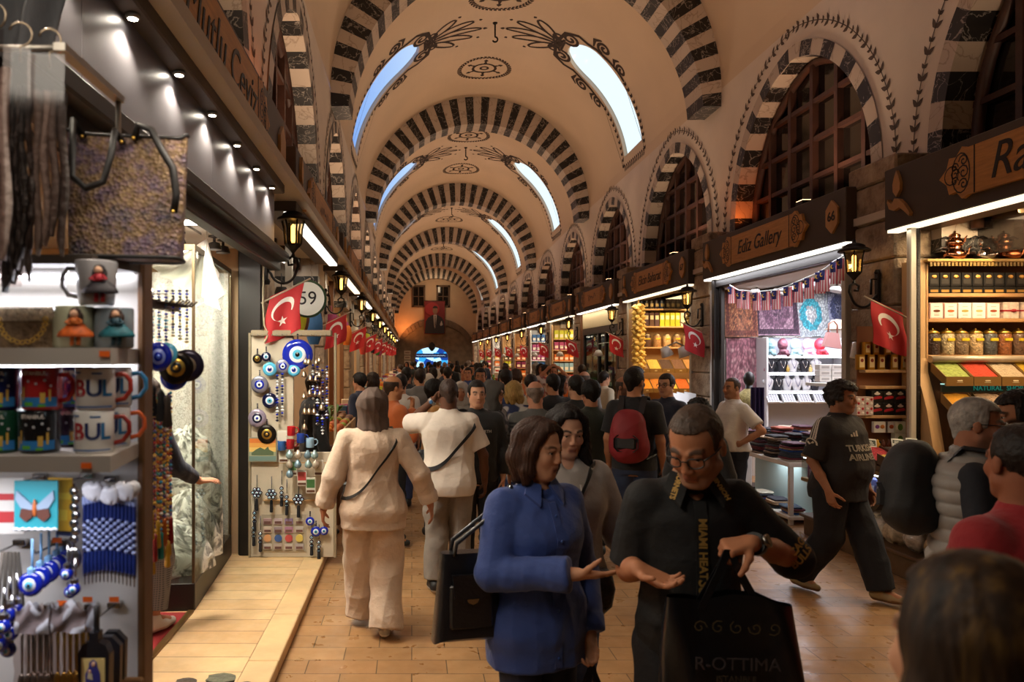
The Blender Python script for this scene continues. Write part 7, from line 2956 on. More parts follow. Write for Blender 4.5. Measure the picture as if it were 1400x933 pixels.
def hand(f, w, d, n, th, curl, sc=1.0, thumb=.5):
 d = unit(np.array(d, float))
 n = np.array(n, float)
 n = unit(n-d*(n@d))
 t = np.array(th, float)
 t = unit(t-d*(t@d)-n*(t@n))
 kn = []
 for i, o in enumerate((.031, .0105, -.0105, -.03)):
  kn.append(w+d*(.088, .092, .088, .08)[i]*sc+t*o*sc)
 for i, k_ in enumerate(kn):
  f.cone(w+t*(.018-.012*i)*sc+d*.012*sc, k_, .0155*sc, .0115*sc, .014)
 for i, k_ in enumerate(kn):
  L = (.072, .08, .074, .058)[i]*sc
  p, a = k_, 0
  rr = .0092*sc if i<3 else .0082*sc
  for j, q in enumerate((.45, .31, .24)):
   a+=R(curl[j]if not isinstance(curl[0], (tuple, list))else curl[i][j])
   dd = d*math.cos(a)+n*math.sin(a)+t*(.06-.04*i)*(1 if j==0 else .3)
   e = p+unit(dd)*L*q
   f.cone(p, e, rr*(1-.1*j), rr*(.92-.1*j), .004)
   p = e
 p = w+d*.022*sc+t*.022*sc
 for j, (q, rr)in enumerate(((.042, .0135), (.034, .0108), (.028, .0095))):
  dd = unit(d*(.55+.22*j)+t*(.75-.35*thumb*j)+n*(.35+.35*thumb*j))
  e = p+dd*q*sc
  f.cone(p, e, rr*sc, rr*.88*sc, .008)
  p = e
def headset(f, C, Rm, s, sex, face=True, lid=0.0):
 W = lambda x, y, z:C+Rm@(np.array([x, y, z])*s)
 E = lambda c, r, k=.015, sub=False:f.ell(W(*c), np.array(r)*s, Rm, k, sub)
 E((0, -.014, .034), (.075, .096, .088), .01)
 E((0, .026, -.03), (.062, .066, .092), .02)
 if not face:
  return
 ch = .034 if sex=='m' else .027
 E((0, .058, -.098), (ch, .028, .024), .02)
 for sx in(-1, 1):
  f.cone(W(sx*.052, .01, -.06), W(sx*.02, .055, -.098), .024*s, .02*s, .02)
  E((sx*.038, .066, -.028), (.022, .018, .02), .02)
  E((sx*.033, .1045, .004), (.016, .0125, .0105), .007, True)
  f.chain([W(sx*.0185, .083, .0115), W(sx*.032, .0865, .0125+lid), W(sx*.0465, .077, .0095)], [.0045*s]*3, .004)
  f.chain([W(sx*.02, .082, -.003), W(sx*.032, .0845, -.0065), W(sx*.045, .0765, -.003)], [.004*s]*3, .004)
  f.cone(W(sx*.015, .087, .023), W(sx*.045, .074, .024), .0078*s, .006*s, .014)
  E((sx*.078, -.008, -.008), (.009, .02, .031), .006)
  E((sx*.011, .099, -.034), (.0085, .0105, .0075), .006)
 ny, nz_ = (.109, -.029)if sex=='m' else(.1035, -.026)
 f.cone(W(0, .087, .016), W(0, ny, nz_), .0075*s, .0098*s if sex=='m' else .0085*s, .009)
 f.cone(W(-.017, .086, -.061), W(.017, .086, -.061), .0062*s, .0062*s, .007)
 f.cone(W(-.007, .0895, -.0605), W(.007, .0895, -.0605), .0062*s, .0062*s, .005)
 f.cone(W(-.014, .085, -.073), W(.014, .085, -.073), .0075*s, .0075*s, .006)
def facecol(v, C, Rm, s, skin, lips, brow, beard, stub, sex):
 p = (v-C)@Rm/s
 x, y, z = p.T
 c = np.tile(np.array(lin(skin)), (len(v), 1))
 def paint(mask, colr, a):
  nonlocal c
  m = (np.clip(mask, 0, 1)*a)[:, None]
  c = c*(1-m)+np.array(lin(colr))*m
 sm = lambda q, w:np.clip(q/w+.5, 0, 1)
 inside = (np.abs(z)<.14)&(y>0)
 paint(inside*np.exp(-((np.abs(x)-.04)**2+(z+.03)**2)/.0008), 'b06048', .16)
 paint(inside*np.exp(-(x**2+(z+.03)**2)/.0003), 'b06048', .14)
 if beard:
  by = sm(y-(.005+.25*np.clip(z+.03, 0, 1)), .02)*sm(-.042-z+.02*(np.abs(x)>.045), .014)*(z>-.14)
  by = np.maximum(by, (y>.0)*sm(-.005-z, .02)*(z>-.14)*sm(np.abs(x)-.052, .012))
  by = by*(1-((np.abs(x)<.02)&(z<-.052)&(z>-.082)))
  paint(by, beard, stub)
 paint((y>.07)*sm(.0215-np.abs(x), .005)*sm(.0105-np.abs(z+.067), .005), lips, .7)
 paint((y>.07)*sm(.021-np.abs(x), .004)*sm(.0016-np.abs(z+.0675), .002), '3a1c18', .6)
 ax = np.abs(x)
 bz = .0235+.005*np.sin(np.clip((ax-.012)/.04, 0, 1)*PI)-.1*np.clip(ax-.04, 0, 1)
 paint((y>.04)*sm(.019-np.abs(ax-.032), .006)*sm((.0052 if sex=='f' else .0068)-np.abs(z-bz), .004), brow, .95)
 paint((y>.05)*sm(.017-np.abs(ax-.032), .006)*sm(.011-np.abs(z-.006), .006), '5a3428', .35)  # eyelid shading painted into the skin colour
 return c
def hairset(f, C, Rm, s, kind, fem=False):
 W = lambda x, y, z:C+Rm@(np.array([x, y, z])*s)
 def shell(t, front=.072, temple=.034, nape=-.07, side=-.012, top=True):
  r = np.array((.075+t*.8, .096+t, .088+t))*s
  def ex(x, y, z):
   x, y, z = x/s, y/s-.014, z/s+.034
   u1 = np.maximum(front-z+.35*np.maximum(np.abs(x)-.035, 0)-.25*np.maximum(.06-y, 0), -1)if top else np.full_like(x+y+z, 1.0)
   u2 = np.maximum(y-temple, side-z)
   if not top:
    u2 = np.maximum(u2, z-.062)
   u3 = np.maximum(y+.03, nape-z)
   if not top:
    u3 = np.maximum(u3, z-.058)
   return np.minimum(np.minimum(u1, u2), u3)*s
  f.ell(W(0, -.014, .034), r, Rm, .004, False, ex)
  if nape<-.04:
   f.cone(W(0, -.062, -.02), W(0, -.06, nape+.012), .045*s, .036*s, .012)
 if kind=='short':
  shell(.011, .07)
 elif kind=='thick':
  shell(.024, .068)
 elif kind=='buzz':
  shell(.0045, .078, .03)
 elif kind=='fringe':
  shell(.008, top=False, temple=.02)
 elif kind=='loose':
  shell(.014, .08, .03, -.05, -.03)
  f.chain([W(0, -.05, .02), W(0, -.075, -.06), W(0, -.07, -.17)], [.07*s, .075*s, .07*s], .03)
  for sx in(-1, 1):
   f.chain([W(sx*.045, -.02, .02), W(sx*.062, -.025, -.07), W(sx*.075, -.02, -.17)], [.04*s, .045*s, .045*s], .03)
 elif kind=='curly':
  shell(.03, .07, .03, -.08)
 elif kind in('long', 'bob', 'pony'):
  shell(.015, .09, .038, -.05, -.03)
  if kind=='pony':
   f.chain([W(0, -.1, .05), W(0, -.14, .0), W(0, -.13, -.12)], [.03*s, .035*s, .015*s], .02)
   return
  L = -.34 if kind=='long' else-.125
  for sx in(-1, 1):
   f.chain([W(sx*.02, .045, .108), W(sx*.062, .04, .07), W(sx*.083, .018, .0), W(sx*.088, .014, -.08), W(sx*.09, .035 if L<-.2 else .014, L)], [.014*s, .02*s, .024*s, .03*s, .02*s], .02)
   f.chain([W(sx*.06, -.05, .05), W(sx*.075, -.05, -.04), W(sx*.07, -.045, L)], [.04*s, .042*s, .026*s], .03)
   if L<-.2:
    f.chain([W(sx*.085, .02, -.08), W(sx*.1, .06, -.2), W(sx*.085, .085, L+.02)], [.03*s, .034*s, .02*s], .02)
  f.chain([W(0, -.08, .03), W(0, -.088, -.05), W(0, -.08, L)], [.05*s, .05*s, .035*s], .03)
 elif kind=='scarf':
  f.ell(W(0, -.02, .02), np.array((.106, .124, .116))*s, Rm, .01)
  f.ell(W(0, -.005, -.06), np.array((.092, .095, .085))*s, Rm, .03)
  f.cone(W(0, -.03, -.08), C+np.array((0, -.03, -.15))*s, .075*s, .085*s, .04)
  f.cone(C+np.array((-.04, -.01, -.15))*s, C+np.array((.04, -.01, -.15))*s, .065*s, .065*s, .04)
  f.ell(W(0, .125, -.018), np.array((.06, .085, .09))*s, Rm, .012, True)
 elif kind=='cap':
  shell(.02, .05, .05, -.03, .03)
  f.cone(W(-.03, .09, .055), W(.03, .09, .055), .03*s, .03*s, .01)
DEF_ARM= ((.225, -.03, 1.12), (.235, .05, .88), (0, .12, -1), (-1, 0, 0), (0, 1, .1), (22, 25, 18))
DEF_LEG= ((.1, .05, .5), (.1, -.02, .09), (0.1, 1, 0))
def mir(a):
 return tuple((-q[0], q[1], q[2])if i<5 else q for i, q in enumerate(a))
PEOPLE= {}
def person(label, X, Y, rz, H=1.72, sex='m', h=.01, head={}, skin='b98463', R_=None, L_=None, RL=None, LL=None, top={}, bot={}, shoe='2a2826', sole=None, lv=None, fat=1.0, belly=0, lean=(0, 0), shw=None, fingers=True, z=0, group=None, extra=None, name='person'):
 shw = shw or(.172 if sex=='m' else .152)
 s = H/1.75
 t = thing(name, label, 'person', (X, Y, z), R(rz), group)
 base = np.array(lv or(MALE if sex=='m' else FEM), float)
 base[:, 3]*=fat
 base[:, 4]*=fat
 if belly:
  g = np.exp(-((base[:, 0]-1.08)/.12)**2)
  base[:, 4]+=belly*g
  base[:, 2]+=belly*g*.8
 tt = np.clip((base[:, 0]-.85)/.65, 0, 1)
 base[:, 1]+=lean[0]*tt
 base[:, 2]+=lean[1]*tt**1.3
 base[:, :5]*=s
 lx, ly = lean
 Rj = [mir(DEF_ARM)if False else DEF_ARM, None]
 ra = list(R_ or DEF_ARM)
 la = list(L_ or mir(DEF_ARM))
 sh = [np.array((shw+lx, ly-.012, 1.392))*s, np.array((-shw+lx, ly-.012, 1.392))*s]
 arms = []
 for S_, a in zip(sh, (ra, la)):
  arms.append([S_, np.array(a[0])*s, np.array(a[1])*s]+list(a[2:]))
 rl = RL or DEF_LEG
 ll = LL or((-.1, -.0, .5), (-.1, -.1, .1), (-.1, 1, 0))
 legs = []
 for sx, l in((1, rl), (-1, ll)):
  legs.append([np.array((sx*.088*fat, 0, .87))*s, np.array(l[0])*s, np.array(l[1])*s, unit(np.array(l[2], float))])
 Rm = rot3(head.get('yaw', 0), head.get('pitch', 0), head.get('roll', 0))
 hs = s*head.get('size', 1.0)
 hp = head.get('pos', (0, .015, 0))
 C = np.array((lx+hp[0], ly+hp[1], 1.627+hp[2]))*s
 allp = np.concatenate([[C+(0, 0, .16), C-(0, 0, .3), C+(.14, .17, 0), C-(.14, .17, 0)], [q for a in arms for q in a[:3]], [a[2]+unit(np.array(a[3], float))*.2 for a in arms], [q for l in legs for q in l[1:3]], [l[2]+l[3]*.24 for l in legs], [l[2]-l[3]*.1-(0, 0, .1)for l in legs], [(-.24*fat*s, -.2*s, .8), (.24*fat*s, (.22+belly*2)*s, 1.4)]])
 lo, hi = allp.min(0)-.09, allp.max(0)+.09
 lo[2] = min(0, allp[:, 2].min())-.03
 f = Field(lo, hi, h)
 f.torso(base, -.006, .02)
 neck = np.array((lx*.97, ly-.012, 1.46))*s
 nr = (.058 if sex=='m' else .047)*s*(fat if fat>1 else 1)
 f.cone(neck, C+Rm@(np.array((0, -.022, -.05))*s), nr*1.06, nr, .025)
 headset(f, C, Rm, hs, sex, True, -.0035 if head.get('gz', 0)<-.3 else 0)
 for a in arms:
  m = (a[1]+a[2])/2
  f.cone(a[0]*np.array((.75, 1, 1.0)), a[0], .06*s, .052*s, .04)
  f.cone(a[0], a[1], .05*s, .039*s, .03)
  f.cone(a[1], m, .04*s, .037*s, .02)
  f.cone(m, a[2], .037*s, .026*s, .02)
  if fingers:
   hand(f, a[2], a[3], a[4], a[5], a[6], s*(1 if sex=='m' else .92))
  else:
   f.cone(a[2], a[2]+unit(np.array(a[3], float))*.14*s, .032*s, .02*s, .02)
 for l in legs:
  f.cone(l[0], l[1], .08*s, .052*s, .04)
  f.cone(l[1], l[2], .05*s, .036*s, .02)
  f.cone(l[2], l[2]+l[3]*.13*s-np.array((0, 0, .04*s)), .04*s, .03*s, .02)
 v, q = f.surf()
 v = relax(v, q, 1, .35)
 col = facecol(v, C, Rm, hs, skin, head.get('lips', '9a5a4c'), head.get('brow', head.get('hairc', '2a1c14')), head.get('beard'), head.get('stub', .7), sex)
 body = to_obj('body', v, q, SKIN, t, col)
 if head.get('eyes', True):
  for sx in(-1, 1):
   mb = MB()
   mb.smooth = True
   c = C+Rm@(np.array((sx*.0325, .0735, .0035))*hs)
   g = Rm@unit(np.array((head.get('gx', 0), 1, head.get('gz', -.15))))
   mb.ell(c, .0115*hs, 12, 8)
   mb.m = 1
   ic = Vector(c+g*.0075*hs)
   mb.ell(ic, .0066*hs, 10, 6)
   mb.build('eye', [mat('a89c92', .3), mat('1c120d', .1)], t)
 if head.get('hair'):
  f = Field(C-.26*hs*np.array((1, 1.1, 1))-(0, 0, .2*hs if head['hair']in('long', 'scarf')else 0), C+.26*hs, min(h, .007)if head['hair']!='scarf' else h)
  hairset(f, C, Rm, hs, head['hair'])
  v, q = f.surf()
  if len(v):
   n = vnormals(v, q)
   p = (v-C)@Rm
   if head['hair']=='curly':
    v = v+n*(.012*folds(v, 3, 60, (1, 1, 1)))[:, None]
   elif head['hair']=='scarf':
    v = v+n*(.016*folds(v, 5, 13, (1, 1, .5)))[:, None]
   else:
    an = np.arctan2(p[:, 0], -p[:, 1])
    am = {'long':.0022, 'bob':.002, 'thick':.002}.get(head['hair'], .0008)
    v = v+n*(am*np.sin(an*23+5*np.sin(p[:, 2]*17+an)+3*np.sin(an*7))+am*.8*np.sin(an*61+p[:, 2]*40))[:, None]
   hm = mat(head.get('hairc', '1c1410'), .5 if head['hair']!='scarf' else .85, bump=.4 if head['hair']!='scarf' else .1, bs=60, var=.35 if head['hair']!='scarf' else .06, vs=25, stretch=(6, 6, .6)if head['hair']in('long', 'bob', 'loose')else None, name='hair', spec=.25)
   to_obj('headscarf' if head['hair']=='scarf' else('cap' if head['hair']=='cap' else 'hair'), v, q, hm, t)
 if head.get('glasses'):
  mb = MB()
  W = lambda x, y, z:Vector(C+Rm@(np.array([x, y, z])*hs))
  for sx in(-1, 1):
   mb.tube([W(sx*(.034+.023*math.copysign(abs(math.cos(a))**.7, math.cos(a))), .106-.012*abs(math.cos(a))*(math.cos(a)>0), .002+.017*math.copysign(abs(math.sin(a))**.7, math.sin(a)))for a in np.linspace(0, 2*PI, 17)[:-1]], .0026*hs, 5, closed=True)
   mb.tube([W(sx*.057, .094, .008), W(sx*.076, .05, .008), W(sx*.082, -.01, .006), W(sx*.08, -.03, -.012)], .0025*hs, 5)
  mb.tube([W(-.011, .107, .006), W(0, .112, .01), W(.011, .107, .006)], .0025*hs, 5)
  mb.build('glasses', mat(head.get('gl', '14110f'), .3), t)
 bo = dict(c='2a3048', off=.012, flare=0, hem=.1, wr=.006, r=1.0)
 bo.update(bot)
 f = Field((lo[0], lo[1], -.02), (hi[0], hi[1], 1.12*s), h)
 f.torso(base, bo['off']*.7, .02, .82*s, 1.03*s)
 for l in legs:
  o, fl = bo['off']*s, bo['flare']*s
  f.cone(l[0]+np.array((0, 0, .0)), l[1], (.088*bo['r']+o)*s, (.062*bo['r']+o+fl*.5)*s, .03)
  d = unit(l[2]-l[1])
  e = l[2]+d*(.09-bo['hem'])*s
  f.cone(l[1], e, (.062*bo['r']+o+fl*.5)*s, (.05+o+fl)*s, .025, (e, d))
 v, q = f.surf()
 v = relax(v, q, 2)
 n = vnormals(v, q)
 w = np.clip((1.0*s-v[:, 2])/.2, .3, 1)
 v = v+n*(bo['wr']*w*folds(v, 17+int(X*100)%50, 8, (1, 1, .5)))[:, None]
 to_obj('trousers', relax(v, q, 1, .3), q, bo.get('m')or mat(bo['c'], .85, bump=.28, bs=22, var=.12, vs=12, name='trouser_cloth'), t)
 for l in legs:
  f = Field(l[2]-(.2, .2, .15), l[2]+(.32, .32, .14), min(h, .008))
  d = unit(np.array((l[3][0], l[3][1], 0)))
  a = l[2]
  heel = a-d*.045*s+np.array((0, 0, -.045*s))
  toe = a+d*.17*s+np.array((0, 0, -.055*s+l[3][2]*.17*s))
  ball = heel*.45+toe*.55
  f.cone(heel, ball, .04*s, .044*s, .02)
  f.cone(ball, toe, .044*s, .03*s, .02)
  f.cone(a+np.array((0, 0, .01)), heel+np.array((0, 0, .02)), .042*s, .042*s, .02)
  f.cone(a+np.array((0, 0, .0)), ball, .04*s, .03*s, .03)
  f.clip(a+np.array((0, 0, .04*s)), (0, 0, 1))
  up = np.array((0, 0, -1))+d*l[3][2]
  f.clip(heel+np.array((0, 0, -.036*s)), unit(up))
  v, q = f.surf()
  c = np.tile(np.array(lin(shoe)), (len(v), 1))
  if sole:
   m = ((v-heel)@unit(up))>.012*s
   c[m] = lin(sole)
  to_obj('shoe', v, q, SHOE_M, t, c)
 tp = dict(c='888888', off=.016, hem=.86, sl=1.0, wr=.006, collar=0, flare=0, sr=1.0)
 tp.update(top)
 tl = base.copy()
 zh = tp['hem']*s
 if zh<tl[0, 0]:
  e = tl[0].copy()
  e[0] = zh-.01
  tl = np.vstack([e, tl])
 i = tl[:, 0]<1.12*s
 wa, wb = np.interp(1.15*s, tl[:, 0], tl[:, 3]), np.interp(1.15*s, tl[:, 0], tl[:, 4])
 if tp.get('straight', True):
  tl[i, 3] = np.maximum(tl[i, 3], wa)+tp['flare']*(1.12*s-tl[i, 0])
  tl[i, 4] = np.maximum(tl[i, 4], wb)+tp['flare']*.6*(1.12*s-tl[i, 0])
 f = Field((lo[0]-.03, lo[1]-.03, zh-.06), (hi[0]+.03, hi[1]+.03, 1.56*s), h)
 f.torso(tl, tp['off'], .02, zh, 1.49*s, fade=True)
 if tp['sl']>0:
  for a in arms:
   o = tp['off']*.8
   sr = 1+(tp['sr']-1)*.4
   f.cone(a[0]*np.array((.62, 1, 1.01)), a[0], .05*s+o*.7, .05*s+o*.75, .03)
   L1, L2 = np.linalg.norm(a[1]-a[0]), np.linalg.norm(a[2]-a[1])
   D = tp['sl']*(L1+L2)
   if D<L1-.01:
    e = a[0]+(a[1]-a[0])*D/L1
    f.cone(a[0], e, (.05*s+o*.8)*sr, (.049*s+o)*sr, .02, (e, unit(a[1]-a[0])))
   else:
    f.cone(a[0], a[1], (.05*s+o*.8)*sr, (.04*s+o)*sr, .02)
    e = a[1]+(a[2]-a[1])*min(1, (D-L1)/L2)
    f.cone(a[1], e, (.04*s+o)*sr, (.031*s+o*.8)*sr, .015, (e, unit(a[2]-a[1])))
    if tp.get('cuff'):
     d2 = unit(a[2]-a[1])
     f.cone(e-d2*.045*s, e, (.036*s+o)*sr, (.036*s+o)*sr, .004, (e, d2))
 ncut = tp.get('neck', .0)
 if ncut:
  f.cone(neck+np.array((0, .1, .03))*s, neck+np.array((0, .06, .02-ncut))*s, .045*s, .012*s, .01)if 0 else f.ell(neck+np.array((0, .085, .045-ncut*.4))*s, np.array((.05, .06, .03+ncut))*s, None, .012, True)
 if tp['collar']:
  cz = tp['collar']*s
  for k in range(16):
   an = 2*PI*k/16
   an2 = 2*PI*(k+1)/16
   pp = lambda a_, zz, r:neck+np.array((r*math.cos(a_), r*.9*math.sin(a_)+.004, zz-.02*max(0, math.sin(a_))))
   f.cone(pp(an, .0, .066*s), pp(an2, .0, .066*s), cz*.5, cz*.5, .006)
   f.cone(pp(an, cz*.6, .062*s), pp(an2, cz*.6, .062*s), cz*.35, cz*.35, .006)
 if tp.get('hood'):
  f.cone(neck+np.array((-.06, -.06, -.01))*s, neck+np.array((.06, -.06, -.01))*s, .05*s, .05*s, .03)
  f.cone(neck+np.array((-.075, .0, -.0))*s, neck+np.array((-.045, .07, -.05))*s, .035*s, .022*s, .02)
  f.cone(neck+np.array((.075, .0, -.0))*s, neck+np.array((.045, .07, -.05))*s, .035*s, .022*s, .02)
 v, q = f.surf()
 v = relax(v, q, 2)
 n = vnormals(v, q)
 w = .6+.7*np.exp(-((v[:, 2]-1.05*s)/.15)**2)
 v = v+n*(tp['wr']*w*folds(v, 5+int(abs(X)*37+Y*11)%60, tp.get('wf', 8), tp.get('wst', (1, 1, .6))))[:, None]
 if tp.get('puff'):
  pf = np.abs(np.sin(v[:, 2]/s*PI/.06))
  v = v+n*(tp['puff']*(pf**.6-.5))[:, None]
 tc_ = None
 m = tp.get('m')or mat(tp['c'], .85, bump=.28, bs=24, var=.06, vs=9, sheen=.15, name='cloth')
 if tp.get('colf'):
  tc_ = tp['colf'](v, s)
  m = mat('888888', .85, bump=.28, bs=24, attr=True, name='patterned_cloth')
 shirt = to_obj(tp.get('name', 'shirt'), relax(v, q, 1, .3), q, m, t, tc_)
 info = dict(t=t, base=base, tl=tl, off=tp['off'], s=s, arms=arms, legs=legs, C=C, Rm=Rm, hs=hs, shirt=shirt, neck=neck, X=X, Y=Y, rz=R(rz), z=z)
 if tp.get('vest')or tp.get('second'):
  pass
 return info
def surf_y(pi, x, z, front=True, ex=.004):
 b = pi['tl']
 cy, a, bb, cx = [np.interp(z, b[:, 0], b[:, j])for j in(2, 3, 4, 1)]
 a, bb = a+pi['off']+ex, bb+pi['off']+ex
 k = max(0, 1-abs((x-cx)/a)**2.3)**(1/2.3)
 return cy+(bb*k if front else-bb*k)
def shirt_text(pi, txt, size, x, z, m, sx=1, front=True, ex=.007, rz=0, shear=0, bold=.001, side=None):
 o = text(txt, size, m, 'lettering', pi['shirt'], (0, 0, 0), (0, 0, 0), shear, .0008, bold=bold)
 c, s_ = math.cos(rz), math.sin(rz)
 for v in o.data.vertices:
  px, pz = v.co.x*sx, v.co.y
  px, pz = px*c-pz*s_, px*s_+pz*c
  xx = x-px if front else x+px
  zz = z+pz
  y = surf_y(pi, xx, zz, front, ex+abs(v.co.z))
  v.co = (xx, y, zz)
 return o
def strap_loop(pi, a0, zhi, zlo, wid, m, name, parent=None, ex=.012, th=.004, arc=(0, 2*PI)):
 b = pi['tl']
 mb = MB()
 pts = []
 N = 48
 s = pi['s']
 def pt(q, dz, e):
  zc_ = ((zhi+zlo)/2+(zhi-zlo)/2*math.cos(q-a0))*s+dz
  zz = min(zc_, 1.45*s)
  cy, a, bb, cx = [np.interp(zz, b[:, 0], b[:, j])for j in(2, 3, 4, 1)]
  a, bb = a+pi['off']+e, bb+pi['off']+e
  r = 1/((abs(math.cos(q))/a)**2.3+(abs(math.sin(q))/bb)**2.3)**(1/2.3)
  return(cx+r*math.cos(q), cy+r*math.sin(q), zc_)
 rings = []
 for i in range(N+1):
  q = arc[0]+(arc[1]-arc[0])*i/N
  rings.append([pt(q, -wid/2, ex), pt(q, wid/2, ex), pt(q, wid/2, ex+th), pt(q, -wid/2, ex+th)])
 mb.loft(rings, True, True, False)
 return mb
def on_person(pi, o):
 o.location = (pi['X'], pi['Y'], pi['z'])
 o.rotation_euler.z = pi['rz']
 return o
def wearing(pi, p):
 c, s_ = math.cos(pi['rz']), math.sin(pi['rz'])
 return Vector((pi['X']+p[0]*c-p[1]*s_, pi['Y']+p[0]*s_+p[1]*c, pi['z']+p[2]))
FINE, MID = .0055, .008
LINEN= mat('c3ac96', .9, bump=.4, bs=26, var=.07, vs=14, sheen=.2, name='linen')
p1= person('woman in a cream linen suit and taupe headscarf walking away past the amulet stand', -.27, 5.1, 2, 1.68, 'f', FINE, dict(hair='scarf', hairc='5c4d45', yaw=-8, pitch=4, eyes=False), 'a8745a', R_=((.34, -.03, 1.13), (.42, .03, .9), (.15, .15, -1), (-1, .1, 0), (.1, 1, .1), (18, 22, 16)), L_=((-.29, -.05, 1.12), (-.36, .0, .88), (-.05, .1, -1), (1, .1, 0), (0, 1, .1), (25, 30, 20)), RL=((.1, .03, .5), (.09, -.12, .1), (.12, 1, 0)), LL=((-.1, .1, .5), (-.09, .16, .12), (-.05, 1, .25)), top=dict(m=LINEN, hem=.76, off=.03, sl=.93, wr=.012, collar=.02, cuff=1, sr=1.25, flare=.08), bot=dict(m=LINEN, off=.028, flare=.042, hem=.05, wr=.014, r=1.12), shoe='9a948c', sole='d8d2c6', fat=1.08, shw=.185)
t= thing('crossbody_bag', 'black crossbody bag whose strap crosses the cream linen suit', 'bag', (0, 0, 0))
mb= strap_loop(p1, R(20), 1.47, .98, .022, None, 'strap', ex=.014)
mb.build('strap', mat('17130f', .5), t)
mb= MB()
mb.box(-.22, -.02, .2, .25, .86, 1.0, .015)
mb.build('bag_body', mat('1a1614', .5), t)
on_person(p1, t)
p2= person('man in a white T-shirt and grey joggers walking away, left hand raised to his head', .3, 6.0, 0, 1.73, 'm', FINE, dict(hair='buzz', hairc='3a2c26', yaw=6, pitch=2, eyes=False), '5a3826', R_=((.29, -.0, 1.12), (.31, .08, .88), (.05, .2, -1), (-1, .1, 0), (0, 1, .1), (25, 30, 20)), L_=((-.34, .2, 1.36), (-.12, .17, 1.56), (.5, -.2, .75), (.75, -.3, -.4), (.2, .9, .2), (20, 25, 15)), RL=((.1, .06, .5), (.1, -.03, .1), (.1, 1, 0)), LL=((-.1, .0, .5), (-.12, -.08, .1), (-.15, 1, 0)), top=dict(c='cfc3b6', hem=.8, off=.032, sl=.42, wr=.01, sr=1.35, flare=.03), bot=dict(c='7f766d', off=.02, flare=.012, hem=.1, wr=.012, r=1.05), shoe='17161a', sole='d8d4ce', fat=1.12)
t= thing('crossbody_bag', 'black sling bag whose strap crosses the white T-shirt', 'bag', (0, 0, 0))
strap_loop(p2, R(35), 1.48, 1.02, .035, None, 'strap', ex=.016).build('strap', mat('15151a', .6), t)
mb= MB()
mb.box(-.25, -.05, .2, .27, .95, 1.12, .02)
mb.build('bag_body', mat('1a1a1e', .6), t)
on_person(p2, t)
w0= p2['arms'][1][2]
mb= MB()
d2= unit(p2['arms'][1][2]-p2['arms'][1][1])
mb.tube([Vector(w0-d2*.03), Vector(w0-d2*.0)], .036, 12)
mb.m = 1
mb.ell(Vector(w0-d2*.015+np.array((-.01, -.034, .0))), (.018, .008, .018), 10, 6)
o= mb.build('wristwatch', [mat('b8b4ae', .3, .8), mat('3a6a9c', .3)])
tag(o, 'watch on the raised wrist of the man in the white T-shirt', 'watch')
on_person(p2, o)
BLUE_C= mat('2f4686', .8, bump=.3, bs=24, var=.06, vs=10, sheen=.15, name='blue_cotton')
p3= person('woman in a blue shirt with a chin length bob holding out an open hand', .5, 2.92, 204, 1.655, 'f', .005, dict(hair='bob', hairc='3a2216', yaw=22, pitch=8, gx=-.1, brow='3a2418', lips='8c4a40'), 'c08c6c', R_=((.25, .05, 1.14), (.02, .3, 1.18), (-.8, .5, .0), (-.3, -.25, .75), (.1, .5, .6), (6, 8, 6)), L_=((-.25, -.02, 1.07), (-.2, .1, .83), (.15, .25, -1), (1, .1, 0), (0, 1, .1), (55, 60, 30)), RL=((.1, .04, .5), (.1, .02, .1), (.1, 1, 0)), LL=((-.1, .0, .5), (-.11, -.05, .1), (-.1, 1, 0)), top=dict(m=BLUE_C, hem=.74, off=.026, neck=.035, sl=.95, wr=.011, collar=.024, cuff=1, sr=1.3, flare=.06), bot=dict(c='1c2740', off=.012, wr=.007), shoe='2c2622', fat=1.04)
s3= p3['s']
mb= MB()
for i in range(7):
 z = (.8+.095*i)*s3
 mb.ell((.0, surf_y(p3, 0, z, True, .01), z), (.006, .003, .006), 8, 5)
mb.build('shirt_buttons', mat('3a5aa0', .3), p3['shirt'])
mb= MB()
mb.box(-.014, .014, 0, 0, 0, 0)
mb.v = []
mb.f, mb.mi, mb.sm = [], [], []
zs_= np.linspace(.76, 1.42, 24)*s3
mb.loft([[(-.016, surf_y(p3, -.016, z, True, .002), z), (.016, surf_y(p3, .016, z, True, .002), z), (.016, surf_y(p3, .016, z, True, .007), z), (-.016, surf_y(p3, -.016, z, True, .007), z)]for z in zs_], True, True, False)
mb.build('placket', BLUE_C, p3['shirt'])
mb= MB()
mb.tube([(.05, .02, 1.46*s3), (.045, .07, 1.41*s3), (.012, .118, 1.335*s3), (0, .125, 1.32*s3), (-.012, .118, 1.335*s3), (-.045, .07, 1.41*s3), (-.05, .02, 1.46*s3)], .0018, 5)
mb.ell((0, .128, 1.31*s3), (.006, .003, .009), 8, 5)
mb.build('necklace', GOLD, p3['t'])
for sx in(-1, 1):
 c0 = p3['neck']+np.array((sx*.02, .062, .012))*s3
 q = [c0, c0+np.array((sx*.05, -.03, .022))*s3, c0+np.array((sx*.075, -.005, -.03))*s3, c0+np.array((sx*.035, .05, -.075))*s3]
 off = np.array((0, .012, .012))
 mb = MB()
 mb.add([tuple(a+off*.3)for a in q]+[tuple(a+off)for a in q], [(0, 1, 2, 3), (7, 6, 5, 4)]+[(i, 4+i, 4+(i+1)%4, (i+1)%4)for i in range(4)])
 mb.build('collar_point', BLUE_C, p3['shirt'])
LEATH= mat('15151a', .32, bump=.15, bs=90, coat=.25, name='black_leather')
t= thing('shoulder_bag', 'black leather shoulder bag with a front flap hanging from the blue shirted woman', 'bag', (0, 0, 0))
bc= wearing(p3, (.33, -.1, .82))
bc= Vector((.215, 2.84, .99))
t.location = bc
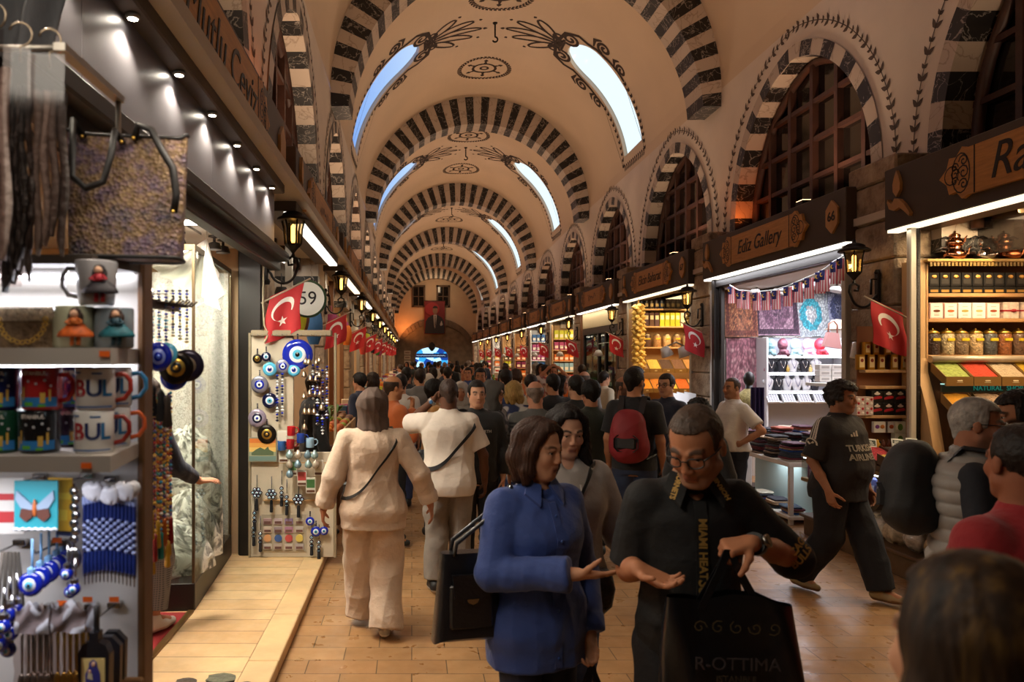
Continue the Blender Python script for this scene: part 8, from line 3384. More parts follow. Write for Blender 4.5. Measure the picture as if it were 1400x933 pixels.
t.rotation_euler.z = R(12)
mb= MB()
def hb_(u, v):
 a = 2*PI*u
 w_ = .105+.035*(1-v)-.0*v
 d_ = .055*(1-.45*v)
 return(w_*math.copysign(abs(math.cos(a))**.35, math.cos(a)), d_*math.copysign(abs(math.sin(a))**.5, math.sin(a)), -.17+.33*v-.012*(1-v)*math.cos(a*2))
mb.smooth = True
mb.grid(hb_, 48, 12)
mb.add([hb_(i/48, 0)for i in range(48)], [tuple(range(48))])
mb.add([hb_(i/48, 1)for i in range(48)], [tuple(range(48))[::-1]])
mb.build('bag_body', LEATH, t)
mb= MB()
mb.box(-.085, .085, -.066, -.045, -.12, .05, .008)
mb.build('front_pocket', LEATH, t)
mb= MB()
mb.prism([(-.078, .09), (.078, .09), (.07, .0), (.0, -.03), (-.07, .0)], -.075, -.062)
fl_= mb.build('flap', LEATH, t)
mb= MB()
mb.prism([(-.025, .0), (.025, .0), (.018, -.014), (0, -.022), (-.018, -.014)], -.081, -.075)
mb.build('clasp', mat('b8a890', .25, 1), fl_)
shp= Vector(wearing(p3, tuple(p3['arms'][0][0]*np.array((.82, 1, 1))+np.array((0, 0, .075)))))-bc
shp.rotate(Euler((0, 0, -R(12))))
for dy in(-.03, .03):
 mb = MB()
 mb.tube([(-.06, dy, .15), (-.05, dy, .2), (shp.x*.55-.01, shp.y*.5+dy*.9, .3), (shp.x-.04, shp.y-.045+dy*.3, shp.z-.07), (shp.x, shp.y+dy*.4, shp.z+.004), (shp.x+.02, shp.y+.06+dy*.2, shp.z-.06), (shp.x*.6+.05, shp.y*.5+dy+.05, .3), (.06, dy, .15)], .0085, 8)
 mb.build('strap', LEATH, t)
w0= Vector(wearing(p3, tuple(p3['arms'][1][2]+unit(np.array(p3['arms'][1][3]))*.1)))
def carrier(name, label, w_, h_, d_, m, loc, rz, hz, sc=.12):
 t = thing(name, label, 'bag', loc, rz)
 mb = MB()
 mb.smooth = True
 def cb(u, v):
  a = 2*PI*u
  q = 1+.06*math.sin(3*a+v*4)*(1-v)
  x = w_/2*q*math.copysign(abs(math.cos(a))**.35, math.cos(a))*(1-.12*v*v)
  y = d_/2*q*math.copysign(abs(math.sin(a))**.6, math.sin(a))*(1-.7*v)+.012*math.sin(x*40+v*6)
  return(x, y, -h_*(1-v)-.03*v*abs(math.sin(x/w_*2.8))+.012*math.sin(x*25)*v)
 mb.grid(cb, 56, 18)
 mb.add([cb(i/56, 0)for i in range(56)], [tuple(range(56))])
 mb.build('bag_body', m, t)
 for sy in(-1, 1):
  mb = MB()
  rings = []
  for q in np.linspace(0, 1, 15):
   x = -sc+2*sc*q
   ar = math.sin(PI*q)**.6
   x*=(1-.8*ar)
   z = -.05+(hz+.05)*ar
   y = sy*.02*(1-ar)
   rings.append([(x-.012, y-.002, z), (x+.012, y-.002, z), (x+.012, y+.002, z), (x-.012, y+.002, z)])
  mb.loft(rings, True, True, False)
  mb.build('handle', m, t)
 return t
CAR= mat('0f0f12', .3, bump=.25, bs=14, coat=.3, name='black_plastic')
carrier('carrier_bag', 'black carrier bag in the lowered hand of the woman in the blue shirt', .17, .3, .08, CAR, (w0.x, w0.y, w0.z-.1), R(25), .1, .06)
HOOD= mat('9a938e', .9, bump=.3, bs=24, var=.05, vs=12, sheen=.25, name='fleece')
p4= person('young woman in a pale grey hoodie with long dark hair looking down, front', .74, 3.5, 184, 1.67, 'f', .005, dict(hair='long', hairc='1a1210', yaw=4, pitch=14, gz=-.5, brow='1c120e', lips='8c4c44'), 'c4957a', R_=((.24, -.04, 1.1), (.22, .1, .88), (-.1, .2, -1), (-1, .1, 0), (0, 1, .1), (30, 35, 20)), L_=((-.27, -.03, 1.1), (-.36, .1, .92), (-.3, .3, -.9), (.9, .3, -.2), (.2, .9, .1), (35, 40, 25)), RL=((.09, .05, .5), (.09, .05, .1), (.1, 1, 0)), LL=((-.09, -.02, .5), (-.1, -.12, .1), (-.1, 1, 0)), top=dict(m=HOOD, hem=.86, off=.036, sl=.98, wr=.012, neck=.03, hood=1, sr=1.35, flare=.02, name='hoodie'), bot=dict(c='2c3d60', off=.01, wr=.007), shoe='d0ccc8', fat=.98)
s4= p4['s']
for sx in(-1, 1):
 mb = MB()
 mb.tube([(sx*.03, surf_y(p4, sx*.03, 1.38*s4, True, .012), 1.38*s4), (sx*.035, surf_y(p4, sx*.035, 1.28*s4, True, .012), 1.28*s4), (sx*.03, surf_y(p4, .03, 1.2*s4, True, .012), 1.2*s4)], .004, 5)
 mb.build('drawstring', HOOD, p4['shirt'])
t= thing('belt_bag', 'black quilted belt bag worn low by the young woman in the hoodie', 'bag', (0, 0, 0))
mb= MB()
mb.smooth = True
mb.loft([[(-.05+a*math.copysign(abs(math.cos(q))**.6, math.cos(q)), .2+b*math.copysign(abs(math.sin(q))**.6, math.sin(q)), z)for q in np.linspace(0, 2*PI, 25)[:-1]]for a, b, z in((.06, .02, .74), (.1, .04, .78), (.115, .045, .86), (.1, .035, .93), (.08, .02, .95))], True, True, True)
mb.build('bag_body', mat('121114', .4, bump=.4, bs=50), t)
strap_loop(p4, R(160), 1.47, .95, .02, None, 'strap', ex=.014).build('strap', mat('131214', .5), t)
on_person(p4, t)
BLK= mat('0c0c0d', .8, bump=.28, bs=24, name='black_cotton')
p5= person('man in a gold lettered black shirt looking down at his palm, holding a black bag', .97, 2.58, 176, 1.765, 'm', .005, dict(hair='buzz', hairc='4a3a30', yaw=-38, pitch=27, gz=-.6, glasses=1, beard='7a6c60', stub=.45, brow='3a2a20', pos=(.015, .1, -.03), size=1.05), 'a87050', shw=.15, R_=((.2, .0, 1.14), (.215, .2, 1.2), (-.6, .5, -.2), (.1, .15, 1), (.4, .8, .1), (18, 25, 18)), L_=((-.345, .03, 1.2), (-.13, .24, 1.3), (.85, .2, -.1), (.1, -.3, -1), (-.2, .9, -.2), (70, 85, 55)), lean=(0, .05), RL=((.1, .06, .5), (.1, .04, .1), (.1, 1, 0)), LL=((-.11, .0, .5), (-.13, -.06, .1), (-.1, 1, 0)), top=dict(m=BLK, hem=.76, off=.02, sl=.5, wr=.01, collar=.024, sr=1.45, flare=.0, neck=.05), bot=dict(c='121216', off=.016, wr=.008), shoe='1c1a1a', fat=.92, belly=.02)
s5= p5['s']
GL= mat('c09a50', .6, name='gold_print')
mb= MB()
zs_= np.linspace(.76, 1.41, 24)*s5
mb.loft([[(-.02, surf_y(p5, -.02, z, True, .002), z), (.02, surf_y(p5, .02, z, True, .002), z), (.02, surf_y(p5, .02, z, True, .008), z), (-.02, surf_y(p5, -.02, z, True, .008), z)]for z in zs_], True, True, False)
mb.build('placket', BLK, p5['shirt'])
for txt, z, sz in(('MIAMI HEAT', 1.26, .036), ('Sonics', 1.1, .05), ('SENAC', .96, .04), ('CHI', .86, .04)):
 shirt_text(p5, txt, sz, 0, z*s5, GL, 1, True, .012, rz=-PI/2, shear=.25 if txt=='Sonics' else 0, bold=.0014)
for sx in(-1, 1):
 c0 = p5['neck']+np.array((sx*.024, .068, .012))*s5
 q = [c0, c0+np.array((sx*.055, -.03, .022))*s5, c0+np.array((sx*.085, -.005, -.035))*s5, c0+np.array((sx*.045, .05, -.085))*s5]
 off = np.array((0, .012, .012))
 mb = MB()
 mb.add([tuple(a+off*.3)for a in q]+[tuple(a+off)for a in q], [(0, 1, 2, 3), (7, 6, 5, 4)]+[(i, 4+i, 4+(i+1)%4, (i+1)%4)for i in range(4)])
 cp = mb.build('collar_point', BLK, p5['shirt'])
 o = text('HORNETS', .024, GL, 'lettering', cp, (0, 0, 0), (0, 0, 0), depth=.0005, bold=.001)
 e1, e2 = unit(q[2]-q[1]), q[3]-q[2]
 if sx>0:
  e1 = -e1
 e1 = unit(q[3]-q[0])if sx>0 else unit(q[0]-q[3])
 nn = unit(np.cross(q[1]-q[0], q[3]-q[0]))*(-1)
 if nn[1]<0:
  nn = -nn
 e2 = np.cross(nn, e1)
 cc = (q[0]+q[1]+q[2]+q[3])/4+off+nn*.002
 for v in o.data.vertices:
  v.co = cc+e1*v.co.x+e2*v.co.y+nn*v.co.z
a_= p5['arms'][1]
e_= a_[0]+(a_[1]-a_[0])*.86
d_= unit(a_[1]-a_[0])
for i, (txt, k)in enumerate((('CHICAGO', .80), ('BULLS', .92))):
 c_ = a_[0]+(a_[1]-a_[0])*k
 o = text(txt, .036, GL, 'lettering', p5['shirt'], (0, 0, 0), (0, 0, 0), bold=.0014)
 fw = np.array((0, 1, .25))
 fw = unit(fw-d_*(fw@d_))
 ux = unit(np.cross(d_, fw))*-1
 uy = -d_
 r_ = .085
 for v in o.data.vertices:
  an = v.co.x/r_
  pp = c_+uy*v.co.y+fw*r_*math.cos(an)+ux*r_*math.sin(an)
  v.co = pp
mb= MB()
mb.tube([(.062, .02, 1.475*s5), (.05, .085, 1.43*s5), (.018, .125, 1.375*s5), (-.018, .125, 1.375*s5), (-.05, .085, 1.43*s5), (-.062, .02, 1.475*s5)], .0022, 5)
mb.build('neck_chain', GOLD, p5['t'])
w0= p5['arms'][1][2]
d_= unit(p5['arms'][1][2]-p5['arms'][1][1])
mb= MB()
mb.tube([Vector(w0-d_*.035), Vector(w0-d_*.01)], .037, 14)
nn= unit(np.array((0, .85, .5))-d_*(d_@np.array((0, .85, .5))))
mb.m = 1
mb.tube([Vector(w0-d_*.022+nn*.03), Vector(w0-d_*.022+nn*.046)], .021, 16)
mb.m = 2
mb.tube([Vector(w0-d_*.022+nn*.046), Vector(w0-d_*.022+nn*.0475)], .017, 16)
o= mb.build('wristwatch', [mat('14120f', .4), mat('8a8680', .25, 1), mat('1c1c20', .2)])
tag(o, 'steel watch with dark strap on the wrist of the man in the black lettered shirt', 'watch')
on_person(p5, o)
hh= Vector(wearing(p5, tuple(p5['arms'][1][2]+unit(np.array(p5['arms'][1][3]))*.085)))
bt= carrier('shopping_bag', 'large black shopping bag with faint gold print held by the man in the black shirt', .44, .52, .16, CAR, (hh.x-.01, hh.y-.03, hh.z-.13), R(-4), .13, .09)
body_= [c for c in bt.children if c.name.startswith('bag_body')][0]
GL2= mat('4a3f26', .6, name='faded_gold_print')
for txt, z, sz, c in(('R-OTTIMA', -.2, .055, '3a3436'), ('ISTANBUL', -.245, .028, '3a3226')):
 o = text(txt, sz, mat(c, .6), 'lettering', body_, (0, -.074, z), depth=.001)
mb= MB()
mb.box(-.12, .12, -.076, -.073, -.285, -.279)
for i in range(4):
 mb.box(-.1, .1, -.078, -.075, -.32-.022*i, -.314-.022*i)
for i in range(5):
 strip(mb, spiral(-.11+.055*i, -.09, .022, 1.2, i, 1, 10), .004, lambda u, v:(u, -.068-.03*0, v))
mb.build('printed_ornament', GL2, body_)
def jersey(v, s):
 c = np.tile(np.array(lin('231e1e')), (len(v), 1))
 for k in range(3):
  off = .022*(k-1)
  m = (v[:, 0]<-.0)&(np.abs(v[:, 1]+.012-off)<.0055)&(v[:, 2]>1.3*s)&(np.abs(v[:, 0])>.1*s)
  m2 = (v[:, 0]>.0)&(np.abs(v[:, 1]+.012-off)<.0055)&(v[:, 2]>1.3*s)&(np.abs(v[:, 0])>.1*s)
  c[m|m2] = lin('c8beb0')
 return c
p6= person('stout curly haired man in a dark lettered football shirt striding right', 3.42, 5.88, -154, 1.7, 'm', .006, dict(hair='curly', hairc='2c2624', yaw=10, pitch=2, beard='5a4a42', stub=.3, gx=.2), 'a06c4e', R_=((.26, -.04, 1.12), (.3, .13, .9), (.0, .3, -1), (-1, .1, 0), (0, 1, .1), (28, 32, 20)), L_=((-.27, .02, 1.12), (-.25, .1, .87), (0, .2, -1), (1, .1, 0), (0, 1, .1), (25, 30, 20)), RL=((.1, .0, .5), (.11, -.26, .1), (.1, 1, 0)), LL=((-.1, .18, .5), (-.1, .3, .1), (-.1, 1, .08)), top=dict(colf=jersey, hem=.8, off=.034, sl=.47, wr=.009, sr=1.4, collar=.012), bot=dict(c='121218', off=.03, flare=.02, hem=.1, wr=.012, r=1.15), shoe='8a7048', sole='6a4424', fat=1.16, belly=.055, lean=(0, .03))
s6= p6['s']
TW= mat('c9bfae', .6, name='pale_print')
shirt_text(p6, 'TURKISH', .066, .02, 1.235*s6, TW, 1, True, .009, bold=.002)
shirt_text(p6, 'AIRLINES', .066, .02, 1.165*s6, TW, 1, True, .009, bold=.002)
mb= MB()
for k in range(3):
 mb.prism([(.03*k-.045, 0), (.03*k-.025, 0), (.03*k-.04, .02+.012*k), (.03*k-.055, .018+.012*k)], -.002, 0)
zz= 1.33*s6
o= mb.build('chest_mark', TW, p6['shirt'], loc=(.07, surf_y(p6, .07, zz, True, .012), zz), rz=PI)
a_= p6['arms'][0]
c_= a_[0]+(a_[1]-a_[0])*.62
mb= MB()
R0= .086
def on_sleeve(u, v, r=R0):
 an = u/r
 return(c_[0]+r*math.cos(an)-.0, c_[1]+r*math.sin(an), c_[2]+v)
strip(mb, arc2(0, .03, .05, .05, 0, 2*PI, 24), .012, on_sleeve)
strip(mb, [(-.026, .004), (.026, .056)], .016, on_sleeve)
strip(mb, [(-.026, .056), (.026, .004)], .016, on_sleeve)
mb.build('sleeve_badge', TW, p6['shirt'])
o= text('AJDONS', .03, TW, 'lettering', p6['shirt'], (0, 0, 0), (0, 0, 0), bold=.001)
for v in o.data.vertices:
 v.co = on_sleeve(v.co.x, -.05+v.co.y)
t= thing('sunglasses', 'sunglasses pushed up in the curly hair of the man in the football shirt', 'sunglasses', (0, 0, 0))
mb= MB()
Wp= lambda x, y, z:Vector(p6['C']+p6['Rm']@(np.array([x, y, z])*p6['hs']))
for sx in(-1, 1):
 mb.ell(Wp(sx*.03, .075, .108), (.022, .01, .018), 10, 6)
 mb.tube([Wp(sx*.05, .06, .105), Wp(sx*.1, -.02, .06)], .003, 5)
mb.tube([Wp(-.012, .08, .112), Wp(.012, .08, .112)], .003, 5)
mb.build('frame', mat('15120f', .2), t)
on_person(p6, t)
PUF= mat('8d8782', .55, bump=.05, bs=90, var=.05, vs=8, sheen=.1, name='quilted_nylon')
def vest_sleeve(v, s):
 c = np.tile(np.array(lin('14161f')), (len(v), 1))
 return c
p7= person('grey haired man in glasses and a quilted grey vest facing right, wearing a black backpack', 2.63, 3.42, -122, 1.71, 'm', .006, dict(hair='short', hairc='9a948e', yaw=-2, pitch=4, glasses=1, gl='2a2624', beard='7a6a60', stub=.25, brow='4a423c'), 'a06a50', shw=.2, R_=((.32, .0, 1.12), (.27, .2, .97), (0, .6, -.8), (-1, .1, 0), (0, .8, .5), (40, 40, 25)), L_=((-.24, .03, 1.12), (-.2, .22, .97), (0, .6, -.8), (1, .1, 0), (0, .8, .5), (40, 40, 25)), top=dict(colf=vest_sleeve, hem=.84, off=.02, sl=.97, wr=.004, sr=1.2, name='sweater', collar=.012), bot=dict(c='2c3a50', off=.014, wr=.008), shoe='3a3430', fat=1.14, belly=.04)
f= Field((-.4, -.4, .72), (.4, .45, 1.62), .006)
s7= p7['s']
f.torso(p7['tl'], .05, .02, .78*s7, 1.45*s7)
for sx in(-1, 1):
 f.cone(np.array((sx*.08, -.012, 1.42))*s7, np.array((sx*.13, -.012, 1.4))*s7, .07, .06, .03)
for k in range(16):
 an, an2 = 2*PI*k/16, 2*PI*(k+1)/16
 pp = lambda a_, zz:p7['neck']+np.array((.08*math.cos(a_), .075*math.sin(a_)+.01, zz-.015*math.sin(a_)))
 f.cone(pp(an, .0), pp(an2, .0), .02, .02, .01)
 f.cone(pp(an, .035), pp(an2, .035), .016, .016, .01)
v, q = f.surf()
n= vnormals(v, q)
pf= np.abs(np.sin(v[:, 2]*PI/.062))
v= v+n*(.014*(pf**.5-.6))[:, None]+n*(.004*folds(v, 8, 12))[:, None]
to_obj('vest', v, q, PUF, p7['t'])
def backpack(label, pi, m, m2, w_=.3, h_=.46, d_=.2, zc=1.16, nudge=0):
 t = thing('backpack', label, 'backpack', (0, 0, 0))
 s = pi['s']
 yb = surf_y(pi, 0, zc*s, False, .03)+nudge
 f = Field((-.3, yb-.34, zc*s-.4), (.3, yb+.1, zc*s+.4), .009)
 f.ell((0, yb-d_*.5, zc*s-.02), (w_/2, d_*.62, h_/2), None, .03)
 f.cone((-w_*.2, yb-d_*.38, zc*s-h_*.26), (w_*.2, yb-d_*.38, zc*s-h_*.26), d_*.55, d_*.55, .06)
 f.cone((-w_*.12, yb-d_*.32, zc*s+h_*.28), (w_*.12, yb-d_*.32, zc*s+h_*.28), d_*.4, d_*.4, .06)
 v, q = f.surf()
 n = vnormals(v, q)
 v = v+n*(.006*folds(v, 4, 10))[:, None]
 to_obj('pack_body', v, q, m, t)
 mb = MB()
 mb.box(-w_*.33, w_*.33, yb-d_*1.14, yb-d_*.9, zc*s-h_*.3, zc*s+h_*.02, .035)
 mb.build('front_pocket', m2, t)
 for sx in(-1, 1):
  mb = MB()
  rings = []
  pts = [(sx*.09, yb-.03, 1.36*s), (sx*.1, -.06*s, (1.48+pi['off']*.6)*s), (sx*.105, .03*s, (1.47+pi['off']*.6)*s), (sx*.115, surf_y(pi, sx*.115, 1.36*s, True, .022), 1.36*s), (sx*.13, surf_y(pi, sx*.13, 1.22*s, True, .022), 1.22*s), (sx*.17, surf_y(pi, sx*.17, 1.08*s, True, .03)*.6, 1.08*s), (sx*.185, yb*.5, 1.0*s), (sx*.12, yb-.03, .97*s)]
  for p in pts:
   rings.append([(p[0]-.026, p[1], p[2]), (p[0]+.026, p[1], p[2]), (p[0]+.026, p[1]+.012, p[2]+.012), (p[0]-.026, p[1]+.012, p[2]+.012)])
  mb.loft(rings, True, True, False)
  mb.build('strap', m2, t)
 on_person(pi, t)
 return t
p7['off'] = .065
backpack('black backpack on the man in the quilted grey vest', p7, mat('0d0d0f', .7, bump=.1, bs=60), mat('111114', .6), .36, .43, .2, 1.32, nudge=.07)
p8= person('dark bearded man in a white T-shirt at the right edge looking left', 3.12, 3.74, 72, 1.72, 'm', .006, dict(hair='thick', hairc='15100d', yaw=0, pitch=4, beard='1a120e', stub=.85), 'a87252', top=dict(c='c4b8ac', off=.026, hem=.82, sl=.42, sr=1.3, wr=.008), bot=dict(c='23262e'))
p9= person('man in a red shirt with cropped dark hair seen from behind at the right', 1.86, 2.22, 12, 1.7, 'm', .006, dict(hair='buzz', hairc='1c130e', yaw=-14, eyes=False), '8a5238', top=dict(c='8a1018', off=.03, hem=.82, sl=.45, sr=1.35, wr=.009, collar=.012), bot=dict(c='22252d'), fat=1.12)
p10= person('person with brown and fair streaked hair seen from behind, nearest the camera at bottom right', .69, .88, 4, 1.65, 'f', .006, dict(hair='loose', hairc='3c2814', yaw=0, eyes=False, size=1.04), 'b08060', top=dict(c='1c1a1a', off=.02, hem=.85), bot=dict(c='1c1c22'))
for o in p10['t'].children:
 if o.name.startswith('hair'):
  m = NT('streaked_hair')
  tcn = m.n('ShaderNodeTexCoord').outputs['Object']
  mp = m.n('ShaderNodeMapping')
  mp.inputs['Scale'].default_value = (26, 26, 2.0)
  m.l(tcn, mp.inputs[0])
  nz = m.n('ShaderNodeTexNoise', Scale=1.6, Detail=6.0)
  m.l(mp.outputs[0], nz.inputs[0])
  m.l(m.ramp(nz.outputs[0], [(.3, '140c06'), (.52, '2c1c0d'), (.7, '5c431c'), (.85, '86662e')]), m.b.inputs['Base Color'])
  m.b.inputs['Roughness'].default_value = .6
  m.b.inputs['Specular IOR Level'].default_value = .15
  o.data.materials[0] = m.m
p11= person('dark haired bearded man in a black T-shirt with a red and black backpack', 2.04, 6.7, -28, 1.81, 'm', MID, dict(hair='short', hairc='15100d', yaw=-22, beard='1c130e', stub=.8), 'b07c5c', top=dict(c='101014', off=.024, sl=.42, sr=1.25), bot=dict(c='232f48', off=.016))
bp11= backpack('red and black backpack on the man in the black T-shirt', p11, mat('7a0f18', .7), mat('141214', .6), .32, .46, .2, 1.18)
p16= person('shop man in a white polo with hands on hips behind the glass counter', 3.62, 8.25, 100, 1.68, 'm', MID, dict(hair='buzz', hairc='4a3a30', yaw=12, beard='5a4a40', stub=.3), 'b5805f', R_=((.4, -.1, 1.16), (.22, .05, 1.0), (-.8, .5, -.3), (-.5, -.8, .1), (0, .3, 1), (20, 25, 15)), L_=((-.4, -.1, 1.16), (-.22, .05, 1.0), (.8, .5, -.3), (.5, -.8, .1), (0, .3, 1), (20, 25, 15)), top=dict(c='cfc6ba', off=.024, sl=.42, sr=1.25, hem=.9, collar=.016), bot=dict(c='15161f', off=.018), fat=1.14, belly=.05)
PLD= NT('plaid')
tcn= PLD.n('ShaderNodeTexCoord').outputs['Object']
w1= PLD.n('ShaderNodeTexWave', Scale=26.0, _bands_direction='X')
w2= PLD.n('ShaderNodeTexWave', Scale=22.0, _bands_direction='Z')
PLD.l(tcn, w1.inputs[0])
PLD.l(tcn, w2.inputs[0])
ad= PLD.n('ShaderNodeMath', _operation='ADD')
PLD.l(w1.outputs['Fac'], ad.inputs[0])
PLD.l(w2.outputs['Fac'], ad.inputs[1])
PLD.l(PLD.ramp(ad.outputs[0], [(.2, '4a4a50'), (1.0, '77767a')]), PLD.b.inputs['Base Color'])
PLD.b.inputs['Roughness'].default_value = .9
pl= person('shopper in plaid grey trousers half hidden by the bead strands in the shop doorway', -1.78, 4.86, -20, 1.68, 'f', MID, dict(hair='bob', hairc='2a1c14'), 'b98468', R_=((.2, .1, 1.12), (.24, .3, 1.0), (.8, .5, .05), (-.2, .1, -1), (-.3, .9, .2), (15, 20, 15)), top=dict(c='141a2c', off=.024, sl=.9), bot=dict(m=PLD.m, off=.022, flare=.012, hem=.16), shoe='d8d0cc', sole='c8a8a0', z=.092)
def leafy(c1, c2, f=26):
 def fn(v, s):
  w = np.sin(v@np.array((f, 3, f*.8)))+np.sin(v@np.array((-f*.7, f*.5, f*1.1))+1)+np.sin(v@np.array((f*.3, f, -f*.9)))
  a = np.clip(w*1.5, 0, 1)[:, None]
  return np.array(lin(c1))*(1-a)+np.array(lin(c2))*a
 return fn
def knit(v, s):
 c = np.tile(np.array(lin('4a4a48')), (len(v), 1))
 z = v[:, 2]/s
 m = (np.abs(z-1.31)<.035)&(np.sin(v[:, 0]*90)*np.sin(z*150)>-.2)
 m|=(np.abs(z-1.365)<.006)|(np.abs(z-1.255)<.006)
 c[m] = lin('15161a')
 return c
HUES= {'k':'121214', 'w':'c4bcb2', 'g':'6a6662', 'b':'3a4a78', 'n':'1a2034', 'o':'a85420', 'm':'9a6a2c', 'c':'b0a48c', 'v':'23291f', 'r':'7a1c20', 't':'4a3626'}
CROWD= [('bald man in an orange top with a hand to his chin', 537, 7.4, -60, 1.72, 'm', 'fringe', '3a2a20', 'o', 'k', dict(skin='b07a54', R_=((.22, .1, 1.15), (.05, .2, 1.42), (0, .1, 1), (0, -1, 0), (.3, .8, 0), (60, 60, 30)))), ('person in a white T-shirt walking away just behind the bald man in orange', 548, 9.2, 5, 1.7, 'm', 'short', '1c1410', 'w', 'b', {}), ('person in a black vest top and pale trousers walking away down the left', 556, 11.2, 0, 1.76, 'm', 'short', '15100c', 'k', 'c', {}), ('man in a grey hooded top walking away near the centre of the crowd', 574, 10.6, 3, 1.74, 'm', 'short', '2a1c14', 'g', 'n', dict(top=dict(hood=1, sl=.98))), ('dark haired person in a mustard jacket facing right near the raised arm', 593, 7.9, -75, 1.66, 'm', 'thick', '15100c', 'm', 'k', dict(top=dict(sl=.95), skin='a06a4c')), ('woman in a pale headscarf and patterned coat facing the camera', 630, 9.0, 176, 1.6, 'f', 'scarf', 'a89e94', leafy('3a3a3e', '8a867e'), 'k', {}), ('man with a tanned face looking over the crowd, far centre', 657, 10.4, 178, 1.76, 'm', 'short', '17110d', 't', 'k', dict(skin='a8704c')), ('man in a black jacket and lettered black T-shirt walking toward the camera', 652, 6.5, 176, 1.7, 'm', 'short', '1c1511', 'k', 'k', dict(txt=1, top=dict(sl=.95, off=.03))), ('woman in glasses with a grey headscarf and speckled coat facing right', 674, 7.3, -130, 1.67, 'f', 'scarf', '4c4844', leafy('2c2a2c', '7a7470', 40), 'k', dict(glasses=1)), ('man in a blue shirt walking away right of centre', 692, 9.6, 4, 1.75, 'm', 'short', '1a130f', 'b', 'n', dict(top=dict(sl=.95))), ('blonde woman in a blue and white patterned dress seen from behind', 703, 8.2, -10, 1.64, 'f', 'bob', 'a88850', leafy('1f2a50', 'b0aca8', 34), 'n', dict(top=dict(hem=.5))), ('man in a cream jacket seen from behind right of the blonde woman', 726, 8.9, 10, 1.7, 'm', 'short', '241a14', 'c', 'n', dict(top=dict(sl=.95, off=.03))), ('bald man in a grey knitted jumper with dark bands seen from behind', 732, 6.6, 2, 1.69, 'm', 'fringe', '6a5a50', knit, 'n', dict(skin='b07c62', strap=1, top=dict(sl=.97, off=.03), fat=1.08)), ('man in a black coat seen from behind, right of the knitted jumper', 756, 8.7, 8, 1.71, 'm', 'short', '17110d', 'k', 'k', dict(top=dict(sl=.97, off=.03))), ('dark haired woman in profile between two black coats', 765, 9.3, -100, 1.68, 'f', 'bob', '17100c', 'k', 'k', dict(top=dict(sl=.97))), ('man in a black top with an orange shoulder strap seen from behind', 788, 7.6, 6, 1.72, 'm', 'short', '15100d', 'k', 'n', dict(ostrap=1, top=dict(sl=.95))), ('bald man farther back beside the orange shoulder strap', 799, 10.5, -40, 1.71, 'm', 'fringe', '5a4a40', 'g', 'k', dict(skin='b88468')), ('dark haired person in an olive black jacket seen from behind near the long haired woman', 808, 7.0, 10, 1.68, 'm', 'thick', '15110e', 'v', 'k', dict(top=dict(sl=.97, off=.03))), ('bald bearded man in a white T-shirt behind the red and black backpack', 853, 8.0, -140, 1.7, 'm', 'fringe', '4a3c34', 'w', 'n', dict(skin='a87456', beard='3a2c24')), ('dark haired man looking down to the right behind the bald man in white', 868, 9.4, -110, 1.79, 'm', 'short', '2a2019', 'n', 'k', dict(pitch=16)), ('man in glasses and a dark blue jumper looking left by the spice shop', 912, 7.9, 120, 1.73, 'm', 'short', '2a1f18', 'n', 'k', dict(glasses=1, top=dict(sl=.97))), ('curly dark haired woman in black seen from behind by the glass counter', 955, 5.6, -20, 1.57, 'f', 'curly', '100c0a', 'k', 'k', dict(top=dict(sl=.97))), ('stall keeper in a dark jumper behind the amulet stand', 430, 7.5, -60, 1.66, 'm', 'short', '2a1f18', 'k', 'n', dict(top=dict(sl=.97), z=.08)), ('shopper in a dark jacket at the left fruit crates', 492, 10.4, 60, 1.68, 'm', 'thick', '15100c', 'n', 'k', dict(top=dict(sl=.97))), ('shopper in a taupe top looking at the left counters', 510, 12.2, 70, 1.66, 'f', 'long', '2a1c14', 't', 'n', {}), ('woman in a white headscarf and pale coat far along the left side', 586, 12.8, 20, 1.62, 'f', 'scarf', 'c8c0b4', 'c', 'c', {}), ('man in a cream jumper beside the far right counters', 826, 12.2, -70, 1.68, 'm', 'short', '1c1511', 'c', 'n', dict(top=dict(sl=.97))), ('shopper with raised arms in a pale patterned top by the sweet counter', 757, 14.5, 170, 1.74, 'f', 'pony', '2a1a12', leafy('b8aaa0', '8a5a50', 40), 'n', dict(R_=((.3, .05, 1.5), (.1, .05, 1.72), (-.8, 0, .4), (0, 0, -1), (0, 1, 0), (20, 20, 10)), L_=((-.3, .05, 1.5), (-.1, .05, 1.72), (.8, 0, .4), (0, 0, -1), (0, 1, 0), (20, 20, 10)))), ('shopper in a rust jacket far along the right side', 705, 13.6, 12, 1.7, 'f', 'bob', '3a2416', 'o', 'k', {}), ('shopper in a pale blue shirt in the middle distance', 640, 14.2, 170, 1.72, 'm', 'short', '1c1511', 'b', 'k', {}), ('shopper in a dark green jacket in the middle distance', 612, 13.2, 0, 1.74, 'm', 'short', '1c1511', 'v', 'k', {}), ]
rn= random.Random(77)
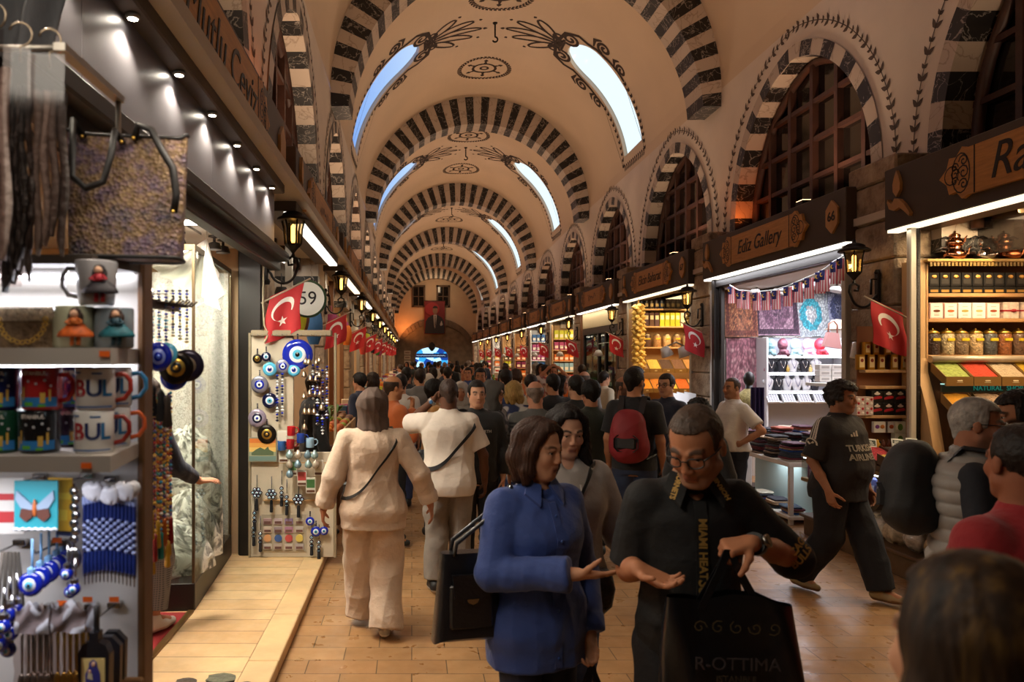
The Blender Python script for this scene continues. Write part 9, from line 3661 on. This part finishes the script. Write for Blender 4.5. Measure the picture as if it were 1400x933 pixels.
for(lab, px, Z, fz, H, sex, hair, hc, topc, botc, ex)in CROWD:
 ex = dict(ex)
 tp = dict(off=.026, sl=.45 if rn.random()<.4 else .95, hem=.84, wr=.008, sr=1.2)
 tp.update(ex.pop('top', {}))
 if callable(topc):
  tp['colf'] = topc
 else:
  tp['c'] = HUES[topc]
 hd = dict(hair=hair, hairc=hc, yaw=rn.uniform(-12, 12), pitch=ex.pop('pitch', 3), glasses=ex.pop('glasses', 0), beard=ex.pop('beard', None), stub=.7, eyes=abs(((fz+180)%360)-180)>50)
 st_, ost, txt = ex.pop('strap', 0), ex.pop('ostrap', 0), ex.pop('txt', 0)
 ph = rn.uniform(-.12, .12)
 pi = person(lab, (px-563)*Z/1000, Z, fz, H, sex, .0105 if Z<8.5 else .0125, hd, top=tp, bot=dict(c=HUES[botc], off=.018, wr=.008), RL=((.1, .05+ph, .5), (.1, ph, .1), (.1, 1, 0)), LL=((-.1, .05-ph, .5), (-.1, -ph-.04, .1), (-.1, 1, 0)), fingers=Z<9.5, skin=ex.pop('skin', rn.choice(('b98463', 'a87254', 'c49274'))), **ex)
 if st_ or ost:
  t = thing('crossbody_bag', ('black strap bag across the grey knitted jumper' if st_ else 'small bag on an orange strap across the black top'), 'bag')
  strap_loop(pi, R(40), 1.47, 1.0, .028, None, 'strap', ex=.014).build('strap', mat('15130f' if st_ else 'a85a2c', .6), t)
  mb = MB()
  mb.box(-.24, -.06, .17, .23, .92, 1.06, .02)
  mb.build('bag_body', mat('17140f' if st_ else '6a3a20', .6), t)
  on_person(pi, t)
 if txt:
  shirt_text(pi, 'NORTH NORTH', .034, 0, 1.3*pi['s'], TW, 1, True, .012)
  shirt_text(pi, 'N.Y.', .026, 0, 1.26*pi['s'], TW, 1, True, .012)
FARC= [('k', 'black'), ('n', 'navy'), ('g', 'grey'), ('w', 'white'), ('t', 'brown'), ('b', 'blue'), ('k', 'black'), ('r', 'dark red'), ('c', 'cream'), ('v', 'dark green')]
protos= []
for i in range(10):
 c, nm = FARC[i]
 sex = 'f' if i%3==2 else 'm'
 pi = person('x', 0, 0, 0, 1.7, sex, .017, dict(hair=['short', 'thick', 'long', 'short', 'fringe', 'bob', 'buzz', 'short', 'scarf', 'short'][i], hairc=['17110d', '2a1c14', '1c130e', '3a2a1e', '4a3a30', '241810', '17110d', '1c1511', '8a8078', '17110d'][i], eyes=False), top=dict(c=HUES[c], off=.026, sl=.95, hem=.84), bot=dict(c=['121214', '1a2034', '2c3040'][i%3], off=.016), fingers=False, skin=['b98463', 'a87254', '8a5a40'][i%3])
 protos.append((pi['t'], nm))
n= 0
for i in range(46):
 Z = 14.8+29*(i/46)**1.1
 lo, hi = max(-.45, -.6), 3.85
 X = lo+(hi-lo)*((i*.618+.13)%1)
 src, nm = protos[(i*7+i//10)%10]
 band = 'nearer' if Z<20 else('middle' if Z<30 else 'farthest')
 fc = rn.choice((0, 8, -10, 180, 172, 60, -70))
 way = {0:'walking straight away', 8:'walking away leftward', -10:'walking away rightward', 180:'facing us', 172:'facing us slightly turned', 60:'turned left', -70:'turned right'}[fc]
 lab = 'shopper in %s %s, %s far crowd, %s of the aisle'%(nm, way, band, 'left' if X<1.1 else('middle' if X<2.4 else 'right'))
 rz = R(fc)
 sc = rn.uniform(.94, 1.05)
 if src.get('used'):
  dup(src, (X, Z, 0), lab, rz, 'shoppers of the far crowd', sc)
 else:
  src['used'] = 1
  src.location = (X, Z, 0)
  src.rotation_euler.z = rz
  src['label'] = lab
  src['group'] = 'shoppers of the far crowd'
  src.scale = (sc, )*3
for src, nm in protos:
 if 'used' in src:
  del src['used']
for k in range(-1, 11):
 Yp = 7.75+4.6*k
 c = {-1:'ffdcae', 0:'f8f6ff', 1:'ffdca0', 2:'ffe8cc'}.get(k, ['ffe0b4', 'fff0dc', 'ffd8a4'][k%3])
 lamp('AREA', (6.0, Yp+2.3, 2.96 if k==0 else 3.2), (42 if k<0 else 110)if k<3 else 80, c, 1.8, 2.8)
for k in range(1, 12):
 Yp = 6.4+4.6*(k-1)
 lamp('AREA', (-2.4, Yp+2.6, 3.25), 70, ['ffe4bc', 'fff2e0', 'ffdcae'][k%3], 1.6, 2.8)
for k in range(-1, 11):
 Yp = 7.75+4.6*k
 lamp('AREA', (4.72, Yp+2.2, 3.13), 13 if k>=0 else 5, 'fff0d4' if k else 'f8f8ff', .12, 3.6)
for k in range(1, 12):
 Yp = 6.4+4.6*(k-1)
 lamp('AREA', (-1.02, Yp+2.3, 3.18), 11, 'fff0d4', .12, 3.4)
def flood(side, y, power, col, lab, out=.25, tilt=0):
 x = (4.98 if side>0 else-1.2)
 z = 3.8 if side>0 else 3.9
 t = thing('floodlight', lab, 'lamp', (x, y, z), 0, 'floodlights on top of the fascias')
 mb = MB()
 mb.box(-.06, .06, -.09, .09, .02, .1, .01)
 mb.box(-.02, .02, -.02, .02, -.02, .03)
 mb.build('housing', IRON, t)
 mb = MB()
 mb.box(-.05, .05, -.08, .08, .1, .104)
 mb.build('lens', mat('ffc890', .4, emit=6), t)
 lamp('AREA', (x, y, z+.13), power, col, .2, rot=(R(180), R(-15*side), 0), spread=R(165))
for k in range(-1, 10):
 flood(1, 9.3+4.6*k, 27, 'ffd8b4', 'small floodlight on the fascia of the '+RN[k])
for k in range(0, 11):
 flood(-1, 4.2+4.6*k, 27, 'ffd8b4', 'small floodlight on the fascia of the '+LN[k])
for i, (sd, y)in enumerate(((1, 11.6), (-1, 6.25), (-1, 19.6), (1, 27.5), (1, 31.9), (1, 36.5), (1, 41.1), (1, 22.6))):
 lamp('SPOT', (XR-.12 if sd>0 else XL+.12, y, 3.85), 16, 'ff7a30', .04, rot=(R(180), 0, 0), spread=R(120))
lamp('AREA', (-.6, 58.5, 3.9), 30, 'ff9a50', .3, rot=(R(150), R(20), 0))
lamp('AREA', (1.9, 57, 7.9), 25, 'ffdcb0', 1.0, rot=(R(50), 0, 0))
S.view_settings.exposure = .43
